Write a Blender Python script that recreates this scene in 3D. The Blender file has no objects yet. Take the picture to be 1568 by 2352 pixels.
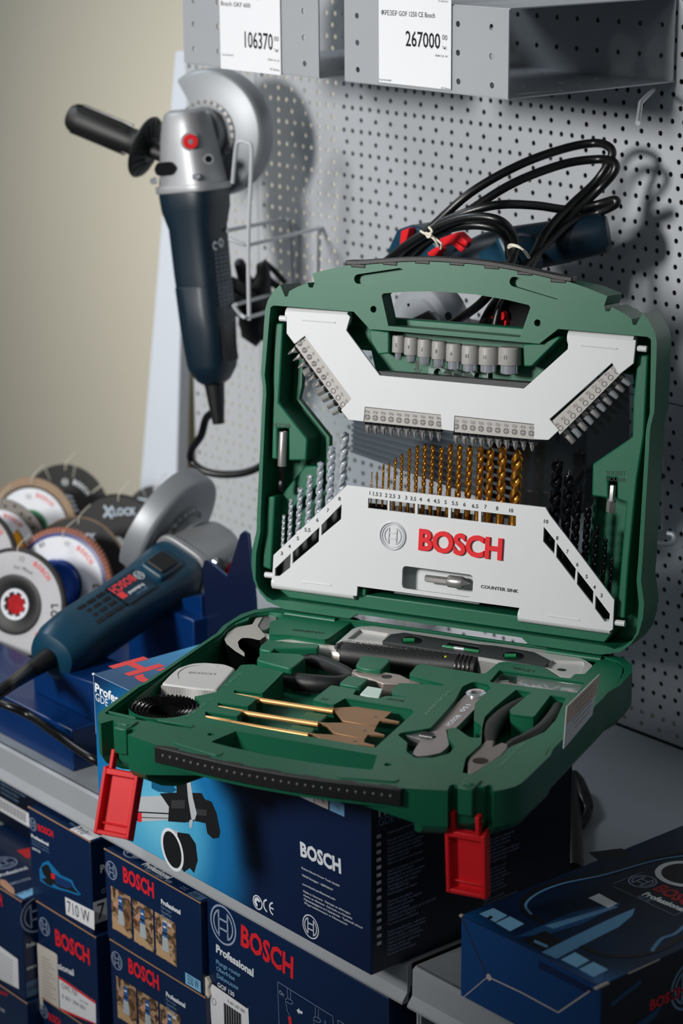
import bpy, bmesh, math, random
from mathutils import Vector, Matrix
from mathutils.geometry import tessellate_polygon
R = math.radians
C = bpy.context.scene.collection
sc = bpy.context.scene
random.seed(7)

# ------------------------------------------------------------------ camera
# world: x along the display wall, y=0 the perforated wall (aisle at -y), z=0 the shelf deck, metres
CAM = Vector((1.236, -1.600, 0.866)); F = 5222.4
PIT, YAW, ROL = 0.2873, 0.6969, -0.0083
_h = Vector((-math.cos(YAW), math.sin(YAW), 0))
FW = math.cos(PIT)*_h + Vector((0, 0, -math.sin(PIT)))
_r0 = FW.cross(Vector((0, 0, 1))).normalized(); _u0 = _r0.cross(FW)
RT = math.cos(ROL)*_r0 + math.sin(ROL)*_u0
UP = -math.sin(ROL)*_r0 + math.cos(ROL)*_u0
cd = bpy.data.cameras.new('camera'); co = bpy.data.objects.new('camera', cd); C.objects.link(co)
m = Matrix((RT, UP, -FW)).transposed().to_4x4(); m.translation = CAM
co.matrix_world = m
cd.sensor_fit = 'VERTICAL'; cd.sensor_height = 36; cd.sensor_width = 24
cd.lens = F/2352*36
cd.clip_start = .05; cd.clip_end = 50
cd.dof.use_dof = True; cd.dof.focus_distance = 1.93; cd.dof.aperture_fstop = 6.3
sc.camera = co

# ------------------------------------------------------------------ light
w = bpy.data.worlds.new('world'); sc.world = w; w.use_nodes = True
bg = w.node_tree.nodes['Background']; bg.inputs[0].default_value = (.60, .72, .82, 1); bg.inputs[1].default_value = .10
def area(name, loc, target, size, power, col, sy=None):
    l = bpy.data.lights.new(name, 'AREA'); l.energy = power; l.color = col; l.size = size
    l.shape = 'RECTANGLE'; l.size_y = sy or size
    o = bpy.data.objects.new(name, l); C.objects.link(o); o.location = loc
    o.rotation_euler = (Vector(target)-Vector(loc)).to_track_quat('-Z', 'Y').to_euler()
    return o
def spot(name, loc, target, ang, power, col, rad):
    l = bpy.data.lights.new(name, 'SPOT'); l.energy = power; l.color = col; l.shadow_soft_size = rad; l.spot_size = R(ang); l.spot_blend = 1
    o = bpy.data.objects.new(name, l); C.objects.link(o); o.location = loc
    o.rotation_euler = (Vector(target)-Vector(loc)).to_track_quat('-Z', 'Y').to_euler(); return o
spot('key_ceiling_spotlight', (-.26, -2.35, 1.10), (-.52, -.2, .40), 47, 225, (1, .98, .95), .19)
area('aisle_reflection_fill', (1.3, -2.2, 2.2), (-.3, -.4, .2), 1.8, 5, (.95, .98, 1), .18)  # added strip light, gives the chrome something bright to reflect
area('overhead_ceiling_lamp', (-1.7, -.75, 1.9), (-.6, -.4, 0), .9, 14, (.86, .94, 1), .5)
spot('wall_fill_spot', (-1.55, -1.5, 1.5), (-1.38, .32, .05), 46, 115, (1, .955, .88), .25)  # added fill, aimed to brighten the cream wall
vs = sc.view_settings
sc.display_settings.display_device = 'sRGB'
vs.view_transform = 'Standard'; vs.look = 'None'; vs.exposure = 0.0; vs.gamma = 1; vs.use_curve_mapping = False

# ------------------------------------------------------------------ picking helpers (photo pixel -> point on a known plane)
def ray(x, y): return FW + RT*((x-784)/F) - UP*((y-1176)/F)
def onZ(x, y, v): d = ray(x, y); return CAM + d*((v-CAM.z)/d.z)
def onY(x, y, v): d = ray(x, y); return CAM + d*((v-CAM.y)/d.y)
def onX(x, y, v): d = ray(x, y); return CAM + d*((v-CAM.x)/d.x)
def atD(x, y, t): return CAM + ray(x, y).normalized()*t
def onF(M, x, y, h):              # frame in millimetres, plane at height h along its third axis
    e3 = M.col[2].to_3d().normalized(); o = M.translation + e3*(h*.001)
    d = ray(x, y); P = CAM + d*((o-CAM).dot(e3)/d.dot(e3))
    v = M.inverted() @ P; return (v.x, v.y)
def cr(x0, y0, k, pts): return [(x0+a/k, y0+b/k) for a, b in pts]

# tool case pose
HINGE = Vector((-.1559, -.3263, .1956))
MB_ = (Matrix.Rotation(.4385, 4, 'Z') @ Matrix.Rotation(.0063, 4, 'X'))
BM = Matrix.Translation(HINGE) @ MB_ @ Matrix.Scale(.001, 4)
LA = 1.4413
_ex = Vector((1, 0, 0)); _es = Vector((0, math.cos(LA), math.sin(LA))); _en = _ex.cross(_es)
LM = Matrix.Translation(HINGE) @ MB_ @ Matrix((_ex, _es, _en)).transposed().to_4x4() @ Matrix.Scale(.001, 4)
def LP(pts, h=0): return [onF(LM, x, y, h) for x, y in pts]
def BP(pts, h=0): return [onF(BM, x, y, h) for x, y in pts]
MM = Matrix.Scale(.001, 4)

# ------------------------------------------------------------------ materials
def lin(c):
    return tuple((v/12.92 if v <= .04045 else ((v+.055)/1.055)**2.4) for v in [x/255 for x in c]) + (1,)
MATS = {}
def mat(name, rgb, rough=.5, metal=0, var=.06, scale=40, bump=0, bscale=600, coat=0, spec=.5, trans=0, aniso=0):
    if name in MATS: return MATS[name]
    m = bpy.data.materials.new(name); m.use_nodes = True; MATS[name] = m
    nt = m.node_tree; b = nt.nodes['Principled BSDF']; n = nt.nodes
    c = lin(rgb)
    tc = n.new('ShaderNodeTexCoord'); no = n.new('ShaderNodeTexNoise'); no.inputs['Scale'].default_value = scale; no.inputs['Detail'].default_value = 4
    nt.links.new(tc.outputs['Object'], no.inputs['Vector'])
    mx = n.new('ShaderNodeMix'); mx.data_type = 'RGBA'
    mx.inputs['A'].default_value = tuple(v*(1-var) for v in c[:3])+(1,)
    mx.inputs['B'].default_value = tuple(min(1, v*(1+var)) for v in c[:3])+(1,)
    nt.links.new(no.outputs['Fac'], mx.inputs['Factor']); nt.links.new(mx.outputs['Result'], b.inputs['Base Color'])
    b.inputs['Roughness'].default_value = rough; b.inputs['Metallic'].default_value = metal
    b.inputs['Specular IOR Level'].default_value = spec; b.inputs['Coat Weight'].default_value = coat
    if trans: b.inputs['Transmission Weight'].default_value = trans
    if bump:
        n2 = n.new('ShaderNodeTexNoise'); n2.inputs['Scale'].default_value = bscale; n2.inputs['Detail'].default_value = 3
        bp = n.new('ShaderNodeBump'); bp.inputs['Strength'].default_value = bump; bp.inputs['Distance'].default_value = .0006
        nt.links.new(tc.outputs['Object'], n2.inputs['Vector']); nt.links.new(n2.outputs['Fac'], bp.inputs['Height']); nt.links.new(bp.outputs['Normal'], b.inputs['Normal'])
    return m
GREEN = mat('green_plastic', (18, 92, 66), .40, var=.06, scale=30, bump=.12, bscale=2600, spec=.42)
GREEN2 = mat('green_plastic_insert', (20, 98, 70), .42, var=.06, bump=.12, bscale=2600, spec=.4)
BLK = mat('black_rubber', (16, 17, 18), .48, bump=.3, bscale=1500)
BLKG = mat('black_gloss', (10, 11, 13), .22)
DGREY = mat('dark_grey_plastic', (46, 48, 50), .55, bump=.3, bscale=1200)
LGREY = mat('light_grey_plastic', (203, 205, 207), .42, var=.015, spec=.35)
RAIL = mat('warm_grey_plastic', (166, 163, 160), .5, var=.03)
SOCK = mat('socket_grip_grey', (150, 148, 145), .5, var=.03)
INK = mat('black_ink', (18, 20, 26), .5, var=0)
INKG = mat('grey_ink', (88, 84, 84), .5, var=0)
RED = mat('red_plastic', (214, 30, 38), .5, var=.05, spec=.28)
REDI = mat('red_ink', (226, 34, 46), .45, var=.02)
WHT = mat('white_ink', (226, 232, 238), .5, var=.02)
LBL = mat('pale_blue_ink', (118, 150, 180), .5, var=.02)
LBL2 = mat('sky_blue_ink', (128, 186, 226), .5, var=.02)
STEEL = mat('brushed_steel', (168, 165, 163), .34, .7, var=.12, scale=120)
STEELD = mat('dark_steel', (86, 84, 84), .35, 1, var=.15, scale=120)
CHROME = mat('chrome', (214, 218, 224), .14, .75, var=.03)
GOLD = mat('titanium_gold', (205, 142, 58), .28, 1, var=.14, scale=300)
GOLDB = mat('bronze_gold_flat', (222, 168, 106), .42, .5, var=.08, scale=80)
BLACKST = mat('blackened_steel', (34, 34, 38), .25, .9, var=.1)
GALV = mat('painted_metal_grey', (172, 176, 181), .42, .25, var=.02, bump=.05)
PEG = mat('pegboard_metal', (184, 188, 193), .46, .2, var=.03, scale=6)
SHELFM = mat('shelf_metal', (150, 156, 162), .42, .2, var=.03, scale=8)
WALL = mat('cream_wall_paint', (200, 195, 180), .85, var=.03, scale=3, bump=.15, bscale=60)
FLOORM = mat('floor_tile', (92, 92, 90), .6, var=.1, scale=4)
CEILM = mat('ceiling_white', (200, 200, 198), .9, var=.02, scale=4)
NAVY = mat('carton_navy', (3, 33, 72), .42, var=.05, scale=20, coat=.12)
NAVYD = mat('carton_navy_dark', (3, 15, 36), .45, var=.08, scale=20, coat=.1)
CARD = mat('raw_cardboard', (168, 128, 92), .9, var=.1)
TEAL = mat('tool_teal_plastic', (10, 56, 78), .38, var=.06, scale=30, bump=.08, bscale=2500)
TEALD = mat('tool_navy_plastic', (5, 29, 43), .42, var=.06, scale=30, bump=.15, bscale=900)
ALU = mat('cast_aluminium', (158, 160, 163), .46, .45, var=.05, bump=.15, bscale=700)
GUARD = mat('guard_silver', (140, 144, 148), .46, .4, var=.03)
PAPER = mat('white_paper', (232, 232, 236), .7, var=.01)
STAND = mat('blue_enamel', (2, 42, 94), .3, 0, var=.05, coat=.15)
STANDN = mat('navy_enamel', (12, 24, 52), .35, .1, var=.05)
TWINE = mat('white_twine', (214, 206, 190), .8, var=.1)
CORD = mat('cord_black', (9, 9, 10), .34, bump=.1, bscale=1500)
WIRE = mat('painted_wire', (192, 195, 200), .35, .1)
def clear(name, tint=(.9, .95, .96), fac=.12, rough=.05):
    m = bpy.data.materials.new(name); m.use_nodes = True; nt = m.node_tree; n = nt.nodes; n.clear()
    o = n.new('ShaderNodeOutputMaterial'); t = n.new('ShaderNodeBsdfTransparent'); t.inputs[0].default_value = tint+(1,)
    g = n.new('ShaderNodeBsdfGlossy'); g.inputs['Roughness'].default_value = rough
    lw = n.new('ShaderNodeLayerWeight'); lw.inputs[0].default_value = .25; f = n.new('ShaderNodeMath'); f.operation = 'POWER'; f.inputs[1].default_value = 3; nt.links.new(lw.outputs['Facing'], f.inputs[0])
    ma = n.new('ShaderNodeMath'); ma.operation = 'MULTIPLY_ADD'; ma.inputs[1].default_value = .5; ma.inputs[2].default_value = fac*.6
    x = n.new('ShaderNodeMixShader')
    nt.links.new(f.outputs[0], ma.inputs[0]); nt.links.new(ma.outputs[0], x.inputs[0]); nt.links.new(t.outputs[0], x.inputs[1]); nt.links.new(g.outputs[0], x.inputs[2]); nt.links.new(x.outputs[0], o.inputs[0])
    MATS[name] = m; return m
PANE = clear('clear_polycarbonate', (.93, .96, .97), .07, .06)
CLEARS = clear('clear_sleeve', (.985, .99, .99), .03, .25)
CLEARP = clear('clear_plastic_box', (.9, .93, .93), .16, .12)
def radial(name, stops, centre, radius, rough=.42, sq=(1, 1, 1)):
    """printed picture glow: colour by distance from a point of the print, object coordinates"""
    m = bpy.data.materials.new(name); m.use_nodes = True; nt = m.node_tree; n = nt.nodes; b = n['Principled BSDF']
    tc = n.new('ShaderNodeTexCoord'); s = n.new('ShaderNodeVectorMath'); s.operation = 'SUBTRACT'; s.inputs[1].default_value = centre
    q = n.new('ShaderNodeVectorMath'); q.operation = 'MULTIPLY'; q.inputs[1].default_value = sq
    l = n.new('ShaderNodeVectorMath'); l.operation = 'LENGTH'; d = n.new('ShaderNodeMath'); d.operation = 'DIVIDE'; d.inputs[1].default_value = radius
    r = n.new('ShaderNodeValToRGB'); r.color_ramp.interpolation = 'EASE'
    e = r.color_ramp.elements
    while len(e) < len(stops): e.new(.5)
    for i, (p, c) in enumerate(stops): e[i].position = p; e[i].color = lin(c)
    nt.links.new(tc.outputs['Object'], s.inputs[0]); nt.links.new(s.outputs[0], q.inputs[0]); nt.links.new(q.outputs[0], l.inputs[0])
    nt.links.new(l.outputs['Value'], d.inputs[0]); nt.links.new(d.outputs[0], r.inputs[0]); nt.links.new(r.outputs[0], b.inputs['Base Color'])
    b.inputs['Roughness'].default_value = rough; b.inputs['Coat Weight'].default_value = .12
    MATS[name] = m; return m
def patchy(name, cols, scale, rough=.6):
    m = bpy.data.materials.new(name); m.use_nodes = True; nt = m.node_tree; n = nt.nodes; b = n['Principled BSDF']
    tc = n.new('ShaderNodeTexCoord'); v = n.new('ShaderNodeTexVoronoi'); v.inputs['Scale'].default_value = scale
    no = n.new('ShaderNodeTexNoise'); no.inputs['Scale'].default_value = scale*.5
    r = n.new('ShaderNodeValToRGB'); r.color_ramp.interpolation = 'CONSTANT'; e = r.color_ramp.elements
    while len(e) < len(cols): e.new(.5)
    r.color_ramp.interpolation = 'LINEAR'; no.inputs['Detail'].default_value = 5
    for i, c in enumerate(cols): e[i].position = .3+.4*i/len(cols) if i else 0; e[i].color = lin(c)
    ad = n.new('ShaderNodeVectorMath'); nt.links.new(tc.outputs['Object'], ad.inputs[0]); 
    nt.links.new(ad.outputs[0], no.inputs['Vector']); nt.links.new(no.outputs['Fac'], r.inputs[0]); nt.links.new(r.outputs[0], b.inputs['Base Color'])
    b.inputs['Roughness'].default_value = rough; MATS[name] = m; return m

# ------------------------------------------------------------------ mesh builder
def frame(o, u, v):
    u = Vector(u).normalized(); v = Vector(v).normalized(); n = u.cross(v)
    M = Matrix((u, v, n)).transposed().to_4x4() @ Matrix.Scale(.001, 4); M.translation = Vector(o); return M
_tc = {}
def glyphs(s, bold=0):
    k = (s, bold)
    if k not in _tc:
        cu = bpy.data.curves.new('t', 'FONT'); cu.body = s; cu.size = 1; cu.resolution_u = 2; cu.offset = bold; cu.fill_mode = 'FRONT'
        o = bpy.data.objects.new('t', cu); me = bpy.data.meshes.new_from_object(o)
        _tc[k] = ([tuple(v.co) for v in me.vertices], [tuple(p.vertices) for p in me.polygons])
        bpy.data.objects.remove(o); bpy.data.meshes.remove(me); bpy.data.curves.remove(cu)
    return _tc[k]
class MB:
    def __init__(s): s.v = []; s.f = []; s.m = []; s.sm = []; s.mats = []; s.T = None
    def mi(s, mt):
        if mt not in s.mats: s.mats.append(mt)
        return s.mats.index(mt)
    def add(s, vs, fs, mt, T=None, smooth=True):
        b = len(s.v); T = T if T is not None else s.T
        vs = [Vector(v) for v in vs]
        if T is not None: vs = [T @ v for v in vs]
        s.v += vs; i = s.mi(mt)
        for f in fs: s.f.append([b+k for k in f]); s.m.append(i); s.sm.append(smooth)
        return s
    def box(s, c, d, mt, T=None):
        x, y, z = [k/2 for k in d]
        vs = [(c[0]+a*x, c[1]+b*y, c[2]+e*z) for a in (-1, 1) for b in (-1, 1) for e in (-1, 1)]
        return s.add(vs, [(0, 1, 3, 2), (4, 6, 7, 5), (0, 4, 5, 1), (2, 3, 7, 6), (0, 2, 6, 4), (1, 5, 7, 3)], mt, T)
    def poly(s, pts, z, mt, T=None, holes=()):
        rings = [pts]+list(holes); flat = [(x, y, z) for r in rings for x, y in r]
        tr = tessellate_polygon([[Vector((x, y, 0)) for x, y in r] for r in rings])
        out = []
        for t in tr:
            a, b, c = [Vector(flat[k]) for k in t]
            n = (b-a).cross(c-a).z
            if abs(n) < 1e-12: continue
            out.append(tuple(t) if n > 0 else tuple(reversed(t)))
        return s.add(flat, out, mt, T, False)
    def prism(s, pts, z0, z1, mt, T=None, holes=(), side=None):
        if z0 > z1: z0, z1 = z1, z0
        ar = lambda r: sum(r[i][0]*r[(i+1) % len(r)][1]-r[(i+1) % len(r)][0]*r[i][1] for i in range(len(r)))
        pts = list(pts) if ar(pts) > 0 else list(reversed(pts))
        holes = [list(h) if ar(h) < 0 else list(reversed(h)) for h in holes]
        rings = [pts]+holes; flat = [p for r in rings for p in r]; n = len(flat)
        vs = [(x, y, z1) for x, y in flat]+[(x, y, z0) for x, y in flat]
        tr = tessellate_polygon([[Vector((x, y, 0)) for x, y in r] for r in rings]); fs = []
        for t in tr:
            a, b, c = [Vector(vs[k]) for k in t]; q = (b-a).cross(c-a).z
            if abs(q) < 1e-12: continue
            t = tuple(t) if q > 0 else tuple(reversed(t))
            fs.append(t); fs.append(tuple(k+n for k in reversed(t)))
        s.add(vs, fs, mt, T); k = 0; fs = []
        for r in rings:
            L = len(r)
            for i in range(L):
                j = (i+1) % L; fs.append((k+i, k+i+n, k+j+n, k+j))
            k += L
        b = len(s.v)-2*n; i = s.mi(side or mt)
        for f in fs: s.f.append([b+q for q in f]); s.m.append(i); s.sm.append(True)
        return s
    def tube(s, pts, r, mt, n=10, T=None, caps=True, closed=False, sub=0):
        pts = [Vector(p) for p in pts]
        if sub: pts = spline(pts, sub, closed)
        if not isinstance(r, (list, tuple)): r = [r]*len(pts)
        elif len(r) != len(pts):
            k = len(r); r = [r[min(k-2, int(i*(k-1)/(len(pts)-1)))]*(1-(i*(k-1)/(len(pts)-1)-min(k-2, int(i*(k-1)/(len(pts)-1)))))+r[min(k-2, int(i*(k-1)/(len(pts)-1)))+1]*(i*(k-1)/(len(pts)-1)-min(k-2, int(i*(k-1)/(len(pts)-1)))) for i in range(len(pts))]
        N = len(pts); vs = []; up = None
        for i, p in enumerate(pts):
            a = pts[(i-1) % N] if (closed or i) else p; b = pts[(i+1) % N] if (closed or i < N-1) else p
            t = (b-a).normalized()
            if up is None: up = Vector((0, 0, 1)) if abs(t.z) < .9 else Vector((1, 0, 0))
            x = up.cross(t).normalized(); y = t.cross(x); up = y
            for k in range(n):
                q = 2*math.pi*k/n; vs.append(p+(x*math.cos(q)+y*math.sin(q))*r[i])
        fs = []
        for i in range(N if closed else N-1):
            a = i*n; b = ((i+1) % N)*n
            for k in range(n): fs.append((a+k, a+(k+1) % n, b+(k+1) % n, b+k))
        if caps and not closed: fs.append(tuple(reversed(range(n)))); fs.append(tuple((N-1)*n+k for k in range(n)))
        return s.add(vs, fs, mt, T)
    def lathe(s, prof, mt, T=None, n=24, lobe=None, twist=0, arc=None, cap=True):
        """prof [(r,z)] about z; lobe(theta)->scale; twist rad per unit z"""
        vs = []; full = arc is None; a0, a1 = arc or (0, 2*math.pi); nn = n if full else n+1
        for r_, z in prof:
            for k in range(nn):
                q = a0+(a1-a0)*k/n; rr = r_*(lobe(q) if lobe else 1); q += twist*z
                vs.append((rr*math.cos(q), rr*math.sin(q), z))
        fs = []
        for i in range(len(prof)-1):
            for k in range(n):
                k2 = (k+1) % nn
                fs.append((i*nn+k, i*nn+k2, (i+1)*nn+k2, (i+1)*nn+k))
        if full and cap and prof[0] != prof[-1]:
            if prof[0][0] > 1e-6: fs.append(tuple(reversed(range(nn))))
            if prof[-1][0] > 1e-6: fs.append(tuple((len(prof)-1)*nn+k for k in range(nn)))
        return s.add(vs, fs, mt, T)
    def loft(s, rings, mt, T=None, caps=True):
        n = len(rings[0]); vs = [p for r_ in rings for p in r_]; fs = []
        for i in range(len(rings)-1):
            for k in range(n): fs.append((i*n+k, i*n+(k+1) % n, (i+1)*n+(k+1) % n, (i+1)*n+k))
        if caps: fs.append(tuple(reversed(range(n)))); fs.append(tuple((len(rings)-1)*n+k for k in range(n)))
        return s.add(vs, fs, mt, T)
    def text(s, t, x, y, size, mt, T=None, bold=0, sx=1, rot=0, z=.3, align=0, spread=1):
        if spread != 1 and len(t) > 1: t = t
        vs, fs = glyphs(t, bold)
        if not vs: return s
        w_ = max(v[0] for v in vs)
        c, n_ = math.cos(rot), math.sin(rot)
        out = []
        for v in vs:
            a = (v[0]-w_*align)*size*sx; b = v[1]*size
            out.append((x+a*c-b*n_, y+a*n_+b*c, z))
        return s.add(out, fs, mt, T, False)
    def line(s, a, b, wd, mt, z=.3, T=None):
        d = Vector((b[0]-a[0], b[1]-a[1])); 
        if d.length < 1e-9: return s
        n_ = Vector((-d.y, d.x)).normalized()*wd/2
        return s.add([(a[0]+n_.x, a[1]+n_.y, z), (a[0]-n_.x, a[1]-n_.y, z), (b[0]-n_.x, b[1]-n_.y, z), (b[0]+n_.x, b[1]+n_.y, z)], [(0, 1, 2, 3)], mt, T, False)
    def pline(s, pts, wd, mt, z=.3, T=None, closed=False):
        for i in range(len(pts)-(0 if closed else 1)): s.line(pts[i], pts[(i+1) % len(pts)], wd, mt, z, T)
        return s
    def rect(s, x0, y0, x1, y1, mt, z=.3, T=None):
        return s.add([(x0, y0, z), (x1, y0, z), (x1, y1, z), (x0, y1, z)], [(0, 1, 2, 3)], mt, T, False)
    def ring(s, x, y, r0, r1, mt, z=.3, T=None, n=32, a0=0, a1=2*math.pi):
        full = abs(a1-a0-2*math.pi) < 1e-6; vs = []; fs = []
        for k in range(n+1):
            q = a0+(a1-a0)*k/n
            for r_ in (r0, r1): vs.append((x+r_*math.cos(q), y+r_*math.sin(q), z))
        for k in range(n): fs.append((2*k, 2*k+1, 2*k+3, 2*k+2))
        return s.add(vs, fs, mt, T, False)
    def emblem(s, x, y, r, mt, z=.3, T=None, fill=None):
        s.ring(x, y, r*.90, r, mt, z, T)
        w_ = r*.10
        for sg in (-1, 1):
            s.line((x+sg*r*.34, y-r*.68), (x+sg*r*.34, y+r*.68), w_, mt, z, T)
            a = 0 if sg > 0 else math.pi
            s.ring(x, y, r*.68, r*.77, mt, z, T, 14, a-1.05, a+1.05)
        s.line((x-r*.34, y+r*.24), (x+r*.34, y+r*.24), w_, mt, z, T); s.line((x-r*.34, y-r*.24), (x+r*.34, y-r*.24), w_, mt, z, T)
        return s
    def build(s, name, parent=None, M=None, bevel=0, seg=2, angle=32, weld=False):
        """M: world frame of the object (vertices given in that frame's millimetres if T used)"""
        me = bpy.data.meshes.new(name); inv = None
        me.from_pydata([tuple(v) for v in s.v], [], s.f)
        for k in s.mats: me.materials.append(k)
        me.polygons.foreach_set('material_index', s.m); me.polygons.foreach_set('use_smooth', s.sm)
        if weld or bevel:
            bm = bmesh.new(); bm.from_mesh(me); bmesh.ops.remove_doubles(bm, verts=bm.verts, dist=1e-6)
            if bevel: bmesh.ops.dissolve_limit(bm, angle_limit=R(1), verts=bm.verts, edges=bm.edges, delimit={'MATERIAL'})
            bm.to_mesh(me); bm.free()
        me.validate(); me.set_sharp_from_angle(angle=R(angle)) if True else None
        o = bpy.data.objects.new(name, me); C.objects.link(o)
        if bevel:
            b = o.modifiers.new('bevel', 'BEVEL'); b.width = bevel*.001; b.segments = seg; b.limit_method = 'ANGLE'; b.angle_limit = R(35); b.use_clamp_overlap = True
        if parent: o.parent = parent
        elif M is not None: o.matrix_world = M
        return o
def spline(pts, sub, closed=False):
    out = []; N = len(pts)
    for i in range(N if closed else N-1):
        g = lambda k: pts[k % N] if closed else pts[max(0, min(N-1, k))]
        a, b, c, d = g(i-1), g(i), g(i+1), g(i+2)
        for k in range(sub):
            t = k/sub
            out.append(.5*((2*b)+(c-a)*t+(2*a-5*b+4*c-d)*t*t+(3*b-a-3*c+d)*t**3))
    if not closed: out.append(pts[-1])
    return out
def smooth2(pts, sub=4, closed=True):
    return [(p.x, p.y) for p in spline([Vector((a, b, 0)) for a, b in pts], sub, closed)]
def rrect(x0, y0, x1, y1, r, n=4):
    out = []
    for cx, cy, a in ((x1-r, y0+r, -90), (x1-r, y1-r, 0), (x0+r, y1-r, 90), (x0+r, y0+r, 180)):
        for k in range(n+1):
            q = R(a+90*k/n); out.append((cx+r*math.cos(q), cy+r*math.sin(q)))
    return out
def circ(x, y, r, n=24, a0=0, a1=360, ry=None):
    return [(x+r*math.cos(R(a0+(a1-a0)*k/n)), y+(ry or r)*math.sin(R(a0+(a1-a0)*k/n))) for k in range(n if a1-a0 == 360 else n+1)]
def roundc(pts, r, n=3):
    """round the corners of a polygon"""
    out = []; N = len(pts)
    for i in range(N):
        p = Vector(pts[i]); a = Vector(pts[i-1]); b = Vector(pts[(i+1) % N])
        da = (a-p); db = (b-p); q = min(r, da.length*.45, db.length*.45)
        A = p+da.normalized()*q; B = p+db.normalized()*q
        for k in range(n+1):
            t = k/n; P = A*(1-t)**2+p*2*t*(1-t)+B*t*t; out.append((P.x, P.y))
    return out
def tag(o, label=None, cat=None, group=None, kind=None):
    if label: o['label'] = label
    if cat: o['category'] = cat
    if group: o['group'] = group
    if kind: o['kind'] = kind
    return o
def thing(name, label, cat, loc=(0, 0, 0), M=None, group=None):
    o = bpy.data.objects.new(name, None); C.objects.link(o); o.empty_display_size = .02
    if M is not None: o.matrix_world = M
    else: o.location = loc
    return tag(o, label, cat, group)
def solo(mb, name, label, cat, T, group=None, bevel=0, seg=2, angle=32):
    """one-mesh thing whose vertices were given in mm in frame T (rigid part of T becomes the object transform)"""
    return tag(mb.build(name, None, rigid(T), bevel, seg, angle), label, cat, group)
def rigid(T):
    M = T.to_3x3(); M = Matrix([c.normalized() for c in M.transposed()]).transposed().to_4x4(); M.translation = T.translation; return M
def newmb():
    b = MB(); b.T = MM; return b      # millimetre input, metre output in the object's own frame
def obj(mb, name, parent, bevel=0, seg=2, label=None, angle=32):
    o = mb.build(name, parent, None, bevel, seg, angle)
    if label: o['label'] = label
    return o
WMX = {}
def world_of(o): return WMX[o.name]
_thing0 = thing
def thing(name, label, cat, loc=(0, 0, 0), M=None, group=None):
    M = M if M is not None else Matrix.Translation(Vector(loc))
    o = _thing0(name, label, cat, (0, 0, 0), M, group); WMX[o.name] = M.copy(); return o
def part(mb, name, parent, M=None, bevel=0, seg=2, label=None, angle=32):
    """child whose own frame is M (world); default: the parent's frame"""
    o = mb.build(name, parent, None, bevel, seg, angle)
    pm = WMX[parent.name]
    if M is not None: o.matrix_basis = pm.inverted() @ M; WMX[o.name] = M.copy()
    else: WMX[o.name] = pm
    if label: o['label'] = label
    return o
CAPH = max(v[1] for v in glyphs('H')[0])
def fit(mb, s, A, B, cap, mt, z=.3, bold=0, T=None, sxmax=9):
    w_ = max(v[0] for v in glyphs(s, bold)[0]); size = cap/CAPH; d = math.hypot(B[0]-A[0], B[1]-A[1])
    mb.text(s, A[0], A[1], size, mt, T, bold, min(sxmax, d/(w_*size)), math.atan2(B[1]-A[1], B[0]-A[0]), z)
def fitpx(mb, conv, s, p0, p1, hpx, mt, z=.3, bold=0, T=None):
    A = conv(*p0); B = conv(*p1); H = conv(p0[0], p0[1]-hpx)
    fit(mb, s, A, B, math.hypot(H[0]-A[0], H[1]-A[1]), mt, z, bold, T)
def wY(y): return lambda a, b: ((lambda P: (P.x*1000, P.z*1000))(onY(a, b, y)))
def wX(x): return lambda a, b: ((lambda P: (P.y*1000, P.z*1000))(onX(a, b, x)))
def wZ(z): return lambda a, b: ((lambda P: (P.x*1000, P.y*1000))(onZ(a, b, z)))
def FY(y): return Matrix(((1, 0, 0, 0), (0, 0, -1, y*1000), (0, 1, 0, 0), (0, 0, 0, 1)))      # (x,z,out) mm -> world mm
def FX(x): return Matrix(((0, 0, 1, x*1000), (1, 0, 0, 0), (0, 1, 0, 0), (0, 0, 0, 1)))       # (y,z,out)
def FZ(z): return Matrix(((1, 0, 0, 0), (0, 1, 0, 0), (0, 0, 1, z*1000), (0, 0, 0, 1)))       # (x,y,out)

# ------------------------------------------------------------------ room
def slab(name, c, d, mt):
    b = MB(); b.box((0, 0, 0), d, mt, Matrix.Identity(4)); o = b.build(name); o.location = c; o['kind'] = 'structure'; return o
slab('floor', (-.5, -1.4, -1.02), (6, 4.2, .04), FLOORM)
slab('wall_back', (-.5, .35, .6), (6, .06, 3.3), WALL)
slab('wall_left', (-3.3, -1.2, .6), (.06, 3.2, 3.3), WALL)
slab('ceiling', (-.5, -1.4, 2.6), (6, 4.2, .04), CEILM)
slab('baseboard_back', (-.5, .31, -.95), (6, .015, .10), CEILM)

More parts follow.
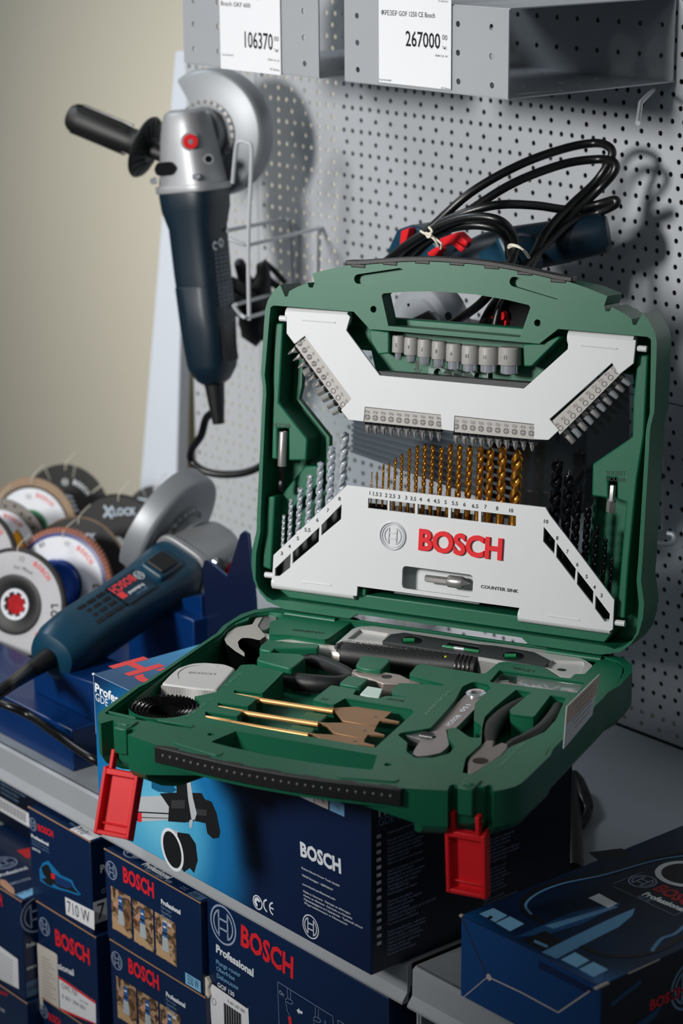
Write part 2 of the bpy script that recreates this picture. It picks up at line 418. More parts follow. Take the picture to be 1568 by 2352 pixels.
# ------------------------------------------------------------------ pegboard
def pegmesh(name, x0, x1, z0, z1, label, ox=-.2077):
    px_, pz, r_, K = .01432, .0123, .0026, 12; th = .0012
    V = []; Fc = []
    rows = []
    k0 = math.floor((z0-.589)/pz)-1
    zz = z0
    k = k0
    while True:
        zc = .589+pz*k; lo = max(z0, zc-pz/2); hi = min(z1, zc+pz/2)
        if lo >= z1: break
        if hi > lo+1e-5:
            dense = (k % 2 == 0); sp = px_ if dense else px_*5/3
            full = (zc-r_-.0006 > lo and zc+r_+.0006 < hi)
            n0 = math.floor((x0-ox)/sp)-1; x = x0; n = n0
            while True:
                xc = ox+sp*n; a = max(x0, xc-sp/2); c = min(x1, xc+sp/2); n += 1
                if a >= x1: break
                if c <= a+1e-6: continue
                if full and xc-r_-.0006 > a and xc+r_+.0006 < c:
                    b = len(V)
                    for q in range(K):
                        t = 2*math.pi*q/K+math.pi/K*0; cx, sy = math.cos(t), math.sin(t)
                        m_ = min(((c-xc) if cx > 0 else (xc-a))/max(abs(cx), 1e-9), ((hi-zc) if sy > 0 else (zc-lo))/max(abs(sy), 1e-9))
                        V.append((xc+cx*m_, 0, zc+sy*m_)); V.append((xc+cx*r_, 0, zc+sy*r_)); V.append((xc+cx*r_, th, zc+sy*r_))
                    # true corners
                    for q, (X, Z_) in enumerate(((c, hi), (a, hi), (a, lo), (c, lo))): V.append((X, 0, Z_))
                    ang = [math.atan2(V[b+3*q][2]-zc, V[b+3*q][0]-xc) % (2*math.pi) for q in range(K)]
                    ca = [math.atan2(Z_-zc, X-xc) % (2*math.pi) for X, Z_ in ((c, hi), (a, hi), (a, lo), (c, lo))]
                    for q in range(K):
                        q2 = (q+1) % K; A0 = ang[q]; A1 = ang[q2] if q2 else 2*math.pi
                        cc = [b+3*K+w for w in range(4) if A0+1e-9 < ca[w] < A1-1e-9]
                        Fc.append([b+3*q]+cc+[b+3*q2, b+3*q2+1, b+3*q+1])
                        Fc.append([b+3*q+1, b+3*q2+1, b+3*q2+2, b+3*q+2])
                else:
                    b = len(V); V += [(a, 0, lo), (c, 0, lo), (c, 0, hi), (a, 0, hi)]; Fc.append([b, b+1, b+2, b+3])
        k += 1
    b = len(V); e = .012      # folded edges
    for (p, q) in (((x0, z0), (x1, z0)), ((x1, z0), (x1, z1)), ((x1, z1), (x0, z1)), ((x0, z1), (x0, z0))):
        b = len(V); V += [(p[0], 0, p[1]), (q[0], 0, q[1]), (q[0], e, q[1]), (p[0], e, p[1])]; Fc.append([b, b+1, b+2, b+3])
    me = bpy.data.meshes.new(name); me.from_pydata(V, [], Fc); me.materials.append(PEG); me.validate()
    o = bpy.data.objects.new(name, me); C.objects.link(o); return tag(o, label, 'pegboard panel')
XE = onY(425, 130, 0).x; XS = onY(587, 200, 0).x
pegmesh('pegboard_panel', XS+.0006, .42, .3472, .86, 'upper perforated grey metal panel behind the grinder, the saw and the price cards')
pegmesh('pegboard_panel', XS+.0006, .42, .002, .3458, 'lower perforated grey metal panel right above the shelf, beneath a thin seam')
pegmesh('pegboard_panel', XE, XS-.0006, .002, .86, 'narrow perforated metal strip at the far left edge of the display wall', ox=XE+.0215)
b = newmb(); b.box((0, 0, 0), (1130, 3, 855), mat('hole_shade', (34, 38, 42), .8)); ob = b.build('hole_shade_sheet'); ob.location = (-.155, .045, .43); tag(ob, 'added dark sheet standing in for shade behind the pegboard holes, right of the grinder', 'backing sheet')  # added dark sheet, stands in for the unlit gap behind the holes
# pale blue-grey board leaning past the left edge of the pegboard
P = [onY(402, 118, .06), onY(430, 118, .06), onY(404, 1160, .06), onY(318, 1160, .06)]
b = newmb(); b.prism([(q.x*1000, q.z*1000) for q in P], -18, 0, mat('pale_blue_board', (196, 203, 214), .4, var=.04, scale=5), T=MM@FY(.06))
q0 = [onY(374, 118, .06), onY(392, 1160, .06)]
tag(b.build('leaning_board', None, None, 1.5), 'pale blue-grey narrow board leaning beside the left edge of the pegboard', 'board')
P = [onY(404, 560, .10), onY(436, 560, .10), onY(436, 1240, .10), onY(400, 1240, .10)]
b = newmb(); b.prism([(q.x*1000, q.z*1000) for q in P], -20, 0, mat('yellowish_post', (188, 178, 150), .6), T=MM@FY(.10))
tag(b.build('wall_post', None, None, 1), 'beige vertical post between the leaning board and the pegboard edge', 'post')

# ------------------------------------------------------------------ shelves
def shelf(name, x0, x1, label, zt=0, y0=-.5, cat='shelf'):
    t = thing(name, label, cat, ((x0+x1)/2, y0, zt)); L = (x1-x0)*1000
    b = newmb(); b.prism(rrect(-L/2, 0, L/2, -y0*1000-2, 1, 1), -2, 0, SHELFM); 
    b.box((0, 1, -11), (L, 2, 22), SHELFM)
    part(b, 'shelf_deck', t, bevel=1.2)
    b = newmb(); b.prism([(0, -1), (-3, -3), (-3.5, -26), (-9, -33), (-9, -35), (-2, -35), (-2, -28), (0, -26)], -L/2, L/2, GALV, T=MM@Matrix(((0, 0, 1, 0), (1, 0, 0, 0), (0, 1, 0, 0), (0, 0, 0, 1))))
    part(b, 'price_rail', t)
    return t
shelf('metal_shelf', -1.25, .0035, 'long grey metal shelf carrying the grinder stand and the carton under the tool case')
shelf('metal_shelf', .0095, .85, 'grey metal shelf section at lower right under the flat jigsaw carton')
for k, (x, lb) in enumerate(((.0065, 'thin grey shelf upright showing in the gap between the two shelf sections'),)):
    b = newmb(); b.box((0, 0, 0), (2.0, 34, 150), GALV); b.box((0, -14, -20), (5.6, 3, 110), GALV)
    o = b.build('shelf_upright'); o.location = (x, -.478, -.080); tag(o, lb, 'shelf upright')
shelf('metal_shelf', -1.25, .85, 'lower metal shelf beneath the stacked cartons, below the frame edge', zt=-.375, y0=-.66)
slab('wall_lower', (-.2, .02, -.5), (2.2, .01, .99), mat('dark_back_panel', (70, 76, 82), .5, .2))

# ------------------------------------------------------------------ perforated bracket boxes with price cards
def bracket(x0, x1, label, pxs):
    y, z0, z1 = -.214, .651, .726
    t = thing('display_bracket', label, 'bracket', (x0, y, z0)); L = (x1-x0)*1000; H = 75; Dp = 212
    cv = wY(y); hs = []
    for p in pxs:
        a = cv(*p); u, v = a[0]-x0*1000, a[1]-z0*1000
        if 4 < u < L-4 and 4 < v < H-4: hs.append(circ(u, v, 2.7, 16))
    b = newmb(); b.prism([(0, 0), (L, 0), (L, H), (0, H)], 0, 1.4, GALV, T=MM@FY(0), holes=hs); part(b, 'front_panel', t)
    hz = lambda T_: T_
    b = newmb(); hb = [circ(u, v, 2.4, 12) for u in [12+k*24 for k in range(int(L/24))] for v in (30, 78, 126, 174) if u < L-8]
    b.prism([(0, 0), (L, 0), (L, Dp), (0, Dp)], -1.2, 0, GALV, holes=hb, T=MM); b.box((L/2, .2, 1.5), (L, 1.2, 5), GALV); part(b, 'bottom_panel', t)
    b = newmb(); b.prism([(0, 0), (L, 0), (L, Dp), (0, Dp)], H, H+1.2, GALV, T=MM); part(b, 'top_panel', t)
    b = newmb(); b.prism([(0, 0), (L, 0), (L, H), (0, H)], 0, 1.2, GALV, T=MM@FY(0)@Matrix.Translation((0, 0, -Dp+2)), holes=[circ(u, v, 2.6, 12) for u in [14+k*27 for k in range(int(L/27))] for v in (22, 50) if u < L-8]); part(b, 'back_panel', t)
    return t
bracket(onY(425, 129, -.214).x, onY(735, 173, -.214).x, 'left perforated metal box bracket behind the 106370 price card',
        [(447, 2), (447, 55), (448, 112), (502, 5), (503, 61), (504, 118), (699, 25), (700, 86), (702, 146)])
bracket(onY(794, 180, -.214).x, -.19, 'right perforated metal box bracket with an open dark end, behind the 267000 price card',
        [(822, 36), (823, 98), (824, 160), (1054, 55), (1054, 121), (1055, 187), (1131, 62), (1131, 129), (1132, 196)])
def card(pxq, label, texts):
    y = -.2165; cv = wY(y); a = cv(*pxq[0]); c = cv(*pxq[1]); x0, x1 = a[0], c[0]; z0 = (a[1]+c[1])/2; 
    t = thing('price_card', label, 'price card', (x0/1000, y, z0/1000))
    W_, H_ = x1-x0, 118
    b = newmb(); b.prism(rrect(0, 0, W_, H_, 1.2), 0, .6, PAPER, T=MM@FY(0)); part(b, 'card', t)
    b = newmb(); q = lambda p, r_: (cv(p, r_)[0]-x0, cv(p, r_)[1]-z0)
    for s, p0, p1, h, mt, bo in texts: fitpx(b, q, s, p0, p1, h, mt, .75, bo, T=MM@FY(0))
    part(b, 'print', t, label='printed price and product text')
    b = newmb(); b.prism(rrect(-1.2, -1.5, W_+1.2, H_, 1.5), .62, .95, CLEARS, T=MM@FY(0)); part(b, 'clear_sleeve', t)
    b = newmb(); b.box((W_/2, -2.5, 119), (W_, 8, 3), PAPER); part(b, 'hanging_clip', t)
card(((508, 158), (646, 172)), 'white price card reading 106370, upper left, hung on the left bracket',
     [('Bosch GKF 600', (508, 12), (576, 18), 10, INK, .005), ('Дрель Bosch', (508, -8), (600, 0), 10, INK, 0), ('106370', (559, 108), (628, 115), 36, INK, .012), ('00', (630, 94), (641, 95), 11, INK, 0), ('тңг', (630, 118), (642, 120), 8, INKG, 0), ('Цена за: шт', (616, 138), (643, 142), 5, INKG, 0), ('ИП Вельд', (621, 161), (643, 164), 5, INKG, 0), ('Код: 06016010', (511, 127), (537, 129), 4, INKG, 0)])
card(((871, 188), (1036, 207)), 'white price card reading 267000, hung on the right bracket above the tool case',
     [('ФРЕЗЕР GOF 1250 CE Bosch', (876, 34), (1000, 41), 11, INK, .008), ('267000', (932, 105), (1012, 112), 34, INK, .012), ('00', (1016, 91), (1028, 93), 12, INK, 0), ('тңг.', (1016, 112), (1029, 114), 8, INKG, 0), ('Цена за: шт', (1000, 129), (1030, 132), 5, INK, 0), ('Код: 060162600K', (872, 184), (900, 187), 4, INKG, 0), ('ИП Вельд', (1014, 204), (1034, 206), 4, INKG, 0), ('01.08.2023', (1008, 4), (1030, 6), 4, INKG, 0)])
b = newmb(); b.tube([(0, 0, 0), (40, -60, -4), (120, -150, -8)], 2.2, WIRE, 8)
o = b.build('wire_hook'); o.location = onY(1500, 206, -.02); tag(o, 'plain grey wire hook poking out under the right end of the right bracket', 'hook')
# ------------------------------------------------------------------ tool case
LR = rigid(LM); BR = rigid(BM)
case = thing('tool_case', 'open green plastic tool case with red latches, standing open on the navy carton', 'tool case', M=BR)
mir = lambda pts: [(-x, y) for x, y in reversed(pts)]
hl = LP([(640, 1393), (613, 1381), (596, 1361), (582, 1332), (577, 1298), (578, 1265), (589, 1219), (590, 1179), (596, 1051), (601, 941), (603, 908), (603, 887), (599, 858), (606, 746), (609, 709), (615, 689), (630, 666), (643, 654),
         (654, 681), (660, 681), (664, 669), (682, 659), (706, 650), (709.5, 660), (718, 661), (722, 650), (717.5, 628), (760, 617), (812, 607), (842, 604), (891, 600), (950, 597), (1000, 597)])
hl = [(x, y) for x, y in hl]
half_out = [(-85, 3.4), (-150, 3.4)] + hl[1:]          # along the left side, hinge to top centre
notchL = [(-72, 8.5), (-78, 8.5)]
OUT = notchL + half_out + mir(half_out) + mir(notchL)   # clockwise seen from the viewer
hi = LP([(641.6, 1383), (626, 1379), (611, 1370), (593, 1349), (586.8, 1331), (586.8, 1305), (588, 1270), (597.5, 1222), (598.5, 1179), (604, 1051), (609, 941), (611, 908), (610.5, 887), (607.5, 862), (613.8, 782), (618, 735), (621, 706), (628, 701.5), (812, 716), (848.5, 755.7), (891.6, 759.5), (970, 767)])
hi[0] = (hi[0][0], 11.5)
INN = hi + mir(hi)
hh = LP([(891.5, 748.7), (876, 679), (880, 674), (930, 670), (1000, 669)]); hh.insert(0, (-40, hh[0][1]))
HOLE = hh + mir(hh)
def slotp(p0, p1, r_, cv=LP):      # stadium between two local points
    d = Vector((p1[0]-p0[0], p1[1]-p0[1])).normalized(); a = math.degrees(math.atan2(d.y, d.x))
    return circ(p1[0], p1[1], r_, 8, a-90, a+90)+circ(p0[0], p0[1], r_, 8, a+90, a+270)
gl = LP([(823, 641), (917, 627)]); GRO = [slotp(gl[0], gl[1], 4.2), slotp((-gl[0][0], gl[0][1]), (-gl[1][0], gl[1][1]), 4.2)]
DIM = [circ(-75.7, 280.7, 3, 14), circ(75.7, 280.7, 3, 14)]
flip = lambda pts: [(x, -y) for x, y in pts]
BO = [(-72, -9.5), (-78, -9.5), (-85, -14), (-150, -14), (-168, -9), (-179, 3), (-184.5, 19)] + half_out[5:]
BOUT = BO + mir(BO)
hb_ = [(-146, -7.5), (-165, -1), (-174.5, 10), (-178.5, 24)] + hi[5:]
BINN = hb_ + mir(hb_)
def shell(name, f, M, depth, OUT=OUT, INN=INN):
    b = newmb(); b.prism(f(OUT), -depth, 0, GREEN, holes=[f(INN), f(HOLE)]+[f(g) for g in GRO]+[f(g) for g in DIM])
    for g in GRO: b.prism(f(g), -depth+20, -6.5, GREEN)
    for g in DIM: b.prism(f(g), -depth, -6, BLK)
    for v in b.v:
        if abs(v.x) < .116 and abs(v.y) > .240 and v.z < -.015: v.z = -.0165
    return part(b, name, case, M, bevel=1.6, seg=3)
def thin(b, d):
    for v in b.v:
        if abs(v.x) < .116 and abs(v.y) > .240: v.z += .001*d
lid = shell('lid_shell', lambda p: p, LR, 38)
# lid back wall with a clear window
wl = LP([(700, 785), (689, 830), (687, 880), (680, 912), (752, 1002), (752, 1290)], -34)
WIN = wl + mir(wl)
b = newmb(); b.prism(OUT, -41, -38.02, GREEN, holes=[WIN, HOLE]); thin(b, 21); part(b, 'lid_back', case, LR)
b = newmb()
inn2 = [(x*.975, 150+(y-150)*.975) for x, y in WIN]
b.prism(WIN, -37.9, -31, GREEN, holes=[inn2]); part(b, 'window_frame', case, LR, bevel=1)
b = newmb(); b.prism(WIN, -40.6, -39.4, PANE); part(b, 'clear_window', case, LR, label='clear plastic window in the lid')
# raised green features inside the lid
b = newmb(); Hb = -9
b.prism(LP([(629, 742), (650, 742), (640, 925), (706, 1008), (703, 1058), (662, 1058), (662, 984), (637, 984), (637, 1056), (623, 1054)], Hb), -37.9, Hb, GREEN)
b.prism(LP([(612, 1140), (631, 1140), (622, 1310), (601, 1302)], Hb), -37.9, Hb, GREEN)
b.prism(LP([(634, 1150), (700, 1070), (735, 1070), (735, 1110), (648, 1190), (632, 1230)], -26), -37.9, -26, GREEN)
part(b, 'holder_block', case, LR, bevel=1.6)
b = newmb()
b.prism(LP([(1464, 816), (1488, 816), (1479, 1000), (1463, 1100), (1444, 1290), (1435, 1422), (1415, 1419), (1425, 1300), (1437, 1154), (1416, 1147), (1416, 1098), (1397, 1097), (1397, 1145), (1358, 1139), (1360, 1066), (1451, 1004), (1453, 918)], Hb), -37.9, Hb, GREEN)
part(b, 'socket_holder_block', case, LR, bevel=1.6)
b = newmb(); q = LP([(618, 1353), (1412, 1465)], -10)
b.prism([(-150, 12), (150, 12), (q[1][0], 25), (q[0][0], 25)], -37.9, -9, GREEN); b.box((-100, 27, -14), (52, 7, 12), GREEN)
part(b, 'lower_ledge', case, LR, bevel=1.2)
b = newmb(); b.prism(LP([(820, 725), (1290, 760), (1300, 800), (1230, 880), (1190, 915), (870, 890), (850, 800)], -24), -37.9, -24, GREEN)
b.prism(LP([(846, 757), (893, 762), (893, 812), (868, 814), (851, 785)], -5), -25, -5, GREEN)
b.prism(LP([(1200, 790), (1238, 789), (1282, 772), (1287, 776), (1221, 842), (1202, 842)], -5), -25, -5, GREEN)
part(b, 'socket_tray', case, LR, bevel=1.6)
# embossed words: flat letters, the relief's shade painted in darker green
def emb(mb, s, p0, p1, h, mt, zz, cv): fitpx(mb, cv, s, p0, p1, h, mt, zz, .01)
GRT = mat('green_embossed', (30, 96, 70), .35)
cvL = lambda h: (lambda a, c: LP([(a, c)], h)[0])
cvB = lambda h: (lambda a, c: BP([(a, c)], h)[0])
b = newmb(); emb(b, 'HOLDER', (627, 980), (668, 983), 9, mat('green_emboss_shade', (8, 40, 28), .5), Hb+.25, cvL(Hb))
D2 = MATS['green_emboss_shade']
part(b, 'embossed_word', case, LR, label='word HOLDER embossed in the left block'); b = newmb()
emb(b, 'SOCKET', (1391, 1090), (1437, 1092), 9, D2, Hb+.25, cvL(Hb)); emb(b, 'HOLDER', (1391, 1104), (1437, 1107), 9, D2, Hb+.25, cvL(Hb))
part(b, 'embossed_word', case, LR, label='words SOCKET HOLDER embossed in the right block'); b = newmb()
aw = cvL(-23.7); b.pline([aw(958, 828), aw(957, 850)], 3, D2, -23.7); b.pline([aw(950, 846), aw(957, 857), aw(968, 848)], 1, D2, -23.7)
part(b, 'embossed_arrow', case, LR)
b = newmb(); pr_ = LP([(984, 843), (1121, 855), (1119, 889), (985, 876)], -19)
RG = mat('frosted_green_grey', (120, 142, 134), .25, var=.2, scale=300)
x0, x1 = pr_[0][0], pr_[1][0]; y0, y1 = pr_[3][1]-6, pr_[0][1]
b.prism([(x0, y0), (x1, y0), (x1, y1), (x0, y1)], -24, -19, RG, holes=[circ(x0+4+k*(x1-x0-8)/6, pr_[3][1]+2, 2.8, 12) for k in range(7)]+[circ(x0+9+k*(x1-x0-18)/4, y1-4.5, 4, 12) for k in range(5)])
part(b, 'socket_rail', case, LR, bevel=.5, label='frosted grey rail with round holes')

# light grey plates
HP = -1.6
up = LP([(664, 713.5), (798, 722), (804, 728), (795, 759), (871.7, 862.4), (1202.5, 892.6), (1303, 802), (1305, 769), (1460, 781), (1454.5, 835), (1421, 861),
         (1404.8, 834), (1261.5, 963), (1283.8, 988), (1259, 1011), (1226, 1009.4), (1226, 974.5), (1043.5, 955.3), (1042, 991), (1013, 986.5), (1012, 953), (838, 934.7), (835, 968.5), (800, 964.5), (782, 942), (807, 916.5), (699.3, 772), (676, 790.5), (657.5, 765.6), (658, 722)], HP)
b = newmb(); b.prism(up, -4.2, HP, LGREY)
for pa, pb in (((660, 721.5), (803, 730.5)), ((1306, 774.5), (1459.5, 785.5))):
    a, c = LP([pa, pb], -8); b.tube([(a[0]+.3, a[1], -8), (c[0]-.3, c[1], -8)], 6.4, LGREY, 20)
b.prism(LP([(845, 850), (1230, 880), (1215, 940), (850, 925)], -5), -16, -4.3, DGREY)
upper = part(b, 'upper_bit_plate', case, LR, bevel=.5, label='light grey W-shaped plate')
b = newmb()
for p0, p1 in (((694, 735), (770, 741)), ((1333, 793), (1417, 801))):
    a, c = LP([p0, p1], HP); b.tube([(a[0], a[1], HP-.2), (c[0], c[1], HP-.2)], .9, LGREY, 8)
WMX[upper.name] = LR; part(b, 'stiffening_rib', upper)
def quad(p, f0, f1, g0, g1):       # sub-parallelogram of p=[TL,TR,BR,BL]
    P = [Vector((a, c)) for a, c in p]
    L_ = lambda u, v: tuple((P[0]*(1-u)+P[1]*u)*(1-v)+(P[3]*(1-u)+P[2]*u)*v)
    return [L_(f0, g0), L_(f1, g0), L_(f1, g1), L_(f0, g1)]
low = LP([(628, 1275), (797, 1114.4), (1252, 1165.8), (1262, 1183), (1320, 1258), (1409.8, 1378), (1406.4, 1446), (1400, 1449), (1192, 1420), (1192.5, 1396.3), (820.3, 1346.6), (818.7, 1369), (640, 1345), (629, 1338), (625, 1326)], HP)
gk = lambda pts: cr(840, 980, 4.126, pts)
holes = []
topl = lambda x: 676+(845-676)/(1422-22)*(x-22); botl = lambda x: 772+(945-772)/(1422-22)*(x-22)
for a, c in ((22, 206), (224, 466), (490, 780), (805, 1066), (1092, 1422)):
    holes.append(LP(gk([(a, topl(a)), (c, topl(c)), (c-2, botl(c)), (a-2, botl(a))]), HP))
c5 = lambda pts: cr(560, 1000, 3.0154, pts); c6 = lambda pts: cr(1040, 1000, 3.0154, pts)
for p in ([(215, 922), (325, 817), (320, 915), (245, 975), (214, 975)], [(337, 808), (522, 635), (518, 735), (335, 890)], [(537, 620), (677, 475), (672, 580), (535, 695)]): holes.append(LP(c5(p), HP))
for p in ([(628, 632), (706, 728), (700, 822), (624, 735)], [(718, 745), (850, 925), (842, 1010), (714, 842)], [(862, 938), (972, 1080), (968, 1172), (857, 1030)], [(986, 1105), (1086, 1238), (1080, 1290), (1050, 1290), (983, 1200)]): holes.append(LP(c6(p), HP))
cs = roundc(LP([(924, 1299), (1087, 1321), (1084, 1373), (922, 1351)], HP), 4); holes.append(cs)
b = newmb(); b.prism(low, -4.2, HP, LGREY, holes=holes)
for pa, pb in (((629, 1336), (818, 1361)), ((1193, 1411), (1405.5, 1440))):
    a, c = LP([pa, pb], -8); b.tube([(a[0]+.3, a[1], -8), (c[0]-.3, c[1], -8)], 6.4, LGREY, 20)
b.prism([(x, y) for x, y in LP([(905, 1290), (1105, 1315), (1100, 1388), (905, 1362)], -18)], -20, -18, LGREY)
b.prism(LP([(640, 1290), (797, 1150), (1245, 1200), (1390, 1385), (1380, 1420), (650, 1325)], -24), -26, -24, DGREY, holes=[LP([(905, 1290), (1105, 1315), (1100, 1388), (905, 1362)], -18)])
lower = part(b, 'lower_drill_plate', case, LR, bevel=.5, label='light grey trapezoid plate with size marks')
b = newmb()
for p0, p1 in (((694, 1336), (760, 1344)), ((1257, 1413), (1330, 1424))):
    a, c = LP([p0, p1], HP); b.tube([(a[0], a[1], HP-.2), (c[0], c[1], HP-.2)], .9, LGREY, 8)
part(b, 'stiffening_rib', lower)
b = newmb(); cv = cvL(HP)
for s, a0, a1, y in (('1', 27, 40, 645), ('1.5', 58, 115, 651), ('2', 128, 150, 659), ('2', 180, 203, 666), ('2.5', 220, 278, 671), ('3', 300, 323, 681), ('3', 368, 390, 689), ('3.5', 418, 475, 696), ('4', 505, 530, 705), ('4', 578, 603, 713), ('4.5', 640, 700, 720), ('5', 742, 765, 731), ('5.5', 812, 872, 740), ('6', 920, 945, 753), ('6.5', 1002, 1065, 766), ('7', 1120, 1143, 776), ('8', 1230, 1253, 790), ('10', 1348, 1395, 808)):
    p = gk([(a0, y), (a1, y+(a1-a0)*.12)]); fitpx(b, cv, s, p[0], p[1], 8.6, INK, HP+.25, .02)
for s, a0, a1, y in (('3', 252, 270, 828), ('4', 306, 324, 780), ('5', 364, 381, 724), ('5.5', 418, 460, 664), ('6', 499, 516, 597), ('7', 573, 588, 530), ('8', 652, 670, 450)):
    p = c5([(a0, y), (a1, y+(a1-a0)*.13)]); fitpx(b, cv, s, p[0], p[1], 8.2, INK, HP+.25, .02)
for s, a0, a1, y in (('10', 622, 659, 606), ('8', 712, 729, 722), ('7', 783, 799, 816), ('6', 851, 868, 905), ('5', 916, 932, 989), ('4', 970, 987, 1062), ('3', 1017, 1035, 1120)):
    p = c6([(a0, y), (a1, y+(a1-a0)*.13)]); fitpx(b, cv, s, p[0], p[1], 8.4, INK, HP+.25, .02)
p = c6([(192, 1056), (453, 1091)]); fitpx(b, cv, 'COUNTER SINK', p[0], p[1], 7, INK, HP+.25, .03)
part(b, 'size_marks', lower, label='black printed drill sizes and COUNTER SINK')
def solid_text(mb, s, A, B, cap, mt, z, ext, bold):
    cu = bpy.data.curves.new('t', 'FONT'); cu.body = s; cu.size = 1; cu.resolution_u = 4; cu.offset = bold; cu.extrude = ext; cu.bevel_depth = .006
    o = bpy.data.objects.new('t', cu); me = bpy.data.meshes.new_from_object(o); V = [v.co.copy() for v in me.vertices]; Fs = [tuple(p.vertices) for p in me.polygons]
    bpy.data.objects.remove(o); bpy.data.meshes.remove(me)
    x0 = min(v.x for v in V); w_ = max(v.x for v in V)-x0; size = cap/CAPH; sx = math.hypot(B[0]-A[0], B[1]-A[1])/(w_*size); r_ = math.atan2(B[1]-A[1], B[0]-A[0])
    out = []
    for v in V:
        a, c = (v.x-x0)*size*sx, v.y*size; out.append((A[0]+a*math.cos(r_)-c*math.sin(r_), A[1]+a*math.sin(r_)+c*math.cos(r_), z+v.z*size))
    mb.add(out, Fs, mt)
b = newmb(); p = LP([(962, 1260.3), (1153.5, 1284.5), (962, 1219)], HP)
solid_text(b, 'BOSCH', p[0], p[1], 17.2, RED, HP+.9, .05, .03)
part(b, 'raised_red_lettering', lower, label='raised red letters BOSCH')
b = newmb(); e = LP([(901.6, 1230.5)], HP)[0]
b.lathe([(11.4, 0), (11.4, 1), (11.8, 1.4), (12.4, 1.4), (12.8, 1), (12.8, 0)], mat('silver_emblem', (206, 208, 212), .3, .3), MM@Matrix.Translation((e[0], e[1], HP)), 40, cap=False)
b.emblem(e[0], e[1], 10.9, MATS['silver_emblem'], HP+.9)
part(b, 'round_emblem', lower, label='round silver emblem')
# hinge pins of the plates
for p0, p1 in (((642.5, 731), (662, 732.3)), ((1464, 800), (1486, 801.8)), ((609, 1319.7), (630, 1322)), ((1412, 1429.5), (1435.5, 1432.5))):
    a, c = LP([p0, p1], -6); b = newmb(); b.tube([(a[0], a[1], -6), (c[0], c[1], -6)], 2.7, LGREY, 16); part(b, 'plate_pin', case, LR, bevel=.4)
# bit rails
def rail(px, c0, c1, words, rot, toff, kind, label):
    """px: TL,TR,BR,BL corners; c0,c1 first/last symbol centre; words n; rot text angle; toff word offset (mm)"""
    Hr = -2.4; P = LP(px, Hr); b = newmb(); b.prism(P, -10.5, Hr, RAIL); r_ = part(b, 'bit_rail', upper, bevel=.3, label=label)
    A = Vector(LP([c0], Hr)[0]); B_ = Vector(LP([c1], Hr)[0]); n = len(words); m = newmb(); d = (B_-A).normalized(); nn = Vector((-d.y, d.x))
    for i, wd in enumerate(words):
        c = A.lerp(B_, i/(n-1)); z = Hr+.2
        kd = kind if isinstance(kind, str) else kind[i]
        if kd in ('hex', 'torx'): m.ring(c.x, c.y, 1.75, 2.45, INKG, z, n=20)
        else:
            m.ring(c.x, c.y, 0, 2.6, INKG, z, n=20)
            q = [0] if kd == 'flat' else [0, 90]
            base = math.degrees(math.atan2(d.y, d.x))+(0 if kd != 'flat' else 62)
            for a in q:
                v = Vector((math.cos(R(a+base)), math.sin(R(a+base))))*2.0; m.line(tuple(c-v), tuple(c+v), .62, RAIL, z+.12)
        t = c+nn*toff
        w_ = max(v[0] for v in glyphs(wd)[0]); sz = 3.5; dr = Vector((math.cos(rot), math.sin(rot))); s0 = t-dr*w_*sz*.38-Vector((-dr.y, dr.x))*sz*CAPH*.5
        m.text(wd, s0.x, s0.y, sz, INKG, None, 0, .76, rot, z)
    WMX[r_.name] = LR; return r_, m
# symbols are printed on the rail, so they join the upper plate's own print
prints = newmb()
def rail2(*a):
    r_, m = rail(*a); o = m; b0 = len(prints.v); prints.v += m.v
    for f, mi, sm in zip(m.f, m.m, m.sm): prints.f.append([b0+k for k in f]); prints.m.append(prints.mi(m.mats[mi])); prints.sm.append(sm)
rail2([(838.6, 936), (1014, 953.8), (1013, 986.8), (836, 968.6)], (843.5, 958), (1007.7, 973.6), ['PH3', 'PH3', 'PH3', 'PH2', 'PH2', 'PH2', 'PH1', 'PH1', 'PH0', 'PH0'], math.pi-R(4), 4.9, 'cross', 'bit rail marked PH')
rail2([(1044, 956.5), (1228, 976), (1227, 1010), (1043.5, 992.5)], (1047.3, 979.5), (1220, 995.4), ['PZ3', 'PZ3', 'PZ3', 'PZ2', 'PZ2', 'PZ2', 'PZ1', 'PZ1', 'PZ0', 'PZ0'], math.pi-R(4), 4.9, 'cross', 'bit rail marked PZ')
rail2([(702, 774), (810, 919), (787, 942.5), (677, 793)], (688.3, 788.8), (787.2, 929), ['S8', 'S7', 'S6', 'S6', 'S5', 'S4', 'H6', 'H5', 'H4', 'H3'], R(122), 4.9, ['flat']*6+['hex']*4, 'slanted left bit rail marked S and H')
rail2([(1268, 966), (1408, 838.5), (1425, 859), (1285, 999)], (1287, 983.5), (1416.4, 852.5), ['T40', 'T30', 'T25', 'T25', 'T20', 'T20', 'T15', 'T15', 'T10', 'T10'], math.pi+R(40), 4.6, 'torx', 'slanted right bit rail marked T')
part(prints, 'rail_symbols', upper, label='printed bit symbols and sizes')
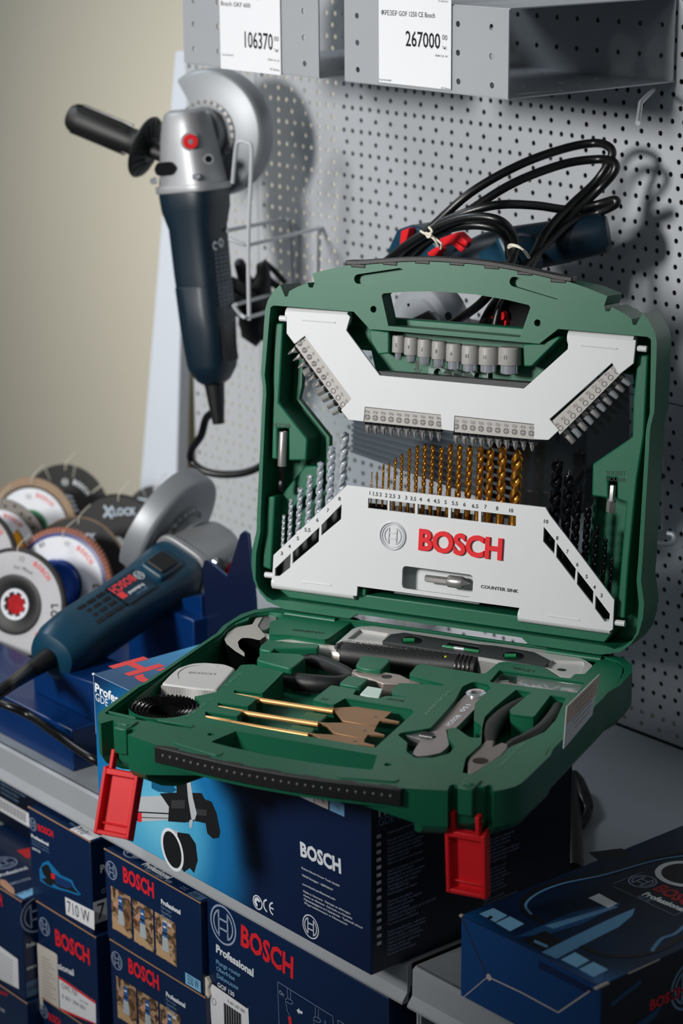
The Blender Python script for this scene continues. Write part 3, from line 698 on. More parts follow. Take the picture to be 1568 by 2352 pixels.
# ------------------------------------------------------------------ drills, bits, sockets held in the lid
def axisM(p0, p1, h, h1=None):
    """rigid world frame: origin at lid point p0 (mm), z axis toward lid point p1"""
    a = LR @ Vector((p0[0]*.001, p0[1]*.001, h*.001)); c = LR @ Vector((p1[0]*.001, p1[1]*.001, (h if h1 is None else h1)*.001))
    z = (c-a).normalized(); y = (LR.to_3x3() @ Vector((0, 0, 1))); x = y.cross(z).normalized(); y = z.cross(x)
    M = Matrix((x, y, z)).transposed().to_4x4(); M.translation = a; return M, (c-a).length*1000
def drill_mb(L, sh, r_, pitch, mt, tip='cone', depth=.5):
    b = newmb(); n = 20
    b.lathe([(0, 0), (r_*.82, 0), (r_*.9, .4), (r_*.9, sh)], mt, n=n)
    lobe = lambda q: 1-depth*max(0, math.cos(2*q)-.05)**.8
    N = max(12, int((L-sh)/max(.9, r_*.32))); pr = []
    for i in range(N+1): pr.append((r_, sh+(L-sh-r_*.7)*i/N))
    if tip == 'cone': pr.append((r_*.12, L))
    elif tip == 'spur': pr += [(r_*.92, L-r_*.5), (r_*.25, L-r_*.55), (.05, L+r_*.7)]
    else: pr += [(r_*1.02, L-r_*.5), (r_*.1, L)]
    b.lathe(pr, mt, n=n, lobe=lobe, twist=2*math.pi/pitch)
    return b
# gold twist drills: (tip px, tip py, base px, size mm, printed size, ordinal word)
gd = [(58, 428, 52, 578, 1.0, '1'), (107, 424, 102, 584, 1.5, '1.5'), (168, 355, 158, 590, 2, '2'), (222, 340, 210, 596, 2, '2'), (282, 290, 265, 602, 2.5, '2.5'), (343, 255, 330, 608, 3, '3'), (414, 203, 400, 614, 3, '3'), (490, 173, 466, 624, 3.5, '3.5'), (562, 160, 540, 632, 4, '4'), (635, 165, 612, 640, 4, '4'),
      (718, 185, 690, 648, 4.5, '4.5'), (803, 157, 775, 655, 5, '5'), (890, 165, 865, 668, 5.5, '5.5'), (985, 172, 960, 682, 6, '6'), (1090, 180, 1060, 690, 6.5, '6.5'), (1182, 195, 1155, 705, 7, '7'), (1296, 185, 1270, 716, 8, '8'), (1438, 215, 1405, 735, 10, '10')]
twin = {2: 'left one of the two marked 2', 3: 'right one of the two marked 2', 5: 'left one of the two marked 3', 6: 'right one of the two marked 3', 8: 'left one of the two marked 4', 9: 'right one of the two marked 4'}
for i, (tx, ty, bx, by, d, s) in enumerate(gd):
    pb = gk([(bx-4, by+170 if i < 4 else by+200)])[0]; tp = gk([(tx, ty)])[0]
    ha = -10.5
    A = LP([pb], ha)[0]; B_ = LP([tp], ha)[0]
    M, L = axisM(A, B_, ha)
    o = drill_mb(L, L*(.36 if i < 12 else .22), d/2*(1 if d > 2 else 1.12), max(5.5, d*3.0), GOLD).build('drill_bit', None, M)
    lb = 'gold twist drill bit, '+(twin[i+0] if i in twin else 'above the mark '+s)+(', the shortest of the gold row' if i == 0 else ', the thickest of the gold row' if i == 17 else '')
    tag(o, lb, 'drill bit', 'gold twist drills across the lid')
# silver masonry drills, left
md = [((277, 548), (268, 760), 3, '3'), ((328, 437), (316, 705), 4, '4'), ((392, 355), (376, 655), 5, '5'), ((459, 267), (444, 590), 5.5, '5.5'), ((531, 180), (514, 530), 6, '6'), ((608, 70), (590, 470), 7, '7'), ((697, -28), (672, 400), 8, '8')]
for i, (t, p, d, s) in enumerate(md):
    tp, bp = c5([t, (p[0]-5, p[1]+95)]); M, L = axisM(LP([bp], -11)[0], LP([tp], -11)[0], -11)
    o = drill_mb(L, L*.2, d/2*1.08, d*2.4+3, mat('bright_zinc', (208, 214, 222), .22, .62, var=.12, scale=200), 'mason', .42).build('masonry_drill_bit', None, M)
    tag(o, 'silver masonry drill bit in the left slanted row, above the mark '+s, 'drill bit', 'silver masonry drills at the left of the lid')
wd = [((725, 135), (700, 560), 10, '10'), ((805, 235), (778, 680), 8, '8'), ((868, 350), (840, 760), 7, '7'), ((937, 470), (910, 860), 6, '6'), ((996, 592), (975, 945), 5, '5'), ((1056, 688), (1035, 1010), 4, '4'), ((1100, 830), (1080, 1075), 3, '3')]
for i, (t, p, d, s) in enumerate(wd):
    tp, bp = c6([(t[0], t[1]+20), (p[0]-12, p[1]+170)]); M, L = axisM(LP([bp], -11)[0], LP([tp], -11)[0], -11)
    b = drill_mb(L, L*.30, d/2*1.05, d*2.6+3, BLACKST, 'spur', .5)
    o = b.build('wood_drill_bit', None, M)
    tag(o, 'black wood drill bit with spur point in the right slanted row, above the mark '+s, 'drill bit', 'black wood drills at the right of the lid')
# screwdriver bits
def bit_mb(kind, L, k=0):
    b = newmb(); hexa = lambda q: 1/max(math.cos(((q+math.pi/6) % (math.pi/3))-math.pi/6), .5)*.9
    b.lathe([(0, -8), (3.3, -8), (3.3, L*.30)], STEELD, n=12, lobe=hexa)
    if kind == 'hex': b.lathe([(3.0, L*.3), (3.0-k*.35, L*.32), (3.0-k*.35, L-.5), (2.6-k*.35, L)], STEEL, n=12, lobe=hexa)
    elif kind == 'flat':
        w_ = 3.2-.25*k; rings = []
        for t, a, c in ((.3, 2.9, 2.9), (.45, 2.9, 2.3), (.7, w_, 1.2), (1, w_, .45)):
            rings.append([(x*a, y*c, L*t) for x, y in ((1, .3), (1, -.3), (.7, -1), (-.7, -1), (-1, -.3), (-1, .3), (-.7, 1), (.7, 1))])
        b.loft(rings, STEEL)
    elif kind == 'torx':
        st = lambda q: 1-.16*(1-math.cos(6*q))/2
        b.lathe([(3.0, L*.3), (2.7, L*.5), (2.7-.08*k, L-.6), (2.3-.1*k, L), (0, L)], CHROME if k % 2 else STEEL, n=24, lobe=st)
    else:
        cr_ = lambda q: 1-.42*max(0, -math.cos(4*q))**.7
        r0 = {3: 3.0, 2: 2.7, 1: 2.3, 0: 1.9}[k]
        b.lathe([(3.1, L*.28), (r0, L*.5)], STEEL, n=24); b.lathe([(r0, L*.45), (r0*.95, L*.66), (r0*.5, L*.93), (r0*.25, L)], STEEL, n=24, lobe=cr_)
    return b
def bits(b0, b1, t0, t1, kinds, ks, words, where, gname):
    n = len(kinds)
    for i in range(n):
        f = i/(n-1); p = (b0[0]*(1-f)+b1[0]*f, b0[1]*(1-f)+b1[1]*f); t = (t0[0]*(1-f)+t1[0]*f, t0[1]*(1-f)+t1[1]*f)
        M, L = axisM(LP([p], -7)[0], LP([t], -7)[0], -7)
        if kinds[i] == 'flat': M = M @ Matrix.Rotation(R([65, 70, 60, 10, 62, 66][i]), 4, 'Z')
        o = bit_mb(kinds[i], L, ks[i]).build('screwdriver_bit', None, M)
        tag(o, words[i]+' '+where, 'screwdriver bit', gname)
od = ['leftmost', 'second', 'third', 'fourth', 'fifth', 'sixth', 'seventh', 'eighth', 'ninth', 'rightmost']
os_ = ['topmost', 'second', 'third', 'fourth', 'fifth', 'sixth', 'seventh', 'eighth', 'ninth', 'lowest']
bits((846, 966), (1008, 982), (846, 996), (1008, 1014), ['ph']*10, [3, 3, 3, 2, 2, 2, 1, 1, 0, 0], [w_+' steel cross bit' for w_ in od], 'from the left under the centre-left rail marked PH', 'cross bits under the PH rail')
bits((1049, 990), (1221, 1006), (1049, 1020), (1222, 1037), ['pz']*10, [3, 3, 3, 2, 2, 2, 1, 1, 0, 0], [w_+' steel star-cross bit' for w_ in od], 'from the left under the centre-right rail marked PZ', 'cross bits under the PZ rail')
bits((689, 797), (787, 938), (663, 811), (764, 951), ['flat']*6+['hex']*4, [0, 1, 1, 0, 2, 2, 0, 1, 2, 3], [os_[i]+(' flat-blade' if i < 6 else ' hexagon')+' bit' for i in range(10)], 'in the slanted left rail, counted down from its top', 'flat and hexagon bits in the left rail')
bits((1295, 992), (1423, 866), (1318, 1017), (1447, 884), ['torx']*10, list(range(10)), [os_[9-i]+' star-shaped bit' for i in range(10)], 'in the slanted right rail, counted down from its top', 'star bits in the right rail')
# sockets
ks = lambda pts: cr(880, 740, 4.6118, pts)
for i, (s, g0, g1, yt, yb, c0, c1, yc) in enumerate((('5', 95, 225, 140, 318, 125, 195, 395), ('6', 222, 367, 157, 343, 250, 342, 415), ('7', 364, 513, 177, 364, 382, 495, 450), ('8', 514, 665, 197, 388, 535, 645, 478), ('9', 667, 830, 222, 411, 688, 812, 498), ('10', 832, 1010, 241, 443, 855, 1000, 520), ('11', 1015, 1215, 257, 449, 1040, 1200, 530), ('13', 1222, 1450, 260, 450, 1248, 1425, 545))):
    hz = -9; gc = (g0+g1)/2+2
    tp, bt, cb = ks([(gc+4, yt+2), (gc-2, yb), (gc-4, yc)]); r_ = (g1-g0)/2/4.6118/2.47; rc = (c1-c0)/2/4.6118/2.47
    A = LP([cb], hz)[0]; B_ = LP([tp], hz)[0]; Gb = LP([bt], hz)[0]
    M, L = axisM(A, B_, hz); lg = math.hypot(Gb[0]-A[0], Gb[1]-A[1])
    t = thing('socket', 'chrome hex socket with grey collar marked '+s+', hanging below the handle opening', 'socket', M=M, group='row of hex sockets in the lid')
    b = newmb(); b.lathe([(rc*.7, 6), (rc*.7, .2), (rc*.93, 0), (rc, .6), (rc, lg+2)], CHROME, n=28); part(b, 'chrome_socket', t)
    b = newmb(); b.lathe([(rc, lg), (r_*.98, lg), (r_, lg+.6), (r_, L-1.5), (r_*.9, L), (0, L)], SOCK, n=28); part(b, 'grey_collar', t)
    b = newmb(); w_ = max(v[0] for v in glyphs(s)[0]); sz = 4.6; vs, fs = glyphs(s, .015)
    ym = (lg+L)/2-1.5*.5
    out = []
    for v in vs:
        a = (v[0]-w_/2)*sz*.8; c = ym-(v[1]-.35)*sz; an = a/(r_+.15); out.append((math.sin(an)*(r_+.15), math.cos(an)*(r_+.15), c))
    b.add(out, fs, INK); part(b, 'size_mark', t)
# magnetic bit holder, socket adapter, countersink
M, L = axisM(LP([(645, 1128)], -9)[0], LP([(651, 991)], -9)[0], -9)
t = thing('bit_holder', 'magnetic bit holder with silver sleeve and black shank, in the left slot marked HOLDER', 'bit holder', M=M)
b = newmb(); b.lathe([(0, L*.42), (3.9, L*.42), (4.1, L*.44), (4.1, L-1), (3.6, L), (2.6, L), (2.6, L-6)], STEEL, n=24); part(b, 'sleeve', t)
b = newmb(); b.lathe([(0, 0), (2.6, 0), (2.9, 1), (2.9, 7), (2.2, 9), (2.2, 12), (3.1, 14), (3.1, L*.42)], BLACKST, n=6); part(b, 'hex_shank', t)
M, L = axisM(LP([(1402, 1177)], -9)[0], LP([(1407, 1114)], -9)[0], -9)
t = thing('socket_adapter', 'steel square-drive socket adapter in the right slot marked SOCKET HOLDER', 'adapter', M=M)
b = newmb(); b.lathe([(0, L*.45), (2.7, L*.45), (2.7, L-1), (2.2, L)], STEEL, n=6); part(b, 'hex_shank', t)
b = newmb(); b.lathe([(0, 0), (3.8, 0), (4.2, .8), (4.2, L*.36), (3, L*.45)], STEEL, n=4); b.lathe([(3.2, L*.38), (3.9, L*.42), (3.2, L*.48)], STEEL, n=20); part(b, 'square_drive', t)
M, L = axisM(LP([(977, 1328)], -9)[0], LP([(1080, 1341)], -9)[0], -9)
t = thing('countersink_bit', 'steel countersink bit lying in the window beside COUNTER SINK', 'countersink bit', M=M)
b = newmb(); b.lathe([(0, 0), (3.0, 0), (3.3, .8), (3.3, L*.55)], STEEL, n=6); part(b, 'hex_shank', t)
b = newmb(); b.lathe([(0, L*.5), (4.6, L*.5), (5.4, L*.53), (5.4, L*.82), (5.0, L*.84)], STEEL, n=28); b.lathe([(5.2, L*.84), (0.3, L)], STEEL, n=30, lobe=lambda q: 1-.12*(1+math.cos(5*q))/2); part(b, 'cutting_head', t)
# ------------------------------------------------------------------ base tray of the case
cA = lambda p: cr(500, 1380, 4.3556, p); cB = lambda p: cr(740, 1400, 4.3556, p); cC = lambda p: cr(1060, 1440, 4.3556, p); c1 = lambda p: cr(180, 1360, 2.6133, p)
TF = rigid(BM)
# front notches either side of each latch are cut from the outline; the rest mirrors the lid
base = shell('base_shell', lambda p: flip(p), BR, 29, BOUT, BINN)
b = newmb(); bo = [p for p in BOUT if not (abs(p[0]) < 116 and p[1] > 222)]
k_ = max(i for i, p in enumerate(bo) if p[0] < 0 and p[1] > 200)
bo = bo[:k_+1]+[(-116, 290), (-116, 214), (116, 214), (116, 290)]+bo[k_+1:]
def low_(x, y):
    return (x, -262, -16.4) if (abs(x) < 116 and y > 240) else (x, -y, -28.6)
r1 = [low_(x, y) for x, y in BOUT]; r2 = [(x*.985, (y+150)*.985-150, z-6) for x, y, z in r1]; r3 = [(x*.93, (y+150)*.93-150, min(z-12.5, -36)) for x, y, z in r1]; r4 = [(x*.86, (y+150)*.86-150, -45) for x, y, z in r1]
b.loft([r1, r2, r3, r4], GREEN); part(b, 'base_bottom', case, BR, angle=50)

ZI = -1.2
hs_c = BP([(377, 1619)], ZI)[0]; HSR = 29
H1 = BP(cA([(300, 195), (330, 140), (400, 100), (655, 130), (640, 165), (520, 215), (510, 330), (730, 337), (1070, 387), (1110, 372), (1330, 215)])+cB([(1568, 300)])+cC([(560, 180), (1390, 305), (1230, 470), (1130, 470), (1085, 515), (960, 500), (820, 400), (440, 345), (370, 355), (235, 465)])
        + cB([(1568, 640), (985, 545), (940, 560), (865, 650), (1220, 745), (1200, 765), (1000, 745), (770, 735), (695, 800), (695, 850), (870, 877), (640, 862), (560, 890), (370, 862), (305, 850), (340, 800), (90, 755)])
        + cA([(945, 990), (1160, 1040)])+cB([(230, 885), (890, 990), (915, 1030), (525, 1385)])+cA([(870, 1350), (0, 1190)])
        + [(471, 1647), (471, 1633), (545, 1645), (556, 1634), (500, 1622), (500, 1613), (570, 1622), (590, 1604), (537, 1592), (537, 1584), (603, 1592)]+cA([(660, 712), (400, 650), (370, 635), (230, 640), (190, 690)])
        + [(498, 1589), (461, 1597)], ZI)
arc = []
a0 = math.atan2(H1[-1][1]-hs_c[1], H1[-1][0]-hs_c[0])
for k in range(25): arc.append((hs_c[0]+HSR*math.cos(a0+.05-4.3*k/24), hs_c[1]+HSR*math.sin(a0+.05-4.3*k/24)))
H1 += arc + BP([(368, 1560), (412, 1524), (501, 1468), (519, 1448)]+cA([(50, 340), (90, 258)]), ZI)
H3 = BP(cB([(750, 1250), (800, 1228), (1080, 1185), (1250, 1000), (1330, 900), (1400, 770), (1490, 728)])+cC([(150, 545), (262, 570), (292, 610), (132, 765), (122, 890), (122, 935), (195, 985), (185, 1110), (80, 1105), (-60, 1005), (-144, 1016)])+cB([(1260, 1270), (1325, 1370), (1270, 1440), (1100, 1485), (920, 1480), (840, 1420), (850, 1330)]), ZI)
H4 = BP(cC([(5, 1462), (40, 1310), (196, 1170), (203, 1010), (228, 900), (330, 800), (545, 625), (702, 650), (478, 828), (490, 868), (720, 898), (745, 870), (890, 680), (1045, 705), (990, 820), (940, 930), (830, 1050), (650, 1130), (480, 1200), (400, 1290), (250, 1378), (130, 1467)]), ZI)
H5 = BP(cC([(380, 428), (1240, 545), (1150, 660), (275, 550)]), ZI)
FI = flip(BINN)
ins = [(x*.994, -165+(y+165)*.994) for x, y in FI]
b = newmb(); b.prism(ins, -3.5, ZI, GREEN2, holes=[roundc(h, 2.2, 2) for h in (H1, H3, H4, H5)])
part(b, 'insert_top', case, BR, bevel=1.3, seg=3)
b = newmb()
for h, d in ((H1, -30), (H3, -20), (H4, -26), (H5, -14)):
    q = roundc(h, 2.2, 2); n = len(q)
    b.add([(x, y, -2.6) for x, y in q]+[(x, y, d) for x, y in q], [(i, (i+1) % n, (i+1) % n+n, i+n) for i in range(n)], GREEN2)
    b.poly(q, d, GREEN2)
    for v in b.v[-3*n:]:
        if v.y < -.218 and abs(v.x) < .116 and v.z < -.013: v.z = -.0135
part(b, 'insert_pockets', case, BR)
isl = [cA([(430, 440), (500, 388), (1020, 432), (1000, 475), (560, 472), (545, 502), (412, 482)]), cA([(400, 560), (440, 525), (560, 515), (830, 530), (880, 562), (750, 668), (710, 672), (388, 592)]),
       cB([(330, 560), (395, 452), (670, 490), (680, 510), (590, 605), (440, 590), (370, 575)]), cB([(180, 720), (265, 655), (470, 690), (375, 772), (170, 738)]),
       cA([(890, 1045), (1112, 1082), (1010, 1165), (798, 1125)]), cA([(742, 1175), (978, 1212), (935, 1275), (694, 1228)])]
for i, p in enumerate(isl): b = newmb(); b.prism(roundc(BP(p, ZI), 2.4, 2), -29.5, ZI if i < 4 else -6, GREEN2); part(b, 'insert_block', case, BR, bevel=1.3, seg=3)
# raised details on the front ledge
for g in GRO: b = newmb(); b.prism(flip(g), -3, .9, GREEN); part(b, 'handle_rib', case, BR, bevel=.5)
b = newmb()
fr = BP([(248, 1634), (311, 1648), (311, 1652), (250, 1638)], 0); b.prism(fr, -1, .8, GREEN); part(b, 'ledge_ridge', case, BR, bevel=.3); b = newmb()
fr = BP([(360, 1652), (440, 1665), (441, 1669), (362, 1656)], 0); b.prism(fr, -1, .8, GREEN); part(b, 'ledge_ridge', case, BR, bevel=.3)
for sx in (-1, 1):
    if True:
        b = newmb(); b.box((sx*146.5, -288, -2), (13, 12, 7), GREEN); b.box((sx*146.5, -297, -10), (12, 8, 22), GREEN); b.box((sx*146.5, -293, 1.2), (7, 3, 2.2), GREEN); part(b, 'latch_mount', case, BR, bevel=1)
# embossed words: flat letters, the relief's shade and highlight painted as green tones
b = newmb()
def eb(s, p0, p1, h, z=ZI+.2, mt=None): fitpx(b, cvB(ZI), s, p0, p1, h, mt or GRT, z, .02)
EM = mat('green_emboss_highlight', (62, 128, 102), .3); 
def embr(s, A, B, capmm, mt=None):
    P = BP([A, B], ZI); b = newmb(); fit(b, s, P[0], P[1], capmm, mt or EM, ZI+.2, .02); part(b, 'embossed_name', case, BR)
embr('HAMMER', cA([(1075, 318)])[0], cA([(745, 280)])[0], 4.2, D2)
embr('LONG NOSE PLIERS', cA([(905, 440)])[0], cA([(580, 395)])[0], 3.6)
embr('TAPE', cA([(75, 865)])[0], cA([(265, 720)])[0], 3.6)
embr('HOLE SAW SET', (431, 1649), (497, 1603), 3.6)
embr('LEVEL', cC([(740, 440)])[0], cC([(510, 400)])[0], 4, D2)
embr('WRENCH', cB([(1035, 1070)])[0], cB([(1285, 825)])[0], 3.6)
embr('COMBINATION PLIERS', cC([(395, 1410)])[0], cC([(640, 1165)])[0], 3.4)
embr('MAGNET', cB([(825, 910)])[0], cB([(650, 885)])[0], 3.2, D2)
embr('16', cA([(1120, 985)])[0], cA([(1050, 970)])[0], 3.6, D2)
# black grips on both handles
def grip(name, f, M, sgn, dots):
    top = [p for p in OUT if p[1] > 303 and abs(p[0]) < 103]; top.sort()
    n = 40; xs = [-104+208*i/n for i in range(n+1)]
    def yo(x):
        for i in range(len(top)-1):
            if top[i][0] <= x <= top[i+1][0]: t = (x-top[i][0])/(top[i+1][0]-top[i][0]+1e-9); return top[i][1]*(1-t)+top[i+1][1]*t
        return top[0][1] if x < 0 else top[-1][1]
    ys = [yo(max(-102, min(102, x))) for x in xs]
    ys = [sum(ys[max(0, i-2):i+3])/len(ys[max(0, i-2):i+3]) for i in range(n+1)]
    A = [(x, y-1.5) for x, y in zip(xs, ys)]; B_ = [(x, y+3) for x, y in zip(xs, ys)]
    b = newmb(); b.prism(f(A+B_[::-1]), -13, .6, BLK)
    for x in (-92, -62, -32, 0, 32, 62, 92):
        j = min(range(n+1), key=lambda i: abs(xs[i]-x)); b.prism(f([(x-7, ys[j]-3.6), (x+7, ys[j]-3.6), (x+7, ys[j]), (x-7, ys[j])]), -3, .45, BLK)
    g = part(b, 'handle_grip', case, M, bevel=.8)
    if dots:
        b = newmb()
        for i in range(30):
            x = -96+192*i/29; j = min(range(n+1), key=lambda k: abs(xs[k]-x)); y = ys[j]+3
            b.lathe([(1.3, 0), (1.1, .5), (.5, .9), (0, 1)], mat('grey_dot_rubber', (92, 90, 90), .4), MM@Matrix.Translation((x, -y, -5.5))@Matrix.Rotation(R(90), 4, 'X'), 8)
        WMX[g.name] = M; part(b, 'grip_studs', g)
grip('g', lambda p: p, LR, 1, False); grip('g', flip, BR, -1, True)
# clamp on the far side shows the case hinge
for sx in (-1, 1): b = newmb(); b.tube([(sx*100, 3, -2), (sx*150, 3, -2)], 3.2, GREEN, 12); part(b, 'hinge', case, BR)
# latches
def latch(x, ang, lb):
    M = BR @ Matrix.Translation((x*.001, -.2985, -.033)) @ Matrix.Rotation(ang, 4, 'X')
    b = newmb(); W_ = 29; L = 55          # hangs along -z, open trough toward -y
    b.box((0, 5, -L/2-3), (W_, 2.2, L-6), RED)
    for s_ in (-1, 1): b.prism([(8, 0), (-3, -2), (-3, -L), (7, -L-2)], s_*W_/2-1.6, s_*W_/2+1.6, RED, T=MM@Matrix(((0, 0, 1, 0), (1, 0, 0, 0), (0, 1, 0, 0), (0, 0, 0, 1)))); b.box((s_*10, 1, 5), (3.4, 7, 16), RED)
    b.box((0, 1, -5), (W_-2, 7, 5), RED); b.box((0, 1.5, -L+1.5), (W_, 8, 3.6), RED); b.box((0, 3.2, -L+9), (W_-4, 4, 1.6), RED)
    return part(b, 'latch', case, M, bevel=1, label=lb)
latch(-146.5, R(-22), 'red plastic latch hanging open, left'); latch(146.5, R(4), 'red plastic latch hanging open, right')
# price sticker sleeve hanging at the right side
x_ = 186.5
def onlocX(px, py):
    e = BR.to_3x3() @ Vector((1, 0, 0)); o = BR @ Vector((x_*.001, 0, 0)); d = ray(px, py); P_ = CAM+d*((o-CAM).dot(e)/d.dot(e)); v = BR.inverted() @ P_; return (v.y*1000, v.z*1000)
qs = [onlocX(*p) for p in ((1375.7, 1548), (1358.5, 1642), (1292, 1721), (1300, 1623))]
FXc = Matrix(((0, 0, 1, x_), (1, 0, 0, 0), (0, 1, 0, 0), (0, 0, 0, 1)))
st = thing('price_sticker', 'white and beige price sticker hanging off the right side of the open case', 'sticker', M=BR)
b = newmb(); b.prism(roundc(qs, 1.5), 0, .5, PAPER, T=MM@FXc); part(b, 'paper', st)
mid = [tuple(Vector(qs[0])*.5+Vector(qs[1])*.5), tuple(Vector(qs[3])*.55+Vector(qs[2])*.45)]
b = newmb(); b.poly([qs[0], mid[0], mid[1], qs[3]], .6, mat('beige_print', (222, 196, 178), .6), MM@FXc)
for k in range(6):
    t = .12+.13*k; a = Vector(qs[0]).lerp(Vector(qs[1]), t); c = Vector(qs[3]).lerp(Vector(qs[2]), t); b.line(tuple(a.lerp(c, .15)), tuple(a.lerp(c, .8-.07*(k % 3))), .5, mat('faint_ink', (150, 146, 146), .6), .8, MM@FXc)
part(b, 'print', st)

# ------------------------------------------------------------------ tools lying in the base
def inB(name, label, cat, x, y, z, rz=0, group=None):
    return thing(name, label, cat, M=BR @ Matrix.Translation((x*.001, y*.001, z*.001)) @ Matrix.Rotation(rz, 4, 'Z'), group=group)
def Bsolid(mb, pts, z0, z1, mt, zpick=None, ox=0, oy=0):
    mb.prism([(a-ox, c-oy) for a, c in BP(pts, zpick if zpick is not None else z1)], z0, z1, mt)
# claw hammer: outlines traced on its own top plane
hm = thing('claw_hammer', 'claw hammer with pale polished head and black rubber grip, back left of the tray', 'hammer', M=BR)
b = newmb(); zt = -4
neck = BP(cA([(350, 235), (385, 165), (470, 195), (455, 300)]), zt)
b.prism(roundc(BP(cA([(455, 125), (520, 118), (575, 160), (590, 195), (500, 290), (440, 305), (405, 250), (395, 165)]), zt-2), 2), -27, zt-1, STEEL)
HD = mat('pale_polished_steel', (214, 208, 200), .38, .55, var=.05)
b.prism(roundc(BP(cA([(345, 235), (380, 170), (450, 160), (400, 250), (480, 350), (420, 395), (330, 372), (240, 370), (200, 410), (215, 470), (270, 520), (268, 560), (170, 500), (85, 430), (65, 385), (95, 320), (180, 262)]), zt), 2.5), -26, zt, HD, side=BLACKST)
part(b, 'hammer_head', hm, bevel=1.3, seg=3)
a, c = BP(cA([(440, 400)])+cA([(1210, 520)]), -12)
b = newmb(); b.tube([(a[0], a[1], -14), (c[0]+4, c[1], -14)], [9, 7.5], HD, 20); part(b, 'hammer_shaft', hm)
c, e = BP(cA([(1205, 512)])+cC([(180, 410)]), -13)
b = newmb(); b.tube([(c[0], c[1], -14), (c[0]+10, c[1]-.5, -14), ((c[0]+e[0])/2, (c[1]+e[1])/2, -14.5), (e[0]-8, e[1]+.5, -14), (e[0], e[1], -14)], [8.5, 11, 10.5, 12, 11], BLK, 24, sub=6)
for k in range(4): t = .86+.03*k; b.tube(circ3 := [(c[0]*(1-t)+e[0]*t, (c[1]*(1-t)+e[1]*t)+12.6*math.cos(q_), -14+12.2*math.sin(q_)) for q_ in [2*math.pi*j/24 for j in range(24)]], .5, BLKG, 5, closed=True)
g = part(b, 'rubber_grip', hm)
b = newmb(); dd = Vector((e[0]-c[0], e[1]-c[1])); un = dd.normalized(); nn = Vector((-un.y, un.x))
for i in range(34):
    for j in range(3):
        t = 14+i*2.6; off = (-5+j*3.6)+(1.5 if i % 2 else 0); p = Vector(c)+un*(t)+nn*off; zz = -14+math.sqrt(max(0, 11.1**2-off**2))
        if t < dd.length*.82: b.lathe([(.75, 0), (.75, .25), (0, .3)], BLKG, MM@Matrix.Translation((p.x, p.y, zz)), 6)
WMX[g.name] = BR; part(b, 'grip_dimples', g)
# spirit level
lv = thing('spirit_level', 'light grey torpedo spirit level with black centre panel, lying along the hinge', 'level', M=BR)
zt = -2
LVL = mat('level_grey', (186, 186, 184), .45, .1, var=.02)
outl = BP(cB([(130, 345), (300, 195), (370, 170), (520, 165), (900, 205), (1568, 320)])+cC([(350, 165), (700, 200), (960, 245), (1130, 290), (1250, 340), (1310, 385), (1250, 460), (1210, 520), (1000, 500), (820, 400), (440, 352), (150, 296)])+cB([(1120, 402), (800, 350), (600, 325), (300, 303), (200, 315)]), zt)
b = newmb(); pk = [BP(cB([(250, 295), (375, 195), (660, 240), (590, 318), (400, 300)]), zt), BP(cC([(830, 400), (905, 330), (1210, 345), (1225, 370), (1190, 470), (1080, 470)]), zt)]
b.prism(roundc(outl, 2), -24, zt, LVL, holes=pk); b.prism(roundc([(x, y) for x, y in outl], 2), -24, zt-3, LVL); part(b, 'level_body', lv, bevel=.8)
pan = BP(cB([(595, 318), (680, 245), (820, 228), (1568, 345)])+cC([(330, 185), (560, 220), (720, 248), (890, 335), (828, 400), (650, 370), (150, 290)])+cB([(1100, 398), (800, 350)]), zt+.6)
vh = [BP([(cB([(898, 308)])[0][0]+24*math.cos(q_), cB([(898, 308)])[0][1]+10.5*math.sin(q_)) for q_ in [2*math.pi*k/18 for k in range(18)]], zt+.6), BP([(cC([(520, 290)])[0][0]+25*math.cos(q_), cC([(520, 290)])[0][1]+11*math.sin(q_)) for q_ in [2*math.pi*k/18 for k in range(18)]], zt+.6),
      BP(cB([(1215, 382), (1270, 325), (1568, 372), (1568, 436)]), zt+.6)]
b = newmb(); b.prism(pan, zt-2.9, zt+.6, DGREY, holes=vh); part(b, 'centre_panel', lv, bevel=.5)
VG = mat('vial_green', (16, 120, 70), .1, coat=.6); VY = mat('vial_yellow', (206, 214, 30), .2, coat=.5)
for i, v in enumerate(vh):
    cx = sum(p[0] for p in v)/len(v); cy = sum(p[1] for p in v)/len(v)
    b = newmb(); b.prism(v, zt-1.5, zt+.15, BLKG); part(b, 'vial_well', lv)
    b = newmb()
    if i < 2: b.tube([(cx-7, cy-4, zt+.9), (cx+2, cy, zt+.9)], 2.0, VG, 14)
    else: b.tube([(cx-17, cy-4.4, zt+.7), (cx+17, cy-4.4, zt+.7)], 1.4, VG, 14); b.tube([(cx-6, cy-4.4, zt+.8), (cx+3, cy-4.4, zt+.8)], 1.55, CHROME, 14)
    part(b, 'vial', lv, label='green bubble vial')
a, c = BP(cB([(1215, 490), (1440, 508)]), -6)
b = newmb(); b.tube([(a[0], a[1]+2.2, -7.2), (c[0], c[1]+2.2, -7.2)], 3.4, VY, 14); part(b, 'vial', lv, label='yellow bubble vial at the side')
a = BP(cC([(1000, 430)]), zt-3)[0]; b = newmb(); b.prism(circ(a[0], a[1], 4, 16, ry=2.6), zt-3.2, zt-2.7, BLKG); part(b, 'hanging_hole', lv)
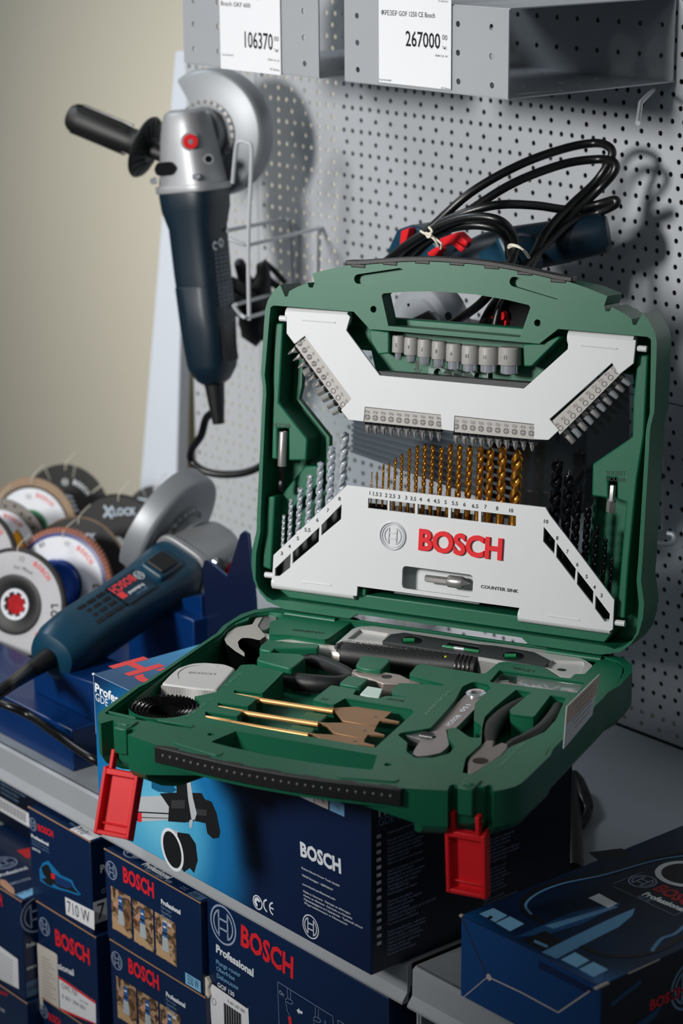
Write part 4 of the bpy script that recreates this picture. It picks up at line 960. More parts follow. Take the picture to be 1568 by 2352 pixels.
# long nose pliers
lp = thing('long_nose_pliers', 'long nose pliers with black textured handles, in the middle of the tray', 'pliers', M=BR)
b = newmb(); zt = -5
PST = mat('plier_steel', (176, 162, 156), .42, .7, var=.05)
Bsolid(b, cB([(290, 630), (310, 592), (470, 608), (620, 622), (780, 650), (860, 690), (1000, 735), (900, 745), (740, 740), (600, 735), (470, 690), (380, 672)]), -17, zt, PST)
o_ = part(b, 'jaws', lp, bevel=1)
e = BP(cB([(645, 672)]), zt)[0]; b = newmb(); b.lathe([(0, .1), (4.6, .1)], BLKG, MM@Matrix.Translation((e[0], e[1], zt)), 20); e2 = BP(cB([(300, 615), (395, 630)]), zt); b.line(e2[0], e2[1], 1, BLKG, zt+.1)
WMX[o_.name] = BR; part(b, 'jaw_opening', o_)
def handle(mb, pts, rs, z, mt=BLK, sub=6): mb.tube([(x, y, z) for x, y in BP(pts, z+6)], rs, mt, 16, sub=sub)
b = newmb(); handle(b, cA([(570, 490), (700, 488), (900, 515), (1100, 580), (1270, 650), (1360, 690)]), [3.5, 5, 6, 6.5, 6, 4], -12); part(b, 'handle', lp, label='smooth upper handle')
b = newmb(); handle(b, cA([(390, 635), (560, 690), (760, 735), (980, 765), (1180, 765), (1320, 720)]), [3.5, 5.5, 7.5, 8, 7, 5], -14); h_ = part(b, 'handle', lp, label='textured lower handle')
# tape measure
a = BP([(457, 1557)], -6)[0]
tm = thing('tape_measure', 'light grey tape measure case lying above the black hole saws', 'tape measure', M=BR)
b = newmb(); TP = mat('tape_grey', (196, 194, 192), .5, var=.02)
tp = roundc(BP(c1([(495, 550), (555, 485), (590, 455), (680, 425), (760, 420), (880, 430), (945, 455), (830, 588), (700, 578)]), -3), 4)
b.prism(tp, -24, -3, TP); o_ = part(b, 'tape_case', tm, bevel=2, seg=3)
b = newmb(); rp = BP(c1([(600, 520), (595, 490), (640, 455), (720, 440), (830, 445)]), -3); b.tube([(x, y, -2.9) for x, y in rp], .5, mat('tape_grey_line', (168, 166, 164), .5), 6, sub=4); P_ = BP(c1([(655, 487), (815, 497)]), -2.8); fit(b, 'BOSCH', P_[0], P_[1], 4, MATS['tape_grey_line'], -2.6, .02); part(b, 'embossed_print', tm)
b = newmb(); P_ = BP(c1([(500, 553), (830, 590)]), -3); 
for k in range(36):
    t = k/35; b.box((P_[0][0]*(1-t)+P_[1][0]*t, P_[0][1]*(1-t)+P_[1][1]*t-.2, -14), (.7, 1.2, 20), TP)
part(b, 'ribbed_edge', tm)
# nested hole saws: one spiral-like set of toothed rings
HS = mat('black_hole_saw', (20, 20, 22), .3, .5, var=.15)
for k, r_ in enumerate((26.5, 23.2, 19.9, 16.6, 13.3)):
    b = newmb(); n = 96; vs = []; H0 = -28; 
    for q_ in range(n):
        a = 2*math.pi*q_/n
        for rr in (r_-.6, r_+.6): vs += [(rr*math.cos(a), rr*math.sin(a), H0), (rr*math.cos(a+.05), rr*math.sin(a+.05), -4.5+(2.6 if q_ % 2 else 0)-k*.6)]
    fs = []
    for q_ in range(n):
        i, j = q_*4, ((q_+1) % n)*4; fs += [(i, i+1, j+1, j), (i+2, j+2, j+3, i+3), (i+1, i+3, j+3, j+1)]
    b.add(vs, fs, HS, smooth=False)
    for q_ in range(0, n, 3):
        a = 2*math.pi*q_/n; b.tube([((r_+.4)*math.cos(a), (r_+.4)*math.sin(a), -14), ((r_+.9)*math.cos(a+.10), (r_+.9)*math.sin(a+.10), -3.4-k*.6)], .9, HS, 6)
    o = b.build('hole_saw', None, BR @ Matrix.Translation((hs_c[0]*.001, hs_c[1]*.001, 0)))
    tag(o, ['largest', 'second largest', 'middle-sized', 'second smallest', 'smallest'][k]+' black toothed ring of the nested hole saws in the round pocket', 'hole saw', 'nested hole saws')
# spade bits
for k, (sh, bl, wd_) in enumerate(((cA([(165, 915), (1110, 1060)]), cB([(60, 955), (135, 1010), (200, 1098), (540, 1150), (575, 1095), (765, 1118), (775, 1103), (620, 1070), (695, 1008), (340, 955), (130, 965)]), 'largest, rearmost'),
                                   (cA([(0, 1040), (960, 1190)]), cB([(-60, 1105), (40, 1145), (110, 1218), (425, 1278), (455, 1235), (620, 1248), (625, 1235), (515, 1202), (540, 1158), (300, 1115), (40, 1115)]), 'middle one'),
                                   (cA([(-127, 1138), (860, 1300)]), cB([(-160, 1215), (-60, 1250), (20, 1305), (350, 1362), (365, 1335), (520, 1358), (525, 1340), (415, 1310), (425, 1285), (200, 1240), (-60, 1225)]), 'smallest, frontmost'))):
    zt = -.6; a, c = BP(sh, zt); d = Vector((c[0]-a[0], c[1]-a[1])); M = BR @ Matrix.Translation((a[0]*.001, a[1]*.001, zt*.001-.0035)) @ Matrix.Rotation(math.atan2(d.y, d.x), 4, 'Z'); L = d.length
    t = thing('spade_bit', 'gold flat wood spade bit, '+wd_+' of the three in the tray', 'drill bit', M=M, group='three spade bits in the tray')
    b = newmb(); b.lathe([(0, 0), (2.4, 0), (2.8, .8), (2.8, 22), (2.2, 24)], GOLDB, MM@Matrix.Rotation(R(90), 4, 'Y'), 6); b.lathe([(2.2, 24), (2.0, 60), (2.2, L-6), (2.2, L+4)], GOLDB, MM@Matrix.Rotation(R(90), 4, 'Y'), 16); part(b, 'shank', t)
    v = [(M.inverted() @ (BR @ Vector((x*.001, y*.001, zt*.001))))*1000 for x, y in BP(bl, zt-2)]
    b = newmb(); b.prism([(q_.x, q_.y) for q_ in v], -1.6, .2, mat('spade_blade', (168, 128, 92), .42, .75, var=.08)); 
    cx = sum(q_.x for q_ in v)/len(v); cy = sum(q_.y for q_ in v)/len(v); b.lathe([(0, .3), (1.5, .3)], BLKG, MM@Matrix.Translation((cx+8, cy+1, 0)), 12)
    part(b, 'blade', t, bevel=.3)
# adjustable wrench
ws = thing('adjustable_wrench', 'small chrome adjustable wrench with ring end, right of the spade bits', 'wrench', M=BR)
WS = mat('satin_wrench_steel', (160, 158, 158), .38, .75, var=.05)
b = newmb(); zt = -5
e = BP(cC([(145, 672)]), zt)[0]
sh = BP(cC([(75, 640), (230, 700), (200, 750), (-30, 985), (-60, 1010)])+cB([(1235, 1200), (1150, 1290), (1055, 1235), (1090, 1195), (1180, 1100), (1440, 840)]), zt)
b.prism(sh, -11, zt, WS)
b.prism(roundc(BP(cB([(1150, 1290), (1060, 1240), (1235, 1200), (1270, 1365), (1240, 1400), (1180, 1445), (1060, 1472), (950, 1478), (905, 1458), (915, 1420), (960, 1350), (1000, 1310), (1110, 1300)]), zt), 2), -12, zt+1, WS)
b.prism(roundc(BP(cB([(815, 1258), (905, 1232), (1060, 1245), (1080, 1290), (990, 1320), (940, 1300)]), zt), 1), -12, zt+1, WS)
part(b, 'wrench_body', ws, bevel=.9)
b = newmb(); b.lathe([(4.6, -2.6), (4.6, 2.6), (7.2, 3), (8.6, 2.4), (8.6, -2.4), (7.2, -3), (4.6, -2.6)], CHROME, MM@Matrix.Translation((e[0], e[1], zt-1)), 32); part(b, 'ring_end', ws)
P_ = BP(cB([(985, 1265), (1110, 1285)]), zt); b = newmb(); b.tube([(P_[0][0], P_[0][1], zt), (P_[1][0], P_[1][1], zt)], 3.4, CHROME, 16)
for k in range(7): t = .08+k*.14; x, y = P_[0][0]*(1-t)+P_[1][0]*t, P_[0][1]*(1-t)+P_[1][1]*t; b.lathe([(3.9, -.4), (3.9, .4)], STEELD, MM@Matrix.Translation((x, y, zt))@Matrix.Rotation(math.atan2(P_[1][1]-P_[0][1], P_[1][0]-P_[0][0]), 4, 'Z')@Matrix.Rotation(R(90), 4, 'Y'), 16)
part(b, 'worm_screw', ws)
b = newmb(); P_ = BP(cB([(1225, 1160), (1345, 1055), (1365, 1020), (1450, 940)]), zt); fit(b, 'BOSCH', P_[1], P_[0], 4, WHT, zt+.2, .03); fit(b, '150', P_[3], P_[2], 4, WHT, zt+.2, .03); part(b, 'stamped_print', ws)
# combination pliers
cp = thing('combination_pliers', 'combination pliers with dull steel jaws and black handles, front right of the tray', 'pliers', M=BR)
b = newmb(); zt = -3
Bsolid(b, cC([(245, 1128), (330, 1132), (318, 1190), (400, 1150), (465, 1170), (460, 1215), (395, 1290), (280, 1365), (150, 1450), (100, 1478), (60, 1455), (58, 1350), (90, 1265), (190, 1185)]), -14, zt, mat('dull_plier_steel', (132, 126, 122), .45, .5, var=.06))
o_ = part(b, 'jaws', cp, bevel=1.2)
e = BP(cC([(188, 1340)]), zt)[0]; b = newmb(); b.lathe([(0, .1), (6.2, .1)], BLKG, MM@Matrix.Translation((e[0], e[1], zt)), 22); part(b, 'jaw_opening', cp)
b = newmb(); handle(b, cC([(620, 690), (480, 770), (360, 870), (290, 960), (265, 1060), (285, 1150)]), [5, 6.2, 7, 7.4, 6.5, 4.5], -9); part(b, 'handle', cp)
b = newmb(); handle(b, cC([(965, 735), (910, 850), (800, 980), (660, 1070), (520, 1130), (440, 1180)]), [5, 6.5, 7, 7.2, 6.5, 4.5], -9); part(b, 'handle', cp)
# small white block
b = newmb(); P_ = BP(cB([(370, 850), (450, 762), (610, 790), (565, 890)]), -3); cx, cy = P_[0]
b.prism([(x-cx, y-cy) for x, y in P_], -10, 0, mat('mint_white_plastic', (206, 226, 216), .4), side=STEEL)
o = b.build('magnet_block', None, BR @ Matrix.Translation((cx*.001, cy*.001, -.003)), 1); tag(o, 'small white square block with steel sides in the middle of the tray', 'magnet')
# clear fastener box
P_ = BP(cC([(395, 432), (1225, 548), (1140, 655), (290, 548)]), 0); cx, cy = P_[3]
t = inB('fastener_box', 'clear plastic box of small fasteners between the level and the combination pliers', 'box', cx, cy, -13)
q = [(x-cx, y-cy) for x, y in P_]
b = newmb(); b.prism(q, 0, 9, CLEARP); part(b, 'clear_tray', t)
b = newmb(); b.prism(q, 9.2, 10.5, CLEARP); part(b, 'clear_lid', t, bevel=.4)
random.seed(3); b = newmb()
for k in range(46):
    u, v = random.uniform(.06, .94), random.uniform(.15, .85); p = (Vector(q[3])*(1-v)+Vector(q[0])*v).lerp(Vector(q[2])*(1-v)+Vector(q[1])*v, u); an = random.uniform(0, 3.14); dx, dy = math.cos(an)*5, math.sin(an)*2.5
    b.tube([(p.x-dx, p.y-dy, 5.5), (p.x+dx, p.y+dy, 6.5)], [1.6, 1.0], [CHROME, mat('pink_wall_plug', (206, 170, 166), .4), mat('mint_wall_plug', (170, 196, 186), .4), RAIL][k % 4], 8)
tag(part(b, 'fasteners', t, label='mixed small screws and plugs'), kind='stuff')
# ------------------------------------------------------------------ cartons
def carton(label, x0, x1, y0, y1, z0, z1, mt=None, name='carton', flap=True, group=None):
    t = thing(name, label, 'box', (x0, y0, z0), group=group)
    W_, D_, H_ = (x1-x0)*1000, (y1-y0)*1000, (z1-z0)*1000
    b = newmb(); b.box((W_/2, D_/2, H_/2), (W_, D_, H_), mt or NAVY); part(b, 'carton_body', t, bevel=.9)
    if flap:
        b = newmb(); b.box((W_/2, .25, H_-.35), (W_-2, 1.1, .9), CARD); b.box((.4, .6, H_-.6), (1.4, 1.6, 1.6), CARD); b.box((W_-.4, .6, H_-.6), (1.4, 1.6, 1.6), CARD); part(b, 'cardboard_edge', t, bevel=.2, label='worn tan cardboard edge')
    t['_d'] = 0; del t['_d']
    return t, W_, D_, H_
def cvF(x0, y0, z0): return lambda a, c: (lambda p: (p[0]-x0*1000, p[1]-z0*1000))(wY(y0)(a, c))
def cvR(x1, y0, z0): return lambda a, c: (lambda p: (p[0]-y0*1000, p[1]-z0*1000))(wX(x1)(a, c))
def cvT(x0, y0, z1): return lambda a, c: (lambda p: (p[0]-x0*1000, p[1]-y0*1000))(wZ(z1)(a, c))
TF_ = MM @ FY(0)
def TR_(W_): return MM @ FX(W_/1000)
def TT_(H_): return MM @ FZ(H_/1000)
# --- big dust-extractor carton under the case
gx0, gx1, gy0, gy1, gz = -.3812, .0005, -.5390, -.3150, .1485
t, W_, D_, H_ = carton('large navy carton with a tool picture on bright blue, carrying the open tool case', gx0, gx1, gy0, gy1, .0004, gz, flap=False)
cf = cvF(gx0, gy0, 0)
g0 = cf(365, 1880); GL = radial('print_glow_front', [(0, (112, 196, 226)), (.35, (74, 170, 212)), (.62, (18, 112, 172)), (1, (5, 28, 66))], (g0[0]/1000, 0, g0[1]/1000), .145, sq=(1, 0, 1))
b = newmb(); b.rect(.8, .8, W_-.8, H_-.8, GL, .12, TF_)
pg = lambda mb, pts, mt, z: mb.poly([cf(*p) for p in pts], z, mt, TF_)
k1 = lambda p: cr(180, 1360, 2.6133, p)
GM = mat('print_grey', (186, 190, 194), .45); K1 = mat('print_black', (22, 24, 27), .45, var=.3, scale=200); K2 = mat('print_charcoal', (52, 55, 58), .45); BS = mat('print_shadow_blue', (14, 92, 132), .45)
pg(b, k1([(440, 1140), (500, 1130), (560, 1150), (590, 1190), (560, 1210), (480, 1200), (440, 1180)]), BS, .2)
pg(b, k1([(460, 1060), (540, 1050), (545, 1125), (500, 1140), (465, 1110)]), K2, .24)
pg(b, k1([(535, 1045), (600, 1045), (630, 1100), (660, 1140), (660, 1210), (590, 1210), (590, 1160), (550, 1120)]), K1, .26)
pg(b, k1([(290, 1130), (320, 1070), (350, 1060), (355, 1320), (360, 1380), (320, 1350), (300, 1280)]), K1, .26)
pg(b, k1([(355, 1230), (500, 1225), (545, 1290), (545, 1370), (360, 1380)]), GM, .28); pg(b, k1([(355, 1318), (545, 1328), (545, 1336), (355, 1326)]), K1, .3); pg(b, k1([(380, 1352), (545, 1358), (545, 1362), (380, 1357)]), K1, .3)
pg(b, k1([(355, 1325), (382, 1328), (382, 1380), (358, 1382)]), REDI, .32)
pg(b, k1([(490, 1210), (600, 1205), (740, 1208), (760, 1245), (800, 1260), (830, 1330), (852, 1440), (845, 1475), (810, 1482), (775, 1450), (765, 1390), (700, 1375), (640, 1385), (540, 1378), (545, 1290)]), K1, .34)
pg(b, k1([(560, 1250), (640, 1250), (640, 1300), (560, 1300)]), K2, .36); pg(b, k1([(690, 1300), (770, 1310), (770, 1345), (690, 1340)]), K2, .36)
pg(b, k1([(645, 1060), (662, 1060), (690, 1240), (712, 1330), (700, 1370), (680, 1365), (660, 1240)]), GM, .38); pg(b, k1([(668, 1370), (690, 1365), (682, 1415), (668, 1418)]), GM, .38)
pg(b, k1([(540, 1440), (560, 1425), (600, 1440), (640, 1500), (660, 1560), (640, 1570), (560, 1570)]), GM, .26); 
fe = [k1([(585+52*math.cos(q), 1520+90*math.sin(q)-0)])[0] for q in [2*math.pi*i/24 for i in range(24)]]
k5 = lambda p: cr(400, 1740, 2.6133, p)
pg(b, k5([(20, 450), (90, 460), (130, 520), (142, 620), (120, 695), (95, 665), (60, 690), (30, 640)]), K1, .30)
rim = [k5([(0+62*math.cos(q)-8, 555+132*math.sin(q))])[0] for q in [2*math.pi*i/28 for i in range(28)]]; rin = [k5([(0+50*math.cos(q)-8, 555+112*math.sin(q))])[0] for q in [2*math.pi*i/28 for i in range(28)]]
pg(b, [(x+(y-1955)*.22, y) for x, y in rim], WHT, .40); pg(b, [(x+(y-1955)*.22, y) for x, y in rin], K1, .42)
for i, (a, c) in enumerate(((752, 838), (842, 925), (934, 1022))):
    x0_, x1_ = k5([(a, 0)])[0][0], k5([(c, 0)])[0][0]
    P_ = [cf(x0_, 1800+(x0_-688)*.47), cf(x1_, 1800+(x1_-688)*.47), cf(x1_, 1845+(x1_-720)*.45), cf(x0_, 1845+(x0_-720)*.45)]
    b.poly(P_, .3, [WHT, mat('peach_icon', (222, 206, 200), .5), LBL2][i], TF_)
    b.poly([tuple(Vector(P_[0]).lerp(Vector(P_[2]), .3)), tuple(Vector(P_[1]).lerp(Vector(P_[3]), .35)), tuple(Vector(P_[2]).lerp(Vector(P_[0]), .25))], .35, [K1, LBL, LBL][i], TF_)
p = k5([(757, 588), (1003, 697)]); fitpx(b, cf, 'BOSCH', p[0], p[1], 30, WHT, .3, .04, TF_)
for s, a, c, h in (('Robert Bosch Power Tools GmbH', (765, 668), (992, 778), 4.2), ('70538 Stuttgart · GERMANY', (768, 712), (955, 803), 4.2), ('www.bosch-professional.com', (770, 765), (968, 860), 4.5), ('Made in Germany · Fabriqué en Allemagne', (775, 808), (1058, 945), 4.4), ('Hecho en Alemania · Fabricado na Alemanha', (777, 832), (1070, 975), 4.4), ('Произведено в Германии · Tysklandi tehtud', (779, 856), (1130, 1030), 4.4), ('Wyprodukowano w Niemczech', (781, 878), (1040, 1010), 4.4)):
    p = k5([a, c]); fitpx(b, cf, s, p[0], p[1], h, WHT, .3, .01, TF_)
e = cf(*k5([(820, 1018)])[0]); b.emblem(e[0], e[1], 10.5, WHT, .3, TF_)
e = cf(*k5([(502, 872)])[0]); b.ring(e[0], e[1], 5.4, 6.6, WHT, .3, TF_); b.ring(e[0], e[1], 1.5, 4.6, WHT, .3, TF_, 16, .5, 4.6)
for i, px_ in enumerate((552, 588)):
    e = cf(*k5([(px_+10, 895+i*18)])[0]); b.ring(e[0], e[1], 4.6, 6.2, WHT, .3, TF_, 16, 1.75, 4.55)
    if i: b.line((e[0]-5, e[1]), (e[0], e[1]), 1.4, WHT, .3, TF_)
c3 = lambda p: cr(200, 1560, 5.2267, p)
p = c3([(98, 150), (455, 300)]); fitpx(b, cf, 'Professional', (218, 1588), (322, 1645), 19, WHT, .3, .03, TF_); fitpx(b, cf, 'GDE 16 Plus', (219, 1608), (298, 1652), 17, WHT, .3, 0, TF_)
part(b, 'front_print', t, label='blue tool picture and white lettering on the aisle face')
cR_ = cvR(gx1, gy0, 0); TR1 = TR_(W_)
b = newmb(); DP = mat('carton_navy_shade_print', (6, 20, 50), .45)
b.rect(.8, .8, D_-.8, H_-.8, NAVYD, .1, TR1)  # darker navy puts the shade of the unlit end into the colour
PALE = mat('dim_blue_white_ink', (150, 164, 190), .5)
fitpx(b, cR_, 'Professional', (868, 1878), (985, 1830), 24, WHT, .3, .03, TR1); fitpx(b, cR_, 'GDE 16 Plus', (868, 1900), (962, 1864), 18, LBL, .3, 0, TR1)
lines = ['Staubabsaugung mit Bohrkronenadapter', 'Dust extraction with core cutter adapter', "Système d'aspiration avec adaptateur", 'Sistema de aspiración con adaptador', 'Sistema de aspiração com adaptador', 'Sistema di aspirazione con adattatore', 'Afzuigsysteem met boorkroonadapter', 'Støvudsugning med adapter', 'Dammsugning med adapter', 'Støvavsug med adapter', 'Pölynpoisto sovittimella', 'Σύστημα αναρρόφησης με αντάπτορα', 'Toz emme sistemi adaptörlü', 'System odsysania pyłu z adapterem', 'Odsávací systém s adaptérem', 'Odsávací systém s adaptérom', 'Porelszívó fúrókoronához', 'насадкой для полых коронок', 'з перехідником до', 'adaptor pentru carote', 'адаптер за корони', 'adapterom za krune', 'adapterjem za kronske', 'adapterim za bušače']
codes = ['DE', 'EN', 'FR', 'ES', 'PT', 'IT', 'NL', 'DA', 'SV', 'NO', 'FI', 'EL', 'TR', 'PL', 'CS']
for i in range(17):
    z = H_-31-i*6.6; 
    if i < 15: b.rect(6, z-.5, 10.5, z+2.4, WHT, .2, TR1); b.text(codes[i], 6.6, z, 2.6, NAVYD, TR1, 0, .8, 0, .3)
    for j in range(2):
        s = lines[(i+j*9) % len(lines)]; b.text(s, 17+(105 if j else 0), z, 3.5, PALE, TR1, 0, .82*(1 if len(s) < 34 else .9), 0, .3)
        if (i*3+j) % 4: b.text(lines[(i*5+j+7) % len(lines)], 17+(105 if j else 0), z-3.1, 3.5, PALE, TR1, 0, .72, 0, .3)
part(b, 'side_print', t, label='rows of small pale text on the shaded end')
cT = cvT(gx0, gy0, gz); TT1 = TT_(H_)
g1 = cT(470, 1460); GLT = radial('print_glow_top', [(0, (70, 170, 216)), (.5, (34, 122, 176)), (1, (14, 70, 116))], (g1[0]/1000, g1[1]/1000, 0), .13, sq=(1, 1, 0))
b = newmb(); b.rect(.8, .8, W_-.8, D_-.8, GLT, .12, TT1)
# upside-down lettering: it reads from the wall side
A_ = cT(262, 1512); 
A2 = cT(308, 1555); 
pH0, pH1 = cT(263, 1527), cT(300, 1556)
sz = 52; vs_, fs_ = glyphs('BOSCH', .035); wg = max(v[0] for v in vs_); 
o_ = cT(252, 1530)
b.add([(o_[0]+wg*sz*1.0-v[0]*sz*1.0, o_[1]+sz*CAPH-v[1]*sz, .3) for v in vs_], fs_, mat('coral_ink', (226, 62, 66), .45), TT1, False)
part(b, 'top_print', t, label='large red letters BOSCH, upside down, on the blue top')
b = newmb(); b.box((0.2, .2, H_-.2), (2.4, 2.4, 1.6), PAPER); b.box((.2, .3, H_-30), (1.0, 1.0, 56), LBL); b.box((60, .1, H_-.1), (120, .8, .7), LBL); part(b, 'worn_corner', t, bevel=.4, label='whitened worn corner')

# --- cartons on the lower shelf
cg = 'navy tool cartons stacked on the lower shelf'
def bosch_face(b, cv, T, em, er, w0, w1, wh, z=.3):
    e = cv(*em); b.emblem(e[0], e[1], er, PALE, z, T); fitpx(b, cv, 'BOSCH', w0, w1, wh, REDI, z, .035, T)
k4 = lambda p: cr(0, 1640, 3.136, p)
fy = -.515
def faceX(px_, py_): return onY(px_, py_, fy)
a0_, a1_ = onY(60, 1850, fy), onY(204, 1924, fy); az = min(a0_.z, a1_.z, -.0385); azb = (onY(80, 2077, fy).z+onY(217, 2137, fy).z)/2
bx0, bx1 = (a0_.x+onY(80, 2077, fy).x)/2, (a1_.x+onY(217, 2137, fy).x)/2
t, W_, D_, H_ = carton('navy angle grinder carton with a 710 W white label, on top of its stack', bx0, bx1, fy, fy+.20, azb+.0006, az, group=cg)
cf = cvF(bx0, fy, azb); b = newmb(); e, w0, w1 = k4([(238, 798)])[0], *k4([(276, 840), (387, 893)]); bosch_face(b, cf, TF_, e, 6.8, w0, w1, 13.5)
for s, a, c, h, mt, bo in (('Professional', (227, 888), (352, 955), 7, WHT, .04), ('Winkelschleifer', (230, 915), (356, 985), 3.4, LBL, 0), ('Meuleuse angulaire', (232, 938), (356, 1006), 3.4, LBL, 0), ('GWS 750', (233, 975), (293, 1006), 4.6, WHT, .03)):
    p = k4([a, c]); fitpx(b, cf, s, p[0], p[1], h, mt, .3, bo, TF_)
qd = [cf(*p) for p in k4([(470, 1320), (680, 1425), (682, 1560), (478, 1445)])]; b.poly(qd, .3, PAPER, TF_); p = k4([(488, 1430), (652, 1515)]); fitpx(b, cf, '710 W', p[0], p[1], 26, mat('navy_ink', (10, 26, 50), .5), .4, .0, TF_)
g0 = cf(*k4([(430, 1190)])[0])
gl = [k4([q_])[0] for q_ in ((285, 1120), (310, 1075), (350, 1060), (390, 1110), (440, 1165), (520, 1200), (540, 1250), (585, 1305), (560, 1310), (505, 1290), (430, 1270), (385, 1255), (345, 1240), (290, 1205))]
b.poly([cf(*p) for p in gl], .2, mat('print_glow_blue', (22, 116, 176), .45), TF_)
gt = [k4([q_])[0] for q_ in ((300, 1110), (325, 1088), (350, 1090), (375, 1145), (440, 1185), (510, 1215), (530, 1255), (572, 1302), (500, 1275), (430, 1255), (385, 1225), (375, 1245), (340, 1230), (300, 1190), (335, 1185), (310, 1150))]
b.poly([cf(*p) for p in gt], .3, K1, TF_); b.poly([cf(*p) for p in k4([(370, 1148), (398, 1160), (396, 1195), (370, 1185)])], .36, REDI, TF_)
gt = [k4([q_])[0] for q_ in ((400, 1165), (505, 1212), (520, 1250), (490, 1262), (400, 1225))]; b.poly([cf(*p) for p in gt], .34, mat('print_blue_body', (20, 52, 104), .45), TF_)
part(b, 'front_print', t, label='grinder picture, BOSCH and 710 W')
cR_ = cvR(bx1, fy, azb); b = newmb(); T_ = TR_(W_); b.rect(.3, 11, D_-1, 34, PAPER, .2, T_); b.text('710 W', 4, 14.5, 24, MATS['navy_ink'], T_, 0, .8, 0, .3); b.text('Professional', 10, 62, 11, WHT, T_, .03, .9); b.text('GWS 750', 10, 40, 7, PALE, T_)
part(b, 'side_print', t)
cT = cvT(bx0, fy, az); b = newmb(); T_ = TT_(H_); b.emblem(26, 30, 15, PALE, .3, T_); b.text('Professional', 52, 14, 10, WHT, T_, .03, .8, 0); b.text('Winkelschleifer', 60, 7, 6, LBL, T_); b.rect(72, .8, W_-2, 14, PAPER, .2, T_); b.text('710', 74, 2.5, 14, MATS['navy_ink'], T_, 0, .8, 0, .35)
part(b, 'top_print', t)
# GWS 750 carton below
z1 = azb; z0 = z1-.105
t, W_, D_, H_ = carton('navy carton with a red-striped white label reading GWS 750, directly below the 710 W carton', bx0+.008, bx1+.004, fy-.001, fy+.20, z0+.0006, z1, group=cg)
cf = cvF(bx0+.008, fy-.001, z0); b = newmb(); e, w0, w1 = k4([(322, 1535)])[0], *k4([(400, 1660), (650, 1810)]); bosch_face(b, cf, TF_, e, 9.5, w0, w1, 33)
p = k4([(290, 1775), (535, 1890)]); fitpx(b, cf, 'Professional', p[0], p[1], 13, WHT, .3, .03, TF_)
b.poly([cf(*p) for p in k4([(425, 1890), (690, 2075), (694, 2240), (435, 2140)])], .3, PAPER, TF_)
for q_ in ([(425, 1890), (690, 2075), (690, 2092), (425, 1908)], [(434, 2120), (694, 2232), (694, 2240), (435, 2140)]): b.poly([cf(*p) for p in k4(q_)], .4, REDI, TF_)
for s, a, c, h in (('GWS 750', (445, 1975), (560, 2040), 12), ('0 601 394 001', (450, 2045), (618, 2140), 9), ('220-240V', (575, 2065), (640, 2105), 4)):
    p = k4([a, c]); fitpx(b, cf, s, p[0], p[1], h, INKG, .45, 0, TF_)
b.poly([cf(*p) for p in k4([(270, 1650), (400, 1725), (415, 1740), (432, 2190), (290, 2120)])], .5, mat('beige_label', (206, 198, 188), .7), TF_)
for i in range(14):
    u = .12+.06*i; A_, B_ = Vector(cf(*k4([(300, 1700)])[0])), Vector(cf(*k4([(312, 2100)])[0])); q0, q1 = A_.lerp(B_, u), Vector(cf(*k4([(395, 1750)])[0])).lerp(Vector(cf(*k4([(412, 2150)])[0])), u); b.line(tuple(q0), tuple(q0.lerp(q1, .6+.38*((i*7) % 3)/2)), .9, mat('faint_label_ink', (150, 146, 142), .6), .55, TF_)
part(b, 'front_print', t, label='BOSCH, GWS 750 label and a beige text label')
t, W_, D_, H_ = carton('navy carton at the bottom edge, below the GWS 750 carton', bx0+.012, bx1+.008, fy-.002, fy+.2, z0-.105, z0, group=cg)
cf = cvF(bx0+.012, fy-.002, z0-.105); b = newmb(); e, w0, w1 = k4([(318, 2140)])[0], *k4([(354, 2200), (440, 2250)]); bosch_face(b, cf, TF_, e, 7.4, w0, w1, 15); part(b, 'front_print', t)
lowz = z0-.105
